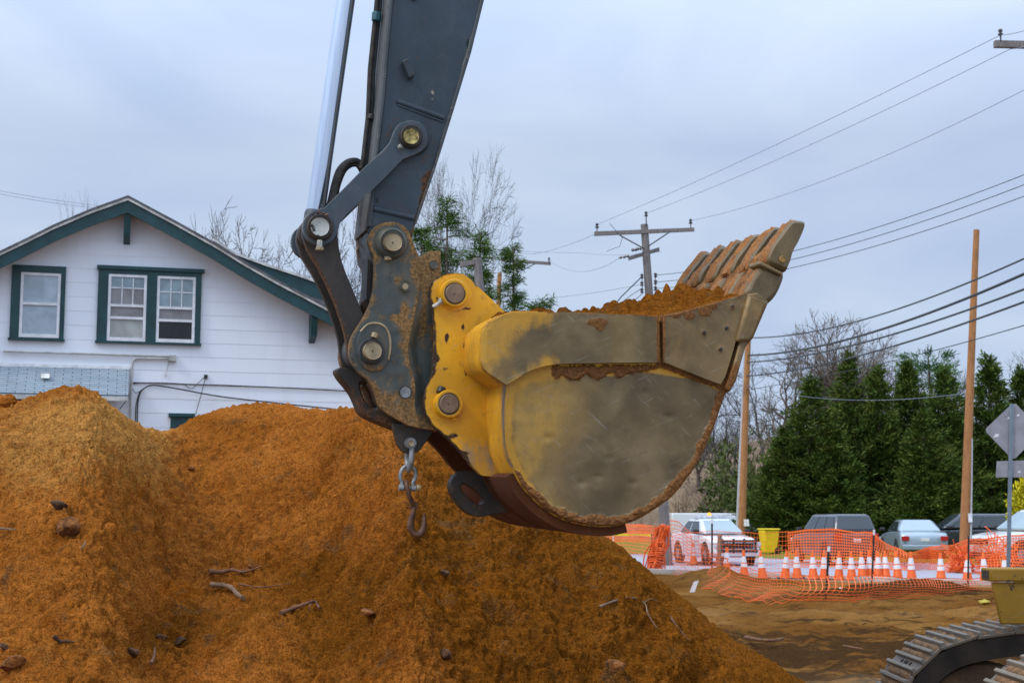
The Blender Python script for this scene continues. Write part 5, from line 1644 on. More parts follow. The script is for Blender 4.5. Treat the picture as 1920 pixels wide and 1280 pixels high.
window('single', ((23, 496), (119, 637)), [((33, 511), (109, 633), [.48], [], [(.04, .48, 'glasspale'), (.48, .97, 'glasspale')])])
window('double', ((185, 502), (375, 645)), [
    ((198, 516), (271, 638), [.47, .655], [(.05, .205, 3), (.205, .47, 3)], [(.04, .205, 'glassblue'), (.205, .47, 'glassgrey'), (.47, .655, 'glassgrey'), (.655, .97, 'glasscream')]),
    ((290, 518), (363, 641), [.48, .67], [(.05, .24, 3), (.24, .48, 3)], [(.04, .24, 'glassblue'), (.24, .48, 'glassblue'), (.48, .67, 'glassgrey'), (.67, .97, 'glassdark')])], head=((182, 497), (384, 503)))
# horizontal glazing bars of the two upper sashes
lw = MB(); hbox(lw, (316, 774), (366, 781), .0, .10); hbox(lw, (320, 781), (362, 840), .0, .05)
lw.build('window', M['green'], house, local=True, smooth=0)

# pent roof with its shingles, fascia, post
n = NT('pent_shingles')
uvn = n.t.nodes.new('ShaderNodeUVMap')
br = n.t.nodes.new('ShaderNodeTexBrick')
n.link(n.co, br.inputs['Vector'])
m2 = n.t.nodes.new('ShaderNodeMapping'); m2.inputs['Rotation'].default_value = (math.radians(-45), 0, 0)
n.link(n.co, m2.inputs[0]); n.link(m2.outputs[0], br.inputs['Vector'])
br.inputs['Scale'].default_value = 1; br.inputs['Brick Width'].default_value = .30; br.inputs['Row Height'].default_value = .056
br.inputs['Mortar Size'].default_value = .007; br.inputs['Mortar Smooth'].default_value = .1
br.inputs['Color1'].default_value = (.27, .335, .38, 1); br.inputs['Color2'].default_value = (.33, .39, .43, 1); br.inputs['Mortar'].default_value = (.07, .09, .11, 1)
c = n.mix(n.math('MULTIPLY', n.step(n.noise(1.6, 6, .6), .5, .75), .5), br.outputs['Color'], (.16, .17, .18))
M['pent'] = n.set(col=c, rough=.85)
pu0 = hw(-160, 690, 0)[0]; pu1, pz1 = hw(242, 692, 0); _, pz0 = hw(242, 744, .55)
mb = MB().hexa([(pu0, -.55, pz0), (pu1, -.55, pz0), (pu1, -.03, pz1 - .05), (pu0, -.03, pz1 - .05), (pu0, -.55, pz0 + .04), (pu1, -.55, pz0 + .04), (pu1, -.03, pz1), (pu0, -.03, pz1)])
pent = mb.build('pent_roof', M['pent'], house, local=True, smooth=0)
MB().box(pu0, pu1 + .02, -.045, -.018, pz1 - .005, pz1 + .05).build('flashing', M['white'], pent, local=True, smooth=0)
MB().box(pu0, pu1, -.56, -.53, pz0 - .07, pz0 + .0).build('gutter_board', M['dripedge'], pent, local=True, smooth=0)
MB().box(pu1 - .62, pu1 - .50, -.40, -.28, 0, pz0 + .1).build('porch_post', simple('porch_post_brown', (.09, .05, .03), .8), pent, local=True, smooth=0)
MB().box(pu0, pu1 - .62, -.5, -.03, pz0 - .25, pz0 - .08).build('porch_beam', M['darkiron'], pent, local=True, smooth=0)
M['pale'] = simple('missing_shingle_patch', (.62, .6, .55), .8)
pa_, pz_a = hw(76, 700, .42); pb_, pz_b = hw(92, 708, .42)
MB().hexa([(pa_, -.33, pz_b), (pb_, -.33, pz_b), (pb_, -.25, pz_b + .09), (pa_, -.25, pz_b + .09), (pa_, -.345, pz_b), (pb_, -.345, pz_b), (pb_, -.265, pz_b + .09), (pa_, -.265, pz_b + .09)]).build('shingle_patch', M['pale'], pent, local=True, smooth=0)


def hpipe(name, pts, r, mat, off=.04, parent=None, nseg=4):
    P = smooth_poly([(hw(x, y, off)[0], -off, hw(x, y, off)[1]) for x, y in pts], nseg, False)
    return MB().tube(P, r, 8).build(name, mat, parent or house, local=True)


M['conduit'] = simple('conduit_grey', (.46, .45, .42), .5, .2, .2)
hpipe('conduit', [(6, 658), (160, 663), (318, 668)], .019, M['conduit'], .05, nseg=1)
hpipe('conduit', [(318, 672), (285, 672), (258, 672), (250, 676), (248, 690), (246, 730), (244, 800)], .017, M['conduit'], .05)
mb = MB(); hbox(mb, (317, 665), (330, 677), .0, .10); mb.build('junction_box', simple('junction_box_grey', (.40, .39, .35), .5, .2), house, local=True, bevel=.006)
hpipe('cable', [(316, 677), (313, 692), (309, 705), (314, 703)], .006, M['conduit'], .03)
M['cable'] = simple('black_cable', (.02, .02, .022), .6)
hpipe('cable', [(257, 800), (258, 760), (262, 738), (272, 727), (288, 722), (330, 728), (400, 741), (470, 750), (640, 768)], .012, M['cable'], .08)
hpipe('cable', [(254, 800), (255, 760), (262, 735), (270, 728)], .009, M['cable'], .06)
hpipe('cable', [(248, 719), (280, 717), (340, 719), (350, 724), (360, 728), (372, 717), (386, 704)], .005, M['cable'], .03)
hpipe('cable', [(250, 717), (420, 722), (540, 727), (660, 733)], .010, M['cable'], .03, nseg=1)
hpipe('cable', [(386, 704), (377, 740), (367, 775)], .006, M['cable'], .05, nseg=1)
hpipe('cable', [(248, 728), (254, 736), (262, 733)], .006, M['cable'], .04)
mb = MB(); hbox(mb, (383, 702), (389, 709), .0, .05); mb.build('cable_hook', M['cable'], house, local=True)
mb = MB(); hbox(mb, (235, 737), (244, 748), .3, .42); mb.build('gutter_box', M['glassgrey'], house, local=True)
hpipe('cable', [(240, 748), (232, 757), (224, 767)], .008, M['cable'], .3, nseg=1)

# ================================================================== TREES
M['bark'] = simple('grey_bark', (.085, .075, .072), .9, 0, .3, 8, .4, 30, .02)
M['barkb'] = simple('brown_bark', (.11, .08, .058), .9, 0, .3, 8, .4, 30, .02)


def bare_tree_mesh(seed, h, r0, levels=8, spread=.55, upw=.25, split0=.30, dens=3):
    rg = np.random.default_rng(seed)
    tr = MB(); cr = MB()

    def grow(p, d, L_, r, lev):
        n = 4 if lev < 3 else 3
        pts = [p]; dd = d / np.linalg.norm(d)
        for i in range(n):
            dd = dd + rg.normal(0, .13 if lev else .035, 3) + np.array([0, 0, upw * .15])
            dd /= np.linalg.norm(dd)
            pts.append(pts[-1] + dd * L_ / n)
        r = max(r, .0085); rad = list(np.linspace(r, max(r * (.72 if lev < levels - 1 else .6), .0055), n + 1))
        (tr if lev < 1 else cr).tube(pts, rad, 8 if lev == 0 else (5 if lev < 3 else 3), cap=False)
        if lev >= levels - 1: return
        nb = rg.integers(2, dens + 1)
        for k in range(nb):
            ang = rg.uniform(.25, spread + .15); az = rg.uniform(0, 2 * math.pi)
            a = np.cross(dd, [0.3, .2, 1]); a /= np.linalg.norm(a); b = np.cross(dd, a)
            nd_ = dd * math.cos(ang) + (a * math.cos(az) + b * math.sin(az)) * math.sin(ang)
            grow(pts[-1], nd_, L_ * rg.uniform(.62, .86), rad[-1] * rg.uniform(.66, .88), lev + 1)
        for q in range(1, n):                       # side shoots
            if rg.uniform() < (.8 if lev > 0 else .25):
                ang = rg.uniform(.5, 1.0); az = rg.uniform(0, 2 * math.pi)
                a = np.cross(dd, [0.3, .2, 1]); a /= np.linalg.norm(a); b = np.cross(dd, a)
                nd_ = dd * math.cos(ang) + (a * math.cos(az) + b * math.sin(az)) * math.sin(ang)
                grow(pts[q], nd_, L_ * rg.uniform(.35, .6), rad[q] * .5, lev + 2 if lev + 2 < levels else levels - 1)
    grow(np.zeros(3), np.array([0, 0, 1.0]), h * split0, r0, 0)
    top = max(v[2] for v in cr.v) if cr.v else h
    k = h / top
    for m_ in (tr, cr): m_.v = [(v[0] * k, v[1] * k, v[2] * k) for v in m_.v]
    return tr, cr


BARE = {}


def bare_tree(kind, label, px, ptop, Y, rz=0., base=None, group='bare trees', z0=0.0, mat='bark', params=None, sx=1.0):
    top = at(px, ptop, Y); h = top[2] - z0
    o = thing('bare_tree', label, 'tree', (top[0], Y, z0), rz, group)
    if kind not in BARE:
        p = dict(seed=kind, h=10.0, r0=.20); p.update(params or {})
        tr, cr = bare_tree_mesh(**p)
        t_ = tr.build('trunk', M[mat], o, local=True); c_ = cr.build('crown', M[mat], o, local=True)
        BARE[kind] = (t_, c_)
    else:
        for q in BARE[kind]:
            c_ = q.copy(); C.objects.link(c_); c_.parent = o
    o.scale = (h / 10.0 * sx, h / 10.0 * sx, h / 10.0)
    return o


bare_tree(101, 'bare grey tree rising above the middle of the house roof', 437, 366, 42, .3, group=None, sx=.62, params=dict(spread=.75, split0=.26))
bare_tree(102, 'bare grey tree half hidden behind the roof ridge, left of the middle one', 352, 388, 44, 1.1, group=None, sx=.5, params=dict(spread=.65))
bare_tree(103, 'low bare tree leaning out between the roof and the bucket link', 560, 440, 40, 2.0, group=None, sx=.5, params=dict(spread=.8))
bare_tree(102, 'bare tree whose twigs peek over the left side of the gable peak', 212, 372, 50, 2.6, group=None, sx=.30)
bare_tree(103, 'bare tree whose twigs peek over the left roof slope', 97, 414, 48, .7, group=None, sx=.28)
bare_tree(101, 'bare tree seen between the bucket link and the arm', 655, 380, 46, 3.3, group=None, sx=.5)
bare_tree(104, 'tall slim bare tree rising from behind the green spruce', 852, 258, 46, .2, group=None, sx=.42, params=dict(spread=.5, split0=.42, dens=3))
bare_tree(103, 'crooked bare tree just right of the arm behind the spruce', 782, 420, 43, 4.0, group=None, sx=.6)

# spruce with sparse drooping boughs
M['needle'] = None


def leaf_mat(name, a, b, c=None, rough=.6):
    n = NT(name)
    r = n.island(); q = n.noise(.9, 5, .6)
    col = n.mix(r, a, b)
    col = n.mix(n.math('MULTIPLY', n.step(q, .45, .7), .6), col, c or sc(a, .6))
    return n.set(col=col, rough=rough, spec=.05)


M['needle'] = leaf_mat('spruce_needles', (.035, .085, .012), (.10, .16, .025))
M['cedar'] = leaf_mat('cedar_foliage', (.030, .060, .012), (.100, .145, .026), (.130, .130, .026))
M['pine'] = leaf_mat('pine_needles', (.035, .10, .025), (.08, .16, .04))
M['forsythia'] = leaf_mat('yellow_blossom', (.52, .42, .01), (.66, .58, .04), (.30, .32, .03))
M['shrubgreen'] = leaf_mat('green_thicket', (.05, .075, .02), (.10, .12, .035), (.11, .08, .04))


def sprays(rg, centers, dirs, size, n, droop=0.0, width=.30, spread=.5):
    """needle sprays: n slim leaf faces around each centre"""
    V = []; Fc = []
    for c, d in zip(centers, dirs):
        k = n
        D = d[None, :] + rg.normal(0, spread, (k, 3)); D[:, 2] -= droop
        D /= np.linalg.norm(D, axis=1)[:, None]
        O = c[None, :] + rg.normal(0, size * .35, (k, 3))
        S = np.cross(D, rg.normal(0, 1, (k, 3))); S /= np.linalg.norm(S, axis=1)[:, None]
        Ln = size * rg.uniform(.6, 1.3, (k, 1)); Wd = Ln * width
        a = O - S * Wd * .5; b = O + S * Wd * .5; e = O + D * Ln
        m = O + D * Ln * .55
        base = len(V)
        Q = np.stack([O, m - S * Wd * .5, e, m + S * Wd * .5], 1)
        V.append(Q)
    V = np.concatenate(V).reshape(-1, 3)
    return V, np.arange(len(V)).reshape(-1, 4)


def spruce(label, px, ptop, Y, wmax, seed, taper=1.0, group=None):
    top = at(px, ptop, Y); h = top[2]
    rg = np.random.default_rng(seed)
    o = thing('spruce_tree', label, 'tree', (top[0], Y, 0), 0, group)
    MB().tube([(0, 0, 0), (.05, 0, h * .5), (0, 0, h)], [.14, .09, .012], 8).build('trunk', M['barkb'], o, local=True)
    bm_ = MB(); cs = []; ds = []
    z = h - .15
    while z > h * .25:
        rel = (h - z) / h
        Lb = min(wmax, .20 + rel * wmax * 2.6) * rg.uniform(.75, 1.15)
        for k in range(rg.integers(3, 5)):
            z_ = z; z = z + rg.uniform(-.18, .18); az = rg.uniform(0, 2 * math.pi)
            d = np.array([math.cos(az), math.sin(az), .25]); L_ = Lb * rg.uniform(.45, 1.35)
            p = np.array([0, 0, z]); pts = [p]; z = z_
            for i in range(6):
                d = d + np.array([0, 0, -.09 if i < 4 else .10]); d /= np.linalg.norm(d)
                pts.append(pts[-1] + d * L_ / 6)
            bm_.tube(pts, list(np.linspace(.022, .006, 7)), 4, cap=False)
            for i in range(1, 7):
                cs.append(pts[i]); ds.append(d + np.array([0, 0, -.15]))
                for sgn in (-1, 1):
                    if rg.uniform() < .8:
                        sd_ = np.array([-d[1], d[0], -.15]) * sgn
                        cs.append(pts[i] + (d * .5 + sd_) * rg.uniform(.08, .22) * L_ * (1.2 - i / 7)); ds.append(d * .8 + sd_ * .8)
        z -= rg.uniform(.20, .36)
    for q in range(5): cs.append(np.array([0, 0, h - q * .12])); ds.append(np.array([0, 0, 1.]))
    bm_.build('crown_wood', M['barkb'], o, local=True)
    V, Fc = sprays(rg, cs, ds, .18, 7, .1, .12, .6)
    obj('crown', V, Fc, M['needle'], o, local=True, smooth=0)
    return o


spruce('tall green spruce with a narrow top right behind the coupler', 838, 376, 38, 1.35, 3)
spruce('shorter green spruce rising over the bucket ear', 900, 436, 36, .80, 5)
spruce('small spruce whose tips frame the grey utility pole', 962, 462, 39, .38, 6)
spruce('green spruce leader behind the arm and coupler top', 790, 425, 40, 1.0, 8)
spruce('low spruce whose tips show above the bucket rim', 1012, 568, 33, .6, 9)

# cedars
CED = {}


def cedar_mesh(seed, h=8.0, w=2.0, npl=330):
    """feathery plumes leaving two or three leaders"""
    rg = np.random.default_rng(seed)
    cs = []; ds = []
    leaders = [(0., 0., h)] + [(rg.normal(0, .55), rg.normal(0, .45), h * rg.uniform(.74, .93)) for _ in range(rg.integers(0, 3))]
    for q in range(npl):
        lx, ly, lh = leaders[0] if rg.uniform() < .6 else leaders[rg.integers(0, len(leaders))]
        u = rg.uniform(0, 1) ** .75
        z = lh - .1 - (lh - .3) * u
        rel = (h - z) / h
        ww = w * min(1.0, 1.25 * rel ** .95) * (.72 + .42 * rg.uniform()) * (1 - .2 * sstep(.85, 1.0, rel))
        az = rg.uniform(0, 2 * math.pi)
        ww *= .62 + .75 * vnoise(np.array(az * 1.5 + seed), np.array(z * .9), seed)
        d = np.array([math.cos(az), math.sin(az), rg.uniform(.25, .75)])
        p = np.array([lx, ly, z - ww * .25])
        n = max(4, int(ww / .16))
        for i in range(n):
            f = (i + .5) / n
            if f < .25: continue
            c = p + d * ww * f + rg.normal(0, .07, 3); c[2] += .12 * f * f
            if c[2] < .1: continue
            cs.append(c); ds.append(np.array([d[0] * .9, d[1] * .9, .75]))
    for lx, ly, lh in leaders:
        for q in range(9): cs.append(np.array([lx + rg.normal(0, .03), ly + rg.normal(0, .03), lh - q * .09])); ds.append(np.array([0, 0, 1.]))
    return sprays(rg, cs, ds, .22, 15, .0, .27, .6)


def cedar(kind, label, px, ptop, Y, wscale=1., rz=0., group='dark green cedars behind the parked cars'):
    top = at(px, ptop + 4, Y); h = top[2]
    o = thing('cedar_tree', label, 'tree', (top[0], Y, 0), rz, group)
    if kind not in CED:
        V, Fc = cedar_mesh(kind)
        c_ = obj('crown', V, Fc, M['cedar'], o, local=True, smooth=0)
        t_ = MB().tube([(0, 0, 0), (0, 0, 4), (0, 0, 7.6)], [.16, .10, .02], 8).build('trunk', M['barkb'], o, local=True)
        CED[kind] = (c_, t_)
    else:
        for q in CED[kind]:
            c_ = q.copy(); C.objects.link(c_); c_.parent = o
    o.scale = (wscale * h / 8, wscale * h / 8, h / 8)
    return o


cedar(201, 'broad dark cedar at the left end of the row, above the black vehicle', 1518, 706, 68, 1.35, .3)
cedar(202, 'tall pointed cedar, second in the row from the left', 1592, 666, 71, 1.05, .9)
cedar(203, 'cedar with a bright pointed top between the tall pointed one and the tan pole', 1645, 688, 70, 1.05, 1.9)
cedar(201, 'bushy cedar behind the silver sedan', 1702, 676, 72, 1.15, 2.7)
cedar(202, 'cedar just left of the tall tan wooden pole', 1768, 690, 70, 1.2, 3.4)
cedar(203, 'pointed cedar just right of the tall tan wooden pole', 1852, 668, 71, 1.15, 4.2)
cedar(201, 'cedar behind the back of the diamond road sign', 1912, 690, 72, 1.1, 5.0)
cedar(202, 'cedar cut off by the right edge of the view', 1962, 676, 70, 1.1, 5.8)
cedar(203, 'low dark cedar skirt at the far left foot of the row', 1468, 800, 68, 1.5, .1)
cedar(201, 'lower cedar filling the gap behind the black vehicle', 1560, 790, 67, 1.5, 2.2)
cedar(202, 'lower cedar filling the gap behind the dark parked car', 1730, 770, 67, 1.5, 1.2)
# pine with a bare stem behind them
top = at(1740, 654, 84)
o = thing('pine_tree', 'flat topped pine showing over the middle of the cedar row', 'tree', (top[0], 84, 0))
MB().tube([(0, 0, 0), (.1, 0, top[2] * .6), (0, 0, top[2] - .4)], [.2, .14, .04], 8).build('trunk', M['barkb'], o, local=True)
rg = np.random.default_rng(77); cs = []; ds = []
for _ in range(330):
    a = rg.uniform(0, 6.28); r = 1.8 * math.sqrt(rg.uniform()); z = top[2] - .2 - rg.uniform(0, 3.2) ** 1.0
    if (top[2] - z) % .9 > .5: continue
    cs.append(np.array([math.cos(a) * r, math.sin(a) * r, z - .12 * r])); ds.append(np.array([math.cos(a), math.sin(a), .6]))
V, Fc = sprays(rg, cs, ds, .34, 24, 0, .14, .6)
obj('crown', V, Fc, M['pine'], o, local=True, smooth=0)

# yellow bush
b = at(1932, 890, 52)
o = thing('forsythia_bush', 'bright yellow blossoming bush at the right edge behind the sign post', 'bush', (b[0], 52, 0))
rg = np.random.default_rng(5); cs = []; ds = []
for _ in range(420):
    v = rg.normal(0, 1, 3); v /= np.linalg.norm(v); v *= rg.uniform(.5, 1) ** .4
    cs.append(np.array([v[0] * .85, v[1] * .8, 1.55 + v[2] * 1.5])); ds.append(v * .5 + np.array([0, 0, .8]))
V, Fc = sprays(rg, cs, ds, .16, 18, 0, .4, .6)
obj('crown', V, Fc, M['forsythia'], o, local=True, smooth=0)
MB().tube([(0, 0, 0), (.1, 0, 1), (0, .1, 2.2)], [.05, .04, .02], 6).build('stem', M['barkb'], o, local=True)

# trees and thicket on the hill
for k_, (lab, px, pt, Y, rz) in enumerate([
    ('big spreading bare tree right of the bucket on the hill', 1482, 580, 84, .4), ('bare tree between the twin poles and the big spreading tree', 1428, 640, 92, 1.3),
    ('bare tree on the hill just right of the bucket lip', 1380, 700, 104, 2.2), ('tall bare tree above the pointed cedar tops', 1580, 612, 96, 3.0),
    ('bare tree over the cedar row left of the flat topped pine', 1660, 640, 100, 4.1), ('bare tree right of the tall tan pole above the cedars', 1888, 640, 98, 5.0),
    ('bare tree right behind the flat topped pine', 1770, 660, 102, .9), ('bare tree low on the hill close behind the twin poles', 1352, 770, 98, 2.9), ('slender bare tree on the hill under the bucket curve', 1308, 800, 110, 5.6)]):
    p = at(px, pt, Y)
    bare_tree([110, 101, 102, 104][k_ % 4] if k_ else 110, lab, px, pt, Y, rz, group=None, z0=max(-.1, hill_z(p[0], Y)) if Y > 94 else 0.0, mat='barkb', params=dict(spread=.8, split0=.22, r0=.30) if k_ == 0 else None)
rg = np.random.default_rng(12)
tw = MB()
for _ in range(900):
    x = rg.uniform(2, 55); y = rg.uniform(93, 130); z = hill_z(x, y)
    if y < 97 and rg.uniform() < .5: continue
    for q in range(5):
        d = np.array([rg.normal(0, .6), rg.normal(0, .5), rg.uniform(.8, 2.2)])
        m_ = np.array([x, y, z]) + d * .5 + rg.normal(0, .15, 3)
        tw.tube([(x, y, z), m_, np.array([x, y, z]) + d], [.022, .016, .008], 3, cap=False)
bs = tw.build('hill_thicket', simple('dry_brush', (.15, .105, .065), .95, 0, .4, 1.2, 0), None)
tag(bs, 'tangle of dry brown brush covering the hillside', 'brush', None, 'stuff')
cs = []; ds = []
for _ in range(300):
    x = at(rg.uniform(1330, 1440), 800, 90)[0]; y = rg.uniform(86, 96); z = max(0, hill_z(x, y)) + rg.uniform(.4, 7.2) * rg.uniform(.4, 1)
    cs.append(np.array([x, y, z])); ds.append(np.array([rg.normal(0, .3), 0, .8]))
V, Fc = sprays(rg, cs, ds, .42, 12, 0, .35, .6)
tag(obj('hill_thicket', V, Fc, M['shrubgreen'], None, smooth=0), 'loose green undergrowth behind the twin poles', 'undergrowth', None, 'stuff')
# ================================================================== UTILITY POLES AND WIRES
def pole_mat(name, a, b):
    n = NT(name)
    g = n.noise(9, 6, .65, .3, stretch=(6, 6, .35)); q = n.noise(1.2, 4)
    c = n.mix(n.step(g, .3, .7), a, b); c = n.mix(n.math('MULTIPLY', n.step(q, .5, .75), .45), c, sc(a, .55))
    n.bump(g, .5, .01)
    return n.set(col=c, rough=.9)


M['polegrey'] = pole_mat('weathered_pole', (.125, .105, .095), (.25, .22, .205))
M['poletan'] = pole_mat('tan_pole', (.24, .095, .028), (.46, .21, .075))
M['polebrown'] = pole_mat('brown_pole', (.16, .12, .09), (.28, .22, .17))
M['polelight'] = pole_mat('light_pole', (.34, .34, .34), (.46, .45, .45))
M['insul'] = simple('insulator_glaze', (.055, .05, .06), .3, 0, .2)
M['wire'] = simple('wire_black', (.018, .020, .024), .55, 0, .1, 6, 0)
M['wirethin'] = simple('wire_grey', (.24, .27, .32), .5, .3, .1, 6, 0)


def pole(label, top, bot, r0, r1, mat):
    """top/bot: (px, py, Y)"""
    T = at(*top); B = at(*bot)
    k = (0 - B[2]) / (T[2] - B[2]); B = B + (T - B) * k
    o = thing('utility_pole', label, 'utility pole', tuple(B))
    MB().tube([B - [0, 0, .3], B + (T - B) * .5, T], [r1, (r0 + r1) / 2, r0], 14).build('post', M[mat], o)
    return o


def insulator(o, px, py, Y, s=1.0):
    p = at(px, py, Y)
    MB().lathe(p, (0, 0, 1), [(-.16 * s, .015), (.0, .02), (.01, .065 * s), (.05 * s, .07 * s), (.06 * s, .035 * s), (.10 * s, .035 * s), (.11 * s, .06 * s), (.15 * s, .06 * s), (.19 * s, .02)], 10).build('insulator', M['insul'], o)


P1 = pole('main grey utility pole with a long crossarm rising behind the bucket', (1208, 421, 49), (1252, 1058, 49), .13, .19, 'polegrey')
Y1 = 48.85
MB().prism([at(1114.5, 434, Y1), at(1302, 426.5, Y1), at(1302, 433, Y1), at(1114.5, 441.5, Y1)], (0, .12, 0)).build('crossarm', M['polegrey'], P1)
for a, b in (((1162, 441), (1209, 467)), ((1257, 434), (1215, 462))):
    MB().tube([at(*a, 48.8), at(*b, 48.8)], .022, 6).build('brace', M['wire'], P1)
MB().prism([at(1178, 481, 48.6), at(1236, 463.5, 49.3), at(1236, 470, 49.3), at(1178, 487.5, 48.6)], (.02, .10, 0)).build('crossarm', M['polegrey'], P1)
for px, py in ((1189, 468.5), (1198, 466.5)):
    MB().lathe(at(px, py, 48.7), (1, 0, .1), [(-.10, .03), (-.04, .065), (.0, .03), (.06, .065), (.10, .02)], 8).build('insulator', M['insul'], P1)
for px, py in ((1164, 482.5), (1171, 481.5), (1177, 480)):
    MB().lathe(at(px, py, 48.6), (1, 0, .1), [(-.07, .03), (-.0, .06), (.05, .02)], 8).build('insulator', M['insul'], P1)
insulator(P1, 1119.5, 428, 48.9); insulator(P1, 1295, 420, 48.9); insulator(P1, 1211.5, 406, 48.9)
MB().tube([at(1212, 424, 48.85), at(1211.5, 407, 48.85)], .02, 6).build('pin', M['wire'], P1)
for k, (yl, yr) in enumerate(((518, 516), (532, 529), (545, 541))):
    MB().lathe(at(1203.5, yl, 49), (0, 0, 1), [(-.08, .03), (-.05, .07), (.0, .035), (.05, .07), (.08, .03)], 8).build('spool', M['insul'], P1)
    MB().lathe(at(1229, yr, 49), (0, 0, 1), [(-.08, .03), (-.05, .07), (.0, .035), (.05, .07), (.08, .03)], 8).build('spool', M['insul'], P1)
MB().tube([at(1203.5, 512, 49), at(1204.5, 549, 49)], .015, 5).build('spool_rack', M['wire'], P1)
MB().tube([at(1228.5, 511, 49), at(1229.5, 545, 49)], .015, 5).build('spool_rack', M['wire'], P1)

P2 = pole('thin light grey pole with a single long arm behind the spruce', (969, 478, 60), (962, 585, 60), .11, .16, 'polelight')
MB().prism([at(940, 485, 59.8), at(1033, 491, 59.8), at(1033, 496.5, 59.8), at(940, 490, 59.8)], (0, .11, 0)).build('crossarm', M['polegrey'], P2)
MB().tube([at(1004, 494, 59.7), at(971, 511, 59.7)], .02, 6).build('brace', M['wire'], P2)
insulator(P2, 1029.5, 489, 59.8, .8)
P3 = pole('stubby thick grey pole top showing among the spruce boughs', (894, 484, 34), (900, 545, 34), .105, .115, 'polegrey')
MB().prism([at(862, 490, 33.9), at(890, 487, 33.9), at(890, 495, 33.9), at(862, 500, 33.9)], (0, .1, 0)).build('crossarm', M['polegrey'], P3)
P4 = pole('slim tan pole between the spruce and the light grey pole', (937, 512, 75), (935, 560, 75), .12, .14, 'poletan')
P5 = pole('tall tan wooden pole with a grey conduit standing before the cedars', (1831, 431, 47), (1807, 1012, 47), .098, .165, 'poletan')
MB().tube([at(1822.5, 822, 46.9), at(1822, 900, 46.9), at(1820.5, 1010, 46.8)], .03, 8).build('conduit', M['polelight'], P5)
mb = MB(); a = at(1816, 962, 46.75); mb.box(a[0], a[0] + .10, 46.7, 46.82, a[2] - .28, a[2]); mb.build('meter_tag', M['white'], P5)
P6 = pole('tan wooden pole standing close beside a grey pole right of the bucket', (1404, 600, 64), (1391, 975, 64), .12, .175, 'poletan')
MB().tube([at(1404, 640, 63.6) - [.0, 0, 0], at(1397.5, 640, 63.6)], .02, 5).build('bracket', M['wire'], P6)
P7 = pole('grey pole standing close beside the tan wooden pole right of the bucket', (1399, 640, 65), (1384, 980, 65), .085, .12, 'polelight')
for y in (690, 735, 790, 840): MB().tube([at(1391 + (790 - y) * .03, y, 64.8), at(1399 + (790 - y) * .03, y, 64.8)], .02, 5).build('strap', M['wire'], P7)
mb = MB(); a = at(1394, 973, 63.7); mb.box(a[0], a[0] + .22, 63.6, 63.64, a[2] - .3, a[2]); mb.build('notice', M['white'], P6)
P8 = pole('grey pole whose crossarm end reaches in at the top right corner', (2010, 60, 30), (1990, 1100, 30), .11, .17, 'polegrey')
MB().prism([at(1866, 75.5, 29.9), at(2060, 80, 29.9), at(2060, 92, 29.9), at(1866, 87.5, 29.9)], (0, .12, 0)).build('crossarm', M['polegrey'], P8)
insulator(P8, 1876, 67, 29.9, .8)


def wire(label, pts, r, mat='wire', sag=0.0, group='overhead wires'):
    """pts: (px, py, Y); straight runs with a sag"""
    A = [at(*p) for p in pts]; P = []
    for a, b in zip(A[:-1], A[1:]):
        n = 24
        for i in range(n):
            t = i / n; q = a + (b - a) * t; q[2] -= sag * 4 * t * (1 - t); P.append(q)
    P.append(A[-1])
    o = MB().tube(P, r, 5, cap=False).build('overhead_wire', M[mat], None)
    return tag(o, label, 'wire', group)


wire('thin wire from the top right crossarm to the left end of the main pole arm', [(2000, 15, 26), (1876, 66, 29.9), (1119.5, 421, 48.9)], .008, 'wirethin', .12)
wire('thin wire from under the top right crossarm to the top pin of the main pole', [(2000, 32, 27), (1895, 92, 30), (1211.5, 400, 48.9)], .008, 'wirethin', .16)
wire('lone thin wire from the right edge to the right end of the main pole arm', [(1990, 133, 30), (1295, 414, 48.9)], .008, 'wirethin', .40)
for k, (y0, y1, w) in enumerate(((318, 516, 'topmost'), (337, 529, 'middle'), (359, 541, 'lowest'))):
    wire(w + ' of the three grey wires reaching the spools of the main pole', [(1955, y0 - 4, 31), (1229, y1, 49)], .010, 'wire', .42)
wire('thick black cable, highest of the four running to the twin poles', [(1960, 467, 33), (1403, 633, 64)], .026, 'wire', .55)
wire('thickest black cable, second of the four running to the twin poles', [(1960, 496, 33), (1402, 666, 64)], .040, 'wire', .50)
wire('thick black cable, third of the four running to the twin poles', [(1960, 527, 33), (1401, 679, 64)], .030, 'wire', .40)
wire('thick black cable, lowest of the four running to the twin poles', [(1960, 551, 33), (1399, 705, 64)], .030, 'wire', .36)
wire('thin black wire crossing just below the four thick cables', [(1960, 598, 34), (1640, 684, 50), (1399, 731, 64)], .014, 'wire', .05)
wire('faint grey wire dipping before the cedars to the tall tan pole', [(1824, 735, 47), (1398, 722, 64)], .010, 'wirethin', .45)
wire('thin grey wire running left from the main pole arm toward the spruce', [(1119.5, 437, 48.9), (1000, 476, 60), (800, 455, 80)], .009, 'wirethin', .1)
wire('long level grey wire passing the light grey pole', [(1240, 472, 49), (1090, 474, 60), (780, 455, 60)], .007, 'wirethin', .1)
wire('slack grey wire between the light grey pole and the lower crossarm', [(1029, 488, 59.8), (1164, 482, 48.7)], .008, 'wirethin', .5)
wire('faint grey wire climbing from the light grey pole to the main pole spools', [(965, 563, 60), (1203, 533, 49)], .008, 'wirethin', .1)
wire('black drop cable falling left from the main pole to behind the bucket rim', [(1203, 519, 49), (1165, 556, 46), (1130, 600, 43), (900, 640, 34.1)], .022, 'wire', .0)
wire('thin drop wire falling steeply left just under the black drop cable', [(1204, 540, 49), (1185, 552, 47), (1120, 602, 44), (900, 650, 34.1)], .012, 'wire', .0)
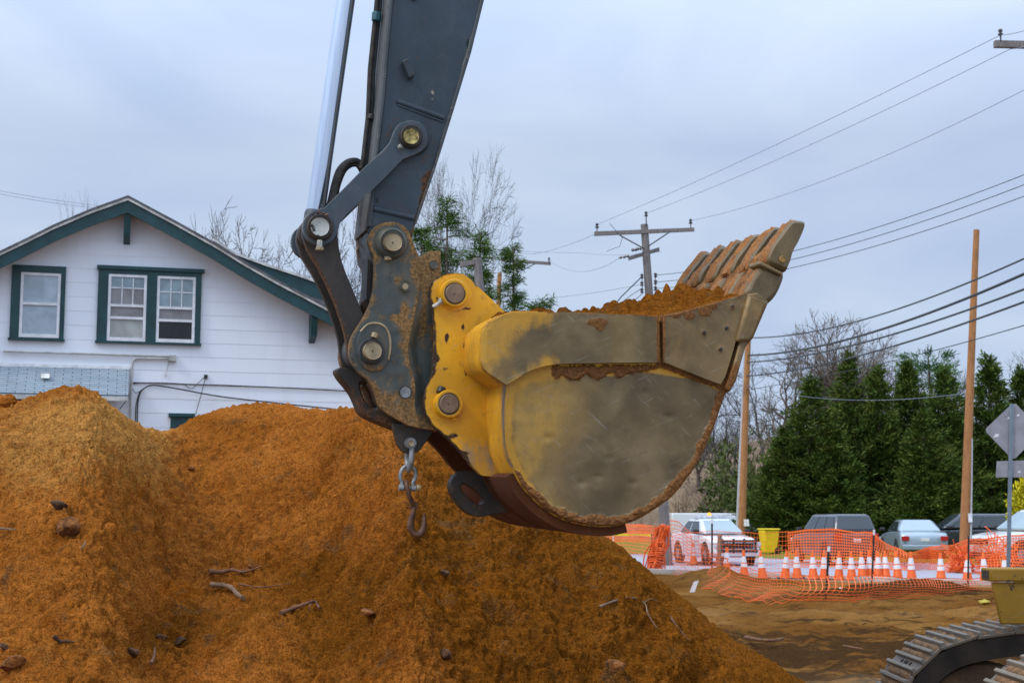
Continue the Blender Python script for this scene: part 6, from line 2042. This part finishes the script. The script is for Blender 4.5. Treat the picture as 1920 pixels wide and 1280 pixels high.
wire('lowest drop wire beside the main pole above the bucket soil', [(1206, 549, 49), (1175, 576, 46), (1150, 600, 44), (900, 660, 34.1)], .012, 'wire', .0)
wire('black cable slanting between the main pole and the bucket teeth', [(1229, 592, 49), (1262, 560, 50), (1403, 612, 64)], .022, 'wire', .0)
wire('upper faint wire in the sky over the left roof slope', [(-40, 350, 40), (190, 386, 46)], .006, 'wirethin', .05)
wire('lower faint wire in the sky over the left roof slope', [(-40, 356, 40), (180, 390, 46)], .006, 'wirethin', .05)
wire('loose jumper lead hanging below the left half of the main pole arm', [(1143, 419, 48.8), (1167, 446, 48.7), (1162, 462, 48.7), (1138, 471, 48.7)], .009, 'wire', .0)

# ================================================================== SAFETY FENCE
n = NT('orange_net'); c = n.mix(n.noise(4, 4), (.85, .10, .012), (.95, .20, .03))
M['net'] = n.set(col=c, rough=.5)
M['netdark'] = simple('orange_bundle', (.80, .125, .015), .5, 0, .25, 6, .2)
M['stake'] = simple('steel_stake', (.022, .024, .022), .6, .3, .2)
M['timber'] = pole_mat('grey_timber', (.15, .10, .065), (.24, .17, .11))


def net(o, runs, cell=(.085, .085), wob=.04, seed=0, slack=None, wd=(.013, .017), shear=0.0):
    """runs: list of (x, y, zbot, ztop) along the fence"""
    R = np.array(runs, float)
    seg = np.linalg.norm(np.diff(R[:, :2], axis=0), axis=1); cum = np.concatenate([[0], np.cumsum(seg)])
    L_ = cum[-1]; ni = max(2, int(L_ / cell[0])); hgt = np.mean(R[:, 3] - R[:, 2]); nj = max(3, int(1.15 / cell[1]))
    u = np.linspace(0, L_, ni + 1)
    X = np.interp(u, cum, R[:, 0]); Y = np.interp(u, cum, R[:, 1]); B = np.interp(u, cum, R[:, 2]); T = np.interp(u, cum, R[:, 3])
    J = np.linspace(0, 1, nj + 1)
    ph = fbm(u * .9, u * 0 + seed, seed, 3)
    Pt = np.zeros((ni + 1, nj + 1, 3))
    for j, v in enumerate(J):
        bulge = math.sin(v * math.pi) * (slack or .0)
        Pt[:, j, 0] = X + wob * 3 * (fbm(u * .8, u * 0 + v * 1.2, seed + 1, 2) - .5) + bulge * .8 + shear * v
        Pt[:, j, 1] = Y + wob * 4 * (fbm(u * .7, u * 0 + v * 1.5 + 9, seed + 2, 2) - .5) - bulge
        Pt[:, j, 2] = B + (T - B) * v + wob * (fbm(u * 1.3, u * 0 + 5 + v, seed + 3, 2) - .5)
    V = []; Fc = []
    up_ = np.array([0, 0, 1.0])
    for i in range(ni + 1):
        tdir = Pt[min(i + 1, ni), 0] - Pt[max(i - 1, 0), 0]; tdir[2] = 0; tdir /= max(1e-6, np.linalg.norm(tdir))
        k = len(V)
        for j in range(nj + 1): V += [Pt[i, j] - tdir * wd[0] / 2, Pt[i, j] + tdir * wd[0] / 2]
        for j in range(nj): Fc.append([k + 2 * j, k + 2 * j + 1, k + 2 * j + 3, k + 2 * j + 2])
    for j in range(nj + 1):
        k = len(V); w_ = wd[1] * (1.6 if j in (0, nj) else 1)
        for i in range(ni + 1): V += [Pt[i, j] - up_ * w_ / 2 + [0, .002, 0], Pt[i, j] + up_ * w_ / 2 + [0, .002, 0]]
        for i in range(ni): Fc.append([k + 2 * i, k + 2 * i + 1, k + 2 * i + 3, k + 2 * i + 2])
    return obj('net', V, np.array(Fc), M['net'], o, smooth=0)


def gpt(px, pyb, pyt):
    g = ground(px, pyb); t = at(px, pyt, g[1])
    return (g[0], g[1], 0.0, t[2])


def fpost(o, px, pyb, pyt, dx=0, r=.022, mat='stake', cap=None):
    g = ground(px, pyb); t = at(px + dx, pyt, g[1])
    MB().tube([g - [0, 0, .1], t], r, 6).build('post', M[mat], o)
    if cap:
        MB().tube([t - (t - g) * .09, t + (t - g) * .003], r * 1.25, 6).build('post_cap', M[cap], o)


f1 = thing('safety_fence', 'slack orange mesh fence on steel stakes nearest the excavator', 'safety fence', tuple(ground(1550, 1130)))
net(f1, [gpt(1256, 1070, 1005), gpt(1300, 1096, 1040), gpt(1360, 1118, 1066), gpt(1450, 1131, 1077), gpt(1550, 1133, 1078), gpt(1650, 1128, 1082), gpt(1750, 1122, 1085), gpt(1870, 1112, 1075)], (.12, .115), .12, 3, slack=.25, wd=(.017, .012), shear=.55)
fpost(f1, 1546.5, 1131, 1024, 8, cap='white'); fpost(f1, 1634, 1097, 993, 5, cap='white'); fpost(f1, 1814.5, 1100, 1004, 2); fpost(f1, 1335, 1072, 972, 0, .028, cap='white')
f2 = thing('safety_fence', 'tall orange mesh fence strung in front of the parked cars', 'safety fence', tuple(ground(1640, 1075)))
net(f2, [gpt(1256, 1066, 1004), gpt(1335, 1068, 994), gpt(1430, 1072, 1000), gpt(1480, 1074, 996)], (.13, .12), .05, 5, wd=(.010, .012))
net(f2, [gpt(1480, 1063, 997), gpt(1560, 1065, 991), gpt(1636, 1068, 1000)], (.095, .088), .09, 5, wd=(.024, .032))
net(f2, [gpt(1636, 1068, 998), gpt(1662, 1069, 1018), gpt(1700, 1070, 1034), gpt(1740, 1068, 1028), gpt(1790, 1072, 1018), gpt(1815, 1074, 1010), gpt(1850, 1078, 1012), gpt(1930, 1082, 1000)], (.09, .08), .12, 6, wd=(.022, .026))
f3 = thing('safety_fence', 'far orange mesh fence left of the upright mesh bundle', 'safety fence', tuple(ground(1190, 1030)))
net(f3, [gpt(1130, 1034, 988), gpt(1180, 1040, 984), gpt(1222, 1046, 986)], (.12, .12), .05, 8, wd=(.022, .03))
net(f3, [gpt(1100, 1013, 985), gpt(1160, 1014, 983), gpt(1225, 1016, 985)], (.16, .14), .10, 9, wd=(.05, .05))
f4 = thing('safety_fence', 'orange mesh stretch right behind the upright mesh bundle', 'safety fence', tuple(ground(1265, 1056)))
net(f4, [gpt(1245, 1056, 975), gpt(1275, 1058, 978), gpt(1300, 1061, 1000)], (.11, .10), .06, 12, wd=(.02, .024))

# upright bundle of gathered net
bb = ground(1226, 1069); tb = at(1243, 983, bb[1])
rg = np.random.default_rng(2)
b_ = thing('fence_bundle', 'thick upright bundle of gathered orange mesh beside the white car', 'fence bundle', tuple(bb))
mb = MB()
for k in range(60):
    o1 = rg.normal(0, .14, 3); o2 = rg.normal(0, .10, 3); o1[2] = abs(o1[2]) * .3; o2[2] = -abs(o2[2]) * .8
    p = bb + o1; q = tb + o2; mid = (p + q) / 2 + rg.normal(0, .09, 3)
    mb.tube([p, (p + mid) / 2 + rg.normal(0, .03, 3), mid, (mid + q) / 2 + rg.normal(0, .03, 3), q], .022, 5)
for k in range(26):
    t = k / 25; c_ = bb + (tb - bb) * t; r_ = .20 + .08 * math.sin(t * 5) - .08 * t
    a0 = rg.uniform(0, 6.28)
    mb.tube([c_ + np.array([math.cos(a0 + i * .9) * r_ * rg.uniform(.85, 1.1), math.sin(a0 + i * .9) * r_, rg.normal(0, .015)]) for i in range(8)], .020, 4)
mb.build('gathered_net', M['netdark'], b_)
# heaped net at the right end
for lab, px, pyb, pyt, wd_ in (('rumpled heap of orange mesh in front of the white vehicle', 1873, 1076, 1004, 30), ('small rumple of orange mesh beside the tall tan pole foot', 1800, 1074, 1022, 18)):
    g = ground(px, pyb); k = g[1] / F
    o = thing('fence_bundle', lab, 'fence bundle', tuple(g))
    mb = MB()
    for q in range(90):
        p = g + np.array([rg.normal(0, wd_ * k * .5), rg.normal(0, .2), abs(rg.uniform(0, (pyb - pyt) * k) * rg.uniform(.4, 1))])
        d1 = rg.normal(0, .16, 3); d2 = rg.normal(0, .16, 3)
        mb.tube([p - d1, p + d2 * .4, p + d1 + d2], .016, 4)
    mb.build('gathered_net', M['netdark'], o)

# wooden posts and white stake
g = ground(1348, 1066); t = at(1349.5, 1001, g[1])
tag(MB().tube([g, t], .075, 8).build('wooden_post', M['timber'], None, bevel=.01), 'short brown wooden post in front of the white car', 'post')
g = ground(1298, 1110); t = at(1306, 1090, g[1])
tag(MB().hexa([g + [-.06, 0, 0], g + [.05, 0, 0], g + [.05, .03, 0], g + [-.06, .03, 0], t + [-.06, 0, 0], t + [.05, 0, .03], t + [.05, .03, .03], t + [-.06, .03, 0]]).build('marker_stake', M['white'], None, smooth=0), 'short white marker stake leaning in the dirt behind the mesh', 'stake')
a = ground(1130, 1040); Ya = a[1]
p0, p1 = at(1120, 1003, Ya), at(1222, 1005, Ya)
M['tape'] = simple('yellow_tape', (.75, .62, .02), .5, 0, .1)
tp_ = thing('barrier_tape', 'yellow barrier tape stretched over the grass left of the mesh bundle', 'barrier tape', tuple(p0))
MB().hexa([p0, p1, p1 + [0, .01, 0], p0 + [0, .01, 0], p0 + [0, 0, .085], p1 + [0, 0, .085], p1 + [0, .01, .085], p0 + [0, .01, .085]]).build('tape', M['tape'], tp_, smooth=0)
MB().tube([np.array([p1[0], Ya, 0]), p1 + [0, 0, .15]], .03, 6).build('post', M['stake'], tp_)
g = ground(1150, 1030); t = at(1150, 995, g[1])
MB().tube([g, t], .03, 6).build('post', M['white'], tp_)

# ================================================================== CONES
M['cone'] = simple('cone_orange', (.93, .135, .012), .5, 0, .22, 5, .1)
M['collar'] = simple('cone_reflective_white', (.76, .74, .76), .45, 0, .06, 14, .1)
M['conebase'] = simple('cone_base_black', (.03, .026, .024), .7)
H_ = .76
c0 = thing('traffic_cone', '', 'traffic cone', (0, 0, 0), 0, 'row of traffic cones at the kerb')
rc = lambda z: .135 + (.028 - .135) * (z - .03) / (H_ - .03)
MB().box(-.18, .18, -.18, .18, 0, .03).build('base', M['conebase'], c0, local=True, bevel=.01)
MB().lathe((0, 0, 0), (0, 0, 1), [(.028, .142), (.05, rc(.05)), (H_ - .01, rc(H_)), (H_, .018)], 24).build('cone_body', M['cone'], c0, local=True)
for z0, z1 in ((.30, .405), (.435, .60)):
    MB().lathe((0, 0, 0), (0, 0, 1), [(z0, rc(z0) + .003), (z1, rc(z1) + .003)], 24).build('reflective_collar', M['collar'], c0, local=True)
cones = [(1362, 1074), (1396, 1084), (1430, 1084.5), (1472, 1084.5), (1495, 1084.5), (1525, 1086), (1546, 1086), (1573, 1087), (1597, 1087.5), (1617, 1087.5), (1632, 1087), (1647, 1087.5), (1661.5, 1087.5), (1684, 1088.5), (1710, 1089.5), (1765, 1092), (1814, 1094.5), (1847, 1093), (1886, 1096), (1251, 1059), (1301, 1059)]
labs = ['first cone of the kerb row, partly behind the dirt mound', 'second cone of the kerb row, below the white car bumper', 'cone below the yellow bin', 'cone at the left under the black vehicle front wheel', 'cone next right of the one under the black vehicle wheel',
        'cone left of the white capped stake', 'cone half behind the white capped stake', 'cone next right of the white capped stake', 'cone left of the tight cluster of four', 'leftmost cone of the tight cluster of four, before the second stake', 'cone right behind the second stake in the tight cluster',
        'cone of the tight cluster just right of the second stake', 'rightmost cone of the tight cluster', 'lone cone just right of the tight cluster', 'cone in front of the silver sedan left side', 'widely spaced cone in front of the silver sedan bumper',
        'cone half behind the stake near the tall tan pole', 'cone behind the yellow frame rail end', 'cone seen between the yellow rail and the sign post', 'cone on the road beside the upright mesh bundle', 'cone on the road by the white car side']
rg = np.random.default_rng(3)
for i, ((px, py), lb) in enumerate(zip(cones, labs)):
    o = c0 if i == 0 else copy_tree(c0)
    o['label'] = 'orange and white ' + lb if len(lb.split()) < 13 else lb
    g = ground(px, py, .0); o.location = (g[0], g[1], .0 if g[1] < road_front(g[0]) else .014)
    o.rotation_euler = (rg.normal(0, .03), rg.normal(0, .03), rg.uniform(0, 1.5))
    if i == 15:
        pass

# ================================================================== VEHICLES
M['rubbertyre'] = simple('tyre_rubber', (.012, .012, .012), .8)
M['rim'] = simple('wheel_rim', (.30, .30, .31), .35, .7)
M['carglass'] = NT('car_glass').set(col=(.03, .04, .046), rough=.05, spec=.7)
M['carglasslight'] = NT('windscreen_glass').set(col=(.28, .36, .38), rough=.08, spec=.7)  # pale grey-green stands in for sky reflected in the glass
M['taillight'] = NT('tail_light').set(col=(.45, .015, .012), rough=.2)
M['headlight'] = NT('head_light').set(col=(.62, .64, .66), rough=.15)
M['blacktrim'] = simple('black_trim', (.015, .015, .016), .5)


def paint(name, col, metal=.0, rough=.3):
    n = NT(name); c = n.mix(n.noise(1.5, 4), sc(col, .92), sc(col, 1.06))
    n.set(col=c, rough=rough, metal=metal, coat=.6); n.p.inputs['Coat Roughness'].default_value = .08
    return n.m


M['carwhite'] = paint('car_paint_white', (.78, .78, .80))
M['carblack'] = paint('car_paint_charcoal', (.050, .055, .065), .3)
M['carsilver'] = paint('car_paint_silver', (.33, .40, .46), .35)
M['carnavy'] = paint('car_paint_dark_blue', (.022, .030, .036), .2)
M['carcream'] = paint('car_paint_cream', (.66, .66, .62))
M['carred'] = paint('car_paint_red', (.40, .03, .02))


def vehicle(name, label, cat, px, py, Y, heading, kind, pm, scale=1.0, glassm='carglass', zs=1.0):
    g = at(px, py, Y)
    o = thing(name, label, cat, (g[0], Y, .012), heading)
    o.scale = (scale, scale, scale * zs)
    if kind == 'sedan':
        L2, Wd, low = 2.45, .90, [(-2.45, .34), (-2.46, .62), (-2.40, .90), (-2.25, .97), (-1.45, 1.00), (.85, .96), (1.75, .87), (2.25, .76), (2.42, .62), (2.45, .36), (2.35, .22), (-2.35, .22)]
        gb, gt, zb, zt_, wt = (-1.75, 1.20), (-.95, .35), .96, 1.42, .60
    else:
        L2, Wd, low = 2.40, .93, [(-2.40, .38), (-2.42, .70), (-2.38, 1.05), (-2.30, 1.12), (.95, 1.10), (1.75, 1.02), (2.25, .92), (2.38, .75), (2.40, .40), (2.30, .28), (-2.32, .28)]
        gb, gt, zb, zt_, wt = (-2.33, 1.25), (-2.02, .40), 1.09, 1.70, .68
    n = len(low); V = []; Fc = []
    ys = [(-Wd, .965), (-Wd * .97, 1.0), (-Wd * .6, 1.012), (0, 1.015), (Wd * .6, 1.012), (Wd * .97, 1.0), (Wd, .965)]
    for (y, k) in ys:
        for (x, z) in low:
            e = abs(y) / Wd
            V.append((x * (1 - .045 * e ** 3) * (k if abs(x) > 2 else 1), y * (1 - .05 * max(0, (z - .75))) * (1 if .35 < z < .95 else .965), z * (1 if e < .9 else (.985 if z > .6 else 1.02))))
    for j in range(len(ys) - 1):
        for i in range(n): Fc.append([j * n + i, j * n + (i + 1) % n, (j + 1) * n + (i + 1) % n, (j + 1) * n + i])
    Fc.append(list(range(n))); Fc.append(list(range((len(ys) - 1) * n, len(ys) * n))[::-1])
    mb = MB(); mb.add(V, Fc); mb.build('body', M[pm], o, local=True, smooth=180, subsurf=2)
    wb = Wd * .93
    b = [(gb[0], -wb, zb), (gb[1], -wb, zb), (gb[1], wb, zb), (gb[0], wb, zb)]
    t = [(gt[0], -wt, zt_), (gt[1], -wt, zt_), (gt[1], wt, zt_), (gt[0], wt, zt_)]
    MB().hexa(b + t).build('roof', M[pm], o, local=True, bevel=.15, smooth=60, seg=5)
    B = [np.array(p) for p in b]; T = [np.array(p) for p in t]

    def quad(nm, p00, p10, p11, p01, u0, u1, v0, v1, mat, off=.012):
        f = lambda u, v: (p00 * (1 - u) + p10 * u) * (1 - v) + (p01 * (1 - u) + p11 * u) * v
        q = [f(u0, v0), f(u1, v0), f(u1, v1), f(u0, v1)]
        nn = np.cross(q[1] - q[0], q[3] - q[0]); nn /= np.linalg.norm(nn)
        c_ = (B[0] + B[1] + B[2] + B[3] + T[0] + T[1] + T[2] + T[3]) / 8
        if (q[0] - c_) @ nn < 0: nn = -nn
        MB().hexa([p - nn * .02 for p in q] + [p + nn * off for p in q]).build(nm, M[mat], o, local=True, bevel=.004, smooth=0)
    quad('windscreen', B[1], B[2], T[2], T[1], .07, .93, .08, .90, glassm)
    quad('rear_window', B[0], B[3], T[3], T[0], .08, .92, .12 if kind == 'sedan' else .18, .90, glassm if kind == 'sedan' else 'carglass')
    for (p, q_, r_, s_) in ((B[0], B[1], T[1], T[0]), (B[3], B[2], T[2], T[3])):
        if kind == 'sedan':
            quad('side_window', p, q_, r_, s_, .13, .46, .10, .86, 'carglass'); quad('side_window', p, q_, r_, s_, .50, .86, .10, .86, 'carglass')
        else:
            for u0, u1 in ((.05, .28), (.31, .58), (.61, .88)): quad('side_window', p, q_, r_, s_, u0, u1, .12, .86, 'carglass')
    rad = .33 if kind == 'sedan' else .37
    for x in (1.47, -1.42):
        for s in (-1, 1):
            w = MB().lathe((x, s * (Wd - .20), rad), (0, s, 0), [(0, rad * .9), (.02, rad), (.19, rad), (.215, rad * .93), (.215, rad * .70), (.18, rad * .66)], 24).build('wheel', M['rubbertyre'], o, local=True)
            MB().lathe((x, s * (Wd - .02), rad), (0, s, 0), [(0, rad * .67), (.01, rad * .64), (.022, rad * .30), (.03, rad * .12)], 14).build('rim', M['rim'], w, local=True)
            MB().lathe((x, s * (Wd - .10), rad + .02), (0, s, 0), [(0, rad * 1.18), (.095, rad * 1.18)], 24).build('wheel_arch', M['blacktrim'], o, local=True)
    zf = .66 if kind == 'sedan' else .80
    for s in (-1, 1):
        MB().box(L2 - .12, L2 - .015, s * .80 - .13 * (s > 0) - .0 - (.10 if s < 0 else .12), s * .80 + (.10 if s > 0 else .13) * .0 + .06, zf - .08, zf + .07).build('headlight', M['headlight'], o, local=True, bevel=.015)
        MB().box(-L2 - .012, -L2 + .10, min(s * .58, s * .84), max(s * .58, s * .84), zf + .0, zf + (.17 if kind == 'sedan' else .26)).build('tail_light', M['taillight'], o, local=True, bevel=.015)
        MB().box(gb[1] - .42, gb[1] - .24, min(s * (Wd + .0), s * (Wd + .19)), max(s * (Wd + .0), s * (Wd + .19)), zb + .02, zb + .15).build('wing_mirror', M['blacktrim'], o, local=True, bevel=.03)
    MB().box(L2 - .06, L2 + .02, -.55, .55, zf - .12, zf + .05).build('grille', M['blacktrim'], o, local=True, bevel=.01)
    MB().box(L2 - .10, L2 + .06, -.82, .82, .30, .46).build('bumper', M['blacktrim'] if kind != 'sedan' else M[pm], o, local=True, bevel=.03)
    MB().box(-L2 - .06, -L2 + .10, -.82, .82, .32, .50).build('bumper', M['blacktrim'] if kind != 'sedan' else M[pm], o, local=True, bevel=.03)
    MB().box(-L2 - .035, -L2 + .02, -.16, .16, zf - .02, zf + .10).build('number_plate', M['white'], o, local=True, bevel=.004)
    return o


d2r = math.radians
# heading 0 = nose toward +x
car = vehicle('parked_car', 'white sedan with an amber light bar behind the orange mesh', 'car', 1338, 1054, 50.5, d2r(-77), 'sedan', 'carwhite', .95, 'carglasslight', 1.15)
MB().box(-.52, -.20, -.58, .58, 1.43, 1.53).build('light_bar', simple('light_bar_clear', (.55, .56, .58), .3), car, local=True, bevel=.02)
nl = NT('amber_lamp'); nl.set(col=(.9, .35, .02), rough=.3, emit=(1, .30, .03, 1), emits=1.6)
MB().lathe((-.36, .0, 1.50), (0, 0, 1), [(0, .07), (.10, .065), (.13, .03)], 14).build('amber_lamp', nl.m, car, local=True)
pb = MB()
pb.box(2.47, 2.56, -.70, .70, .42, .50); pb.box(2.47, 2.56, -.70, .70, .72, .80)
for y in (-.62, -.2, .2, .62): pb.box(2.48, 2.54, y - .035, y + .035, .40, .84)
pb.build('push_bumper', M['blacktrim'], car, local=True, bevel=.012)
vehicle('parked_car', 'charcoal sport utility vehicle behind the cones with mesh over its flank', 'car', 1563, 1050, 50.5, d2r(99), 'suv', 'carblack', .90, zs=1.13)
vehicle('parked_car', 'silver blue sedan seen from behind between the black vehicle and tall pole', 'car', 1712, 1040, 58.5, d2r(85), 'sedan', 'carsilver', 1.05, 'carglasslight')
vehicle('parked_car', 'dark blue car mostly hidden behind the tall tan pole', 'car', 1816, 1040, 58, d2r(176), 'suv', 'carnavy', 1.02)
vehicle('parked_car', 'cream white sport utility vehicle cut by the right edge behind the sign post', 'car', 1962, 1062, 48, d2r(196), 'suv', 'carcream', 1.10, 'carglasslight')
vehicle('parked_car', 'distant white and red vehicle left of the cedars', 'car', 1418, 976, 104, d2r(-60), 'suv', 'carred', 1.0, 'carglasslight')
vehicle('parked_car', 'distant silver car whose roof shows behind the white sedan light bar', 'car', 1368, 985, 82, d2r(20), 'sedan', 'carsilver', 1.0, 'carglasslight')
# flat white trailer behind the white sedan
g = at(1330, 982, 84)
o = thing('box_trailer', 'low white trailer parked far behind the white sedan', 'trailer', (g[0], 84, 0))
MB().box(-2.3, 1.6, -1, 1, .55, 1.75).build('body', M['carwhite'], o, local=True, bevel=.04)
MB().box(-.6, 1.62, -1.02, 1.02, 1.0, 1.35).build('side_panel', M['rim'], o, local=True, bevel=.01)
for x in (-1.2, -.4): MB().lathe((x, -1.05, .38), (0, 1, 0), [(0, .3), (.02, .37), (.2, .37)], 16).build('wheel', M['rubbertyre'], o, local=True)
# yellow wheeled bin
g = ground(1442, 1038); kk = g[1] / F
M['binyellow'] = simple('bin_yellow', (.80, .58, .006), .45, 0, .08, 4, .1)
o = thing('wheeled_bin', 'bright yellow wheeled bin between the white sedan and black vehicle', 'bin', tuple(g), d2r(12))
w_, h_ = 15 * kk, 44 * kk
MB().hexa([(-w_ * .72, -.30, .05), (w_ * .72, -.30, .05), (w_ * .72, .30, .05), (-w_ * .72, .30, .05), (-w_, -.36, h_), (w_, -.36, h_), (w_, .36, h_), (-w_, .36, h_)]).build('body', M['binyellow'], o, local=True, bevel=.04)
MB().box(-w_ * 1.08, w_ * 1.08, -.42, .40, h_, h_ + .07).build('lid', M['binyellow'], o, local=True, bevel=.03)
MB().box(w_ * .7, w_ * 1.02, -.10, .10, h_ * .45, h_ * .9).build('handle_rib', M['binyellow'], o, local=True, bevel=.02)
for y in (-.30, .30): MB().lathe((w_ * .75, y - .05, .14), (0, 1, 0), [(0, .1), (.01, .14), (.09, .14), (.1, .1)], 16).build('wheel', M['rubbertyre'], o, local=True)
# small white roofed shelter between bin and black vehicle
g = at(1492, 1000, 72); kk = 72 / F
o = thing('shed', 'tiny white roofed shed left of the black vehicle', 'shed', (g[0], 72, 0))
MB().box(-.35, .35, -.4, .4, 0, 1.0).build('wall', M['timber'], o, local=True)
MB().prism([(-.5, -.5, 1.0), (.55, -.5, 1.0), (.45, -.5, 1.22), (-.4, -.5, 1.25)], (0, 1.0, 0)).build('roof', M['white'], o, local=True, smooth=0)
# road signs seen from behind
M['signback'] = simple('sign_back_aluminium', (.30, .29, .31), .45, .25, .15, 4)
M['signpost'] = simple('sign_post_steel', (.20, .25, .29), .45, .4, .15, 6)
Ys = 27.5
bs_ = at(1889, 1120, Ys); ts_ = at(1897.5, 757, Ys)
o = thing('road_sign', 'back of a grey diamond road sign with a small plate on a steel post', 'road sign', (bs_[0], Ys, 0))
MB().prism([(bs_[0] - .035, Ys, 0), (bs_[0] + .035, Ys, 0), (ts_[0] + .035, Ys, ts_[2]), (ts_[0] - .035, Ys, ts_[2])], (0, .035, 0)).build('post', M['signpost'], o, bevel=.004)
dm = [(1897.5, 757), (1905, 757), (1950, 803), (1950, 811), (1905, 858), (1897.5, 860), (1849.5, 810), (1848.5, 803)]
dmd = MB().prism([at(x, y, Ys + .04) for x, y in dm], (0, .004, 0)).build('sign_panel', M['signback'], o)
MB().prism([at(x, y, Ys + .04) for x, y in [(1869, 864), (1948, 862), (1949, 894), (1867, 894.5)]], (0, .004, 0)).build('sign_plate', M['signback'], o)
for x, y, r in ((1892, 783, 4), (1909, 778, 3.5), (1868, 816, 6), (1911, 884, 3.5)):
    MB().prism([at(x - r, y + .6 * r, Ys + .037), at(x - r * .2, y - r * .5, Ys + .037), at(x + r, y - r * .35, Ys + .037), at(x + r * .4, y + r * .5, Ys + .037)], (0, .002, 0)).build('sticker_scrap', M['white'], dmd)
# litter
for lb, px, py, r in (('scrap of white litter on the dirt below the mesh near the stake', 1577, 1104, .08), ('scrap of yellow rag on the dirt left of the yellow frame', 1846, 1128, .10)):
    g = ground(px, py, .04)
    bm = bmesh.new(); bmesh.ops.create_icosphere(bm, subdivisions=2, radius=r)
    for v in bm.verts: v.co = v.co * (1 + .5 * (random.random() - .5)); v.co.z *= .55
    V = [tuple(np.array(v.co) + g) for v in bm.verts]; Fc = [[v.index for v in f.verts] for f in bm.faces]; bm.free()
    tag(obj('litter_scrap', V, Fc, M['white'] if 'white' in lb else simple('yellow_rag', (.42, .33, .04), .9), None, smooth=0), lb, 'litter')
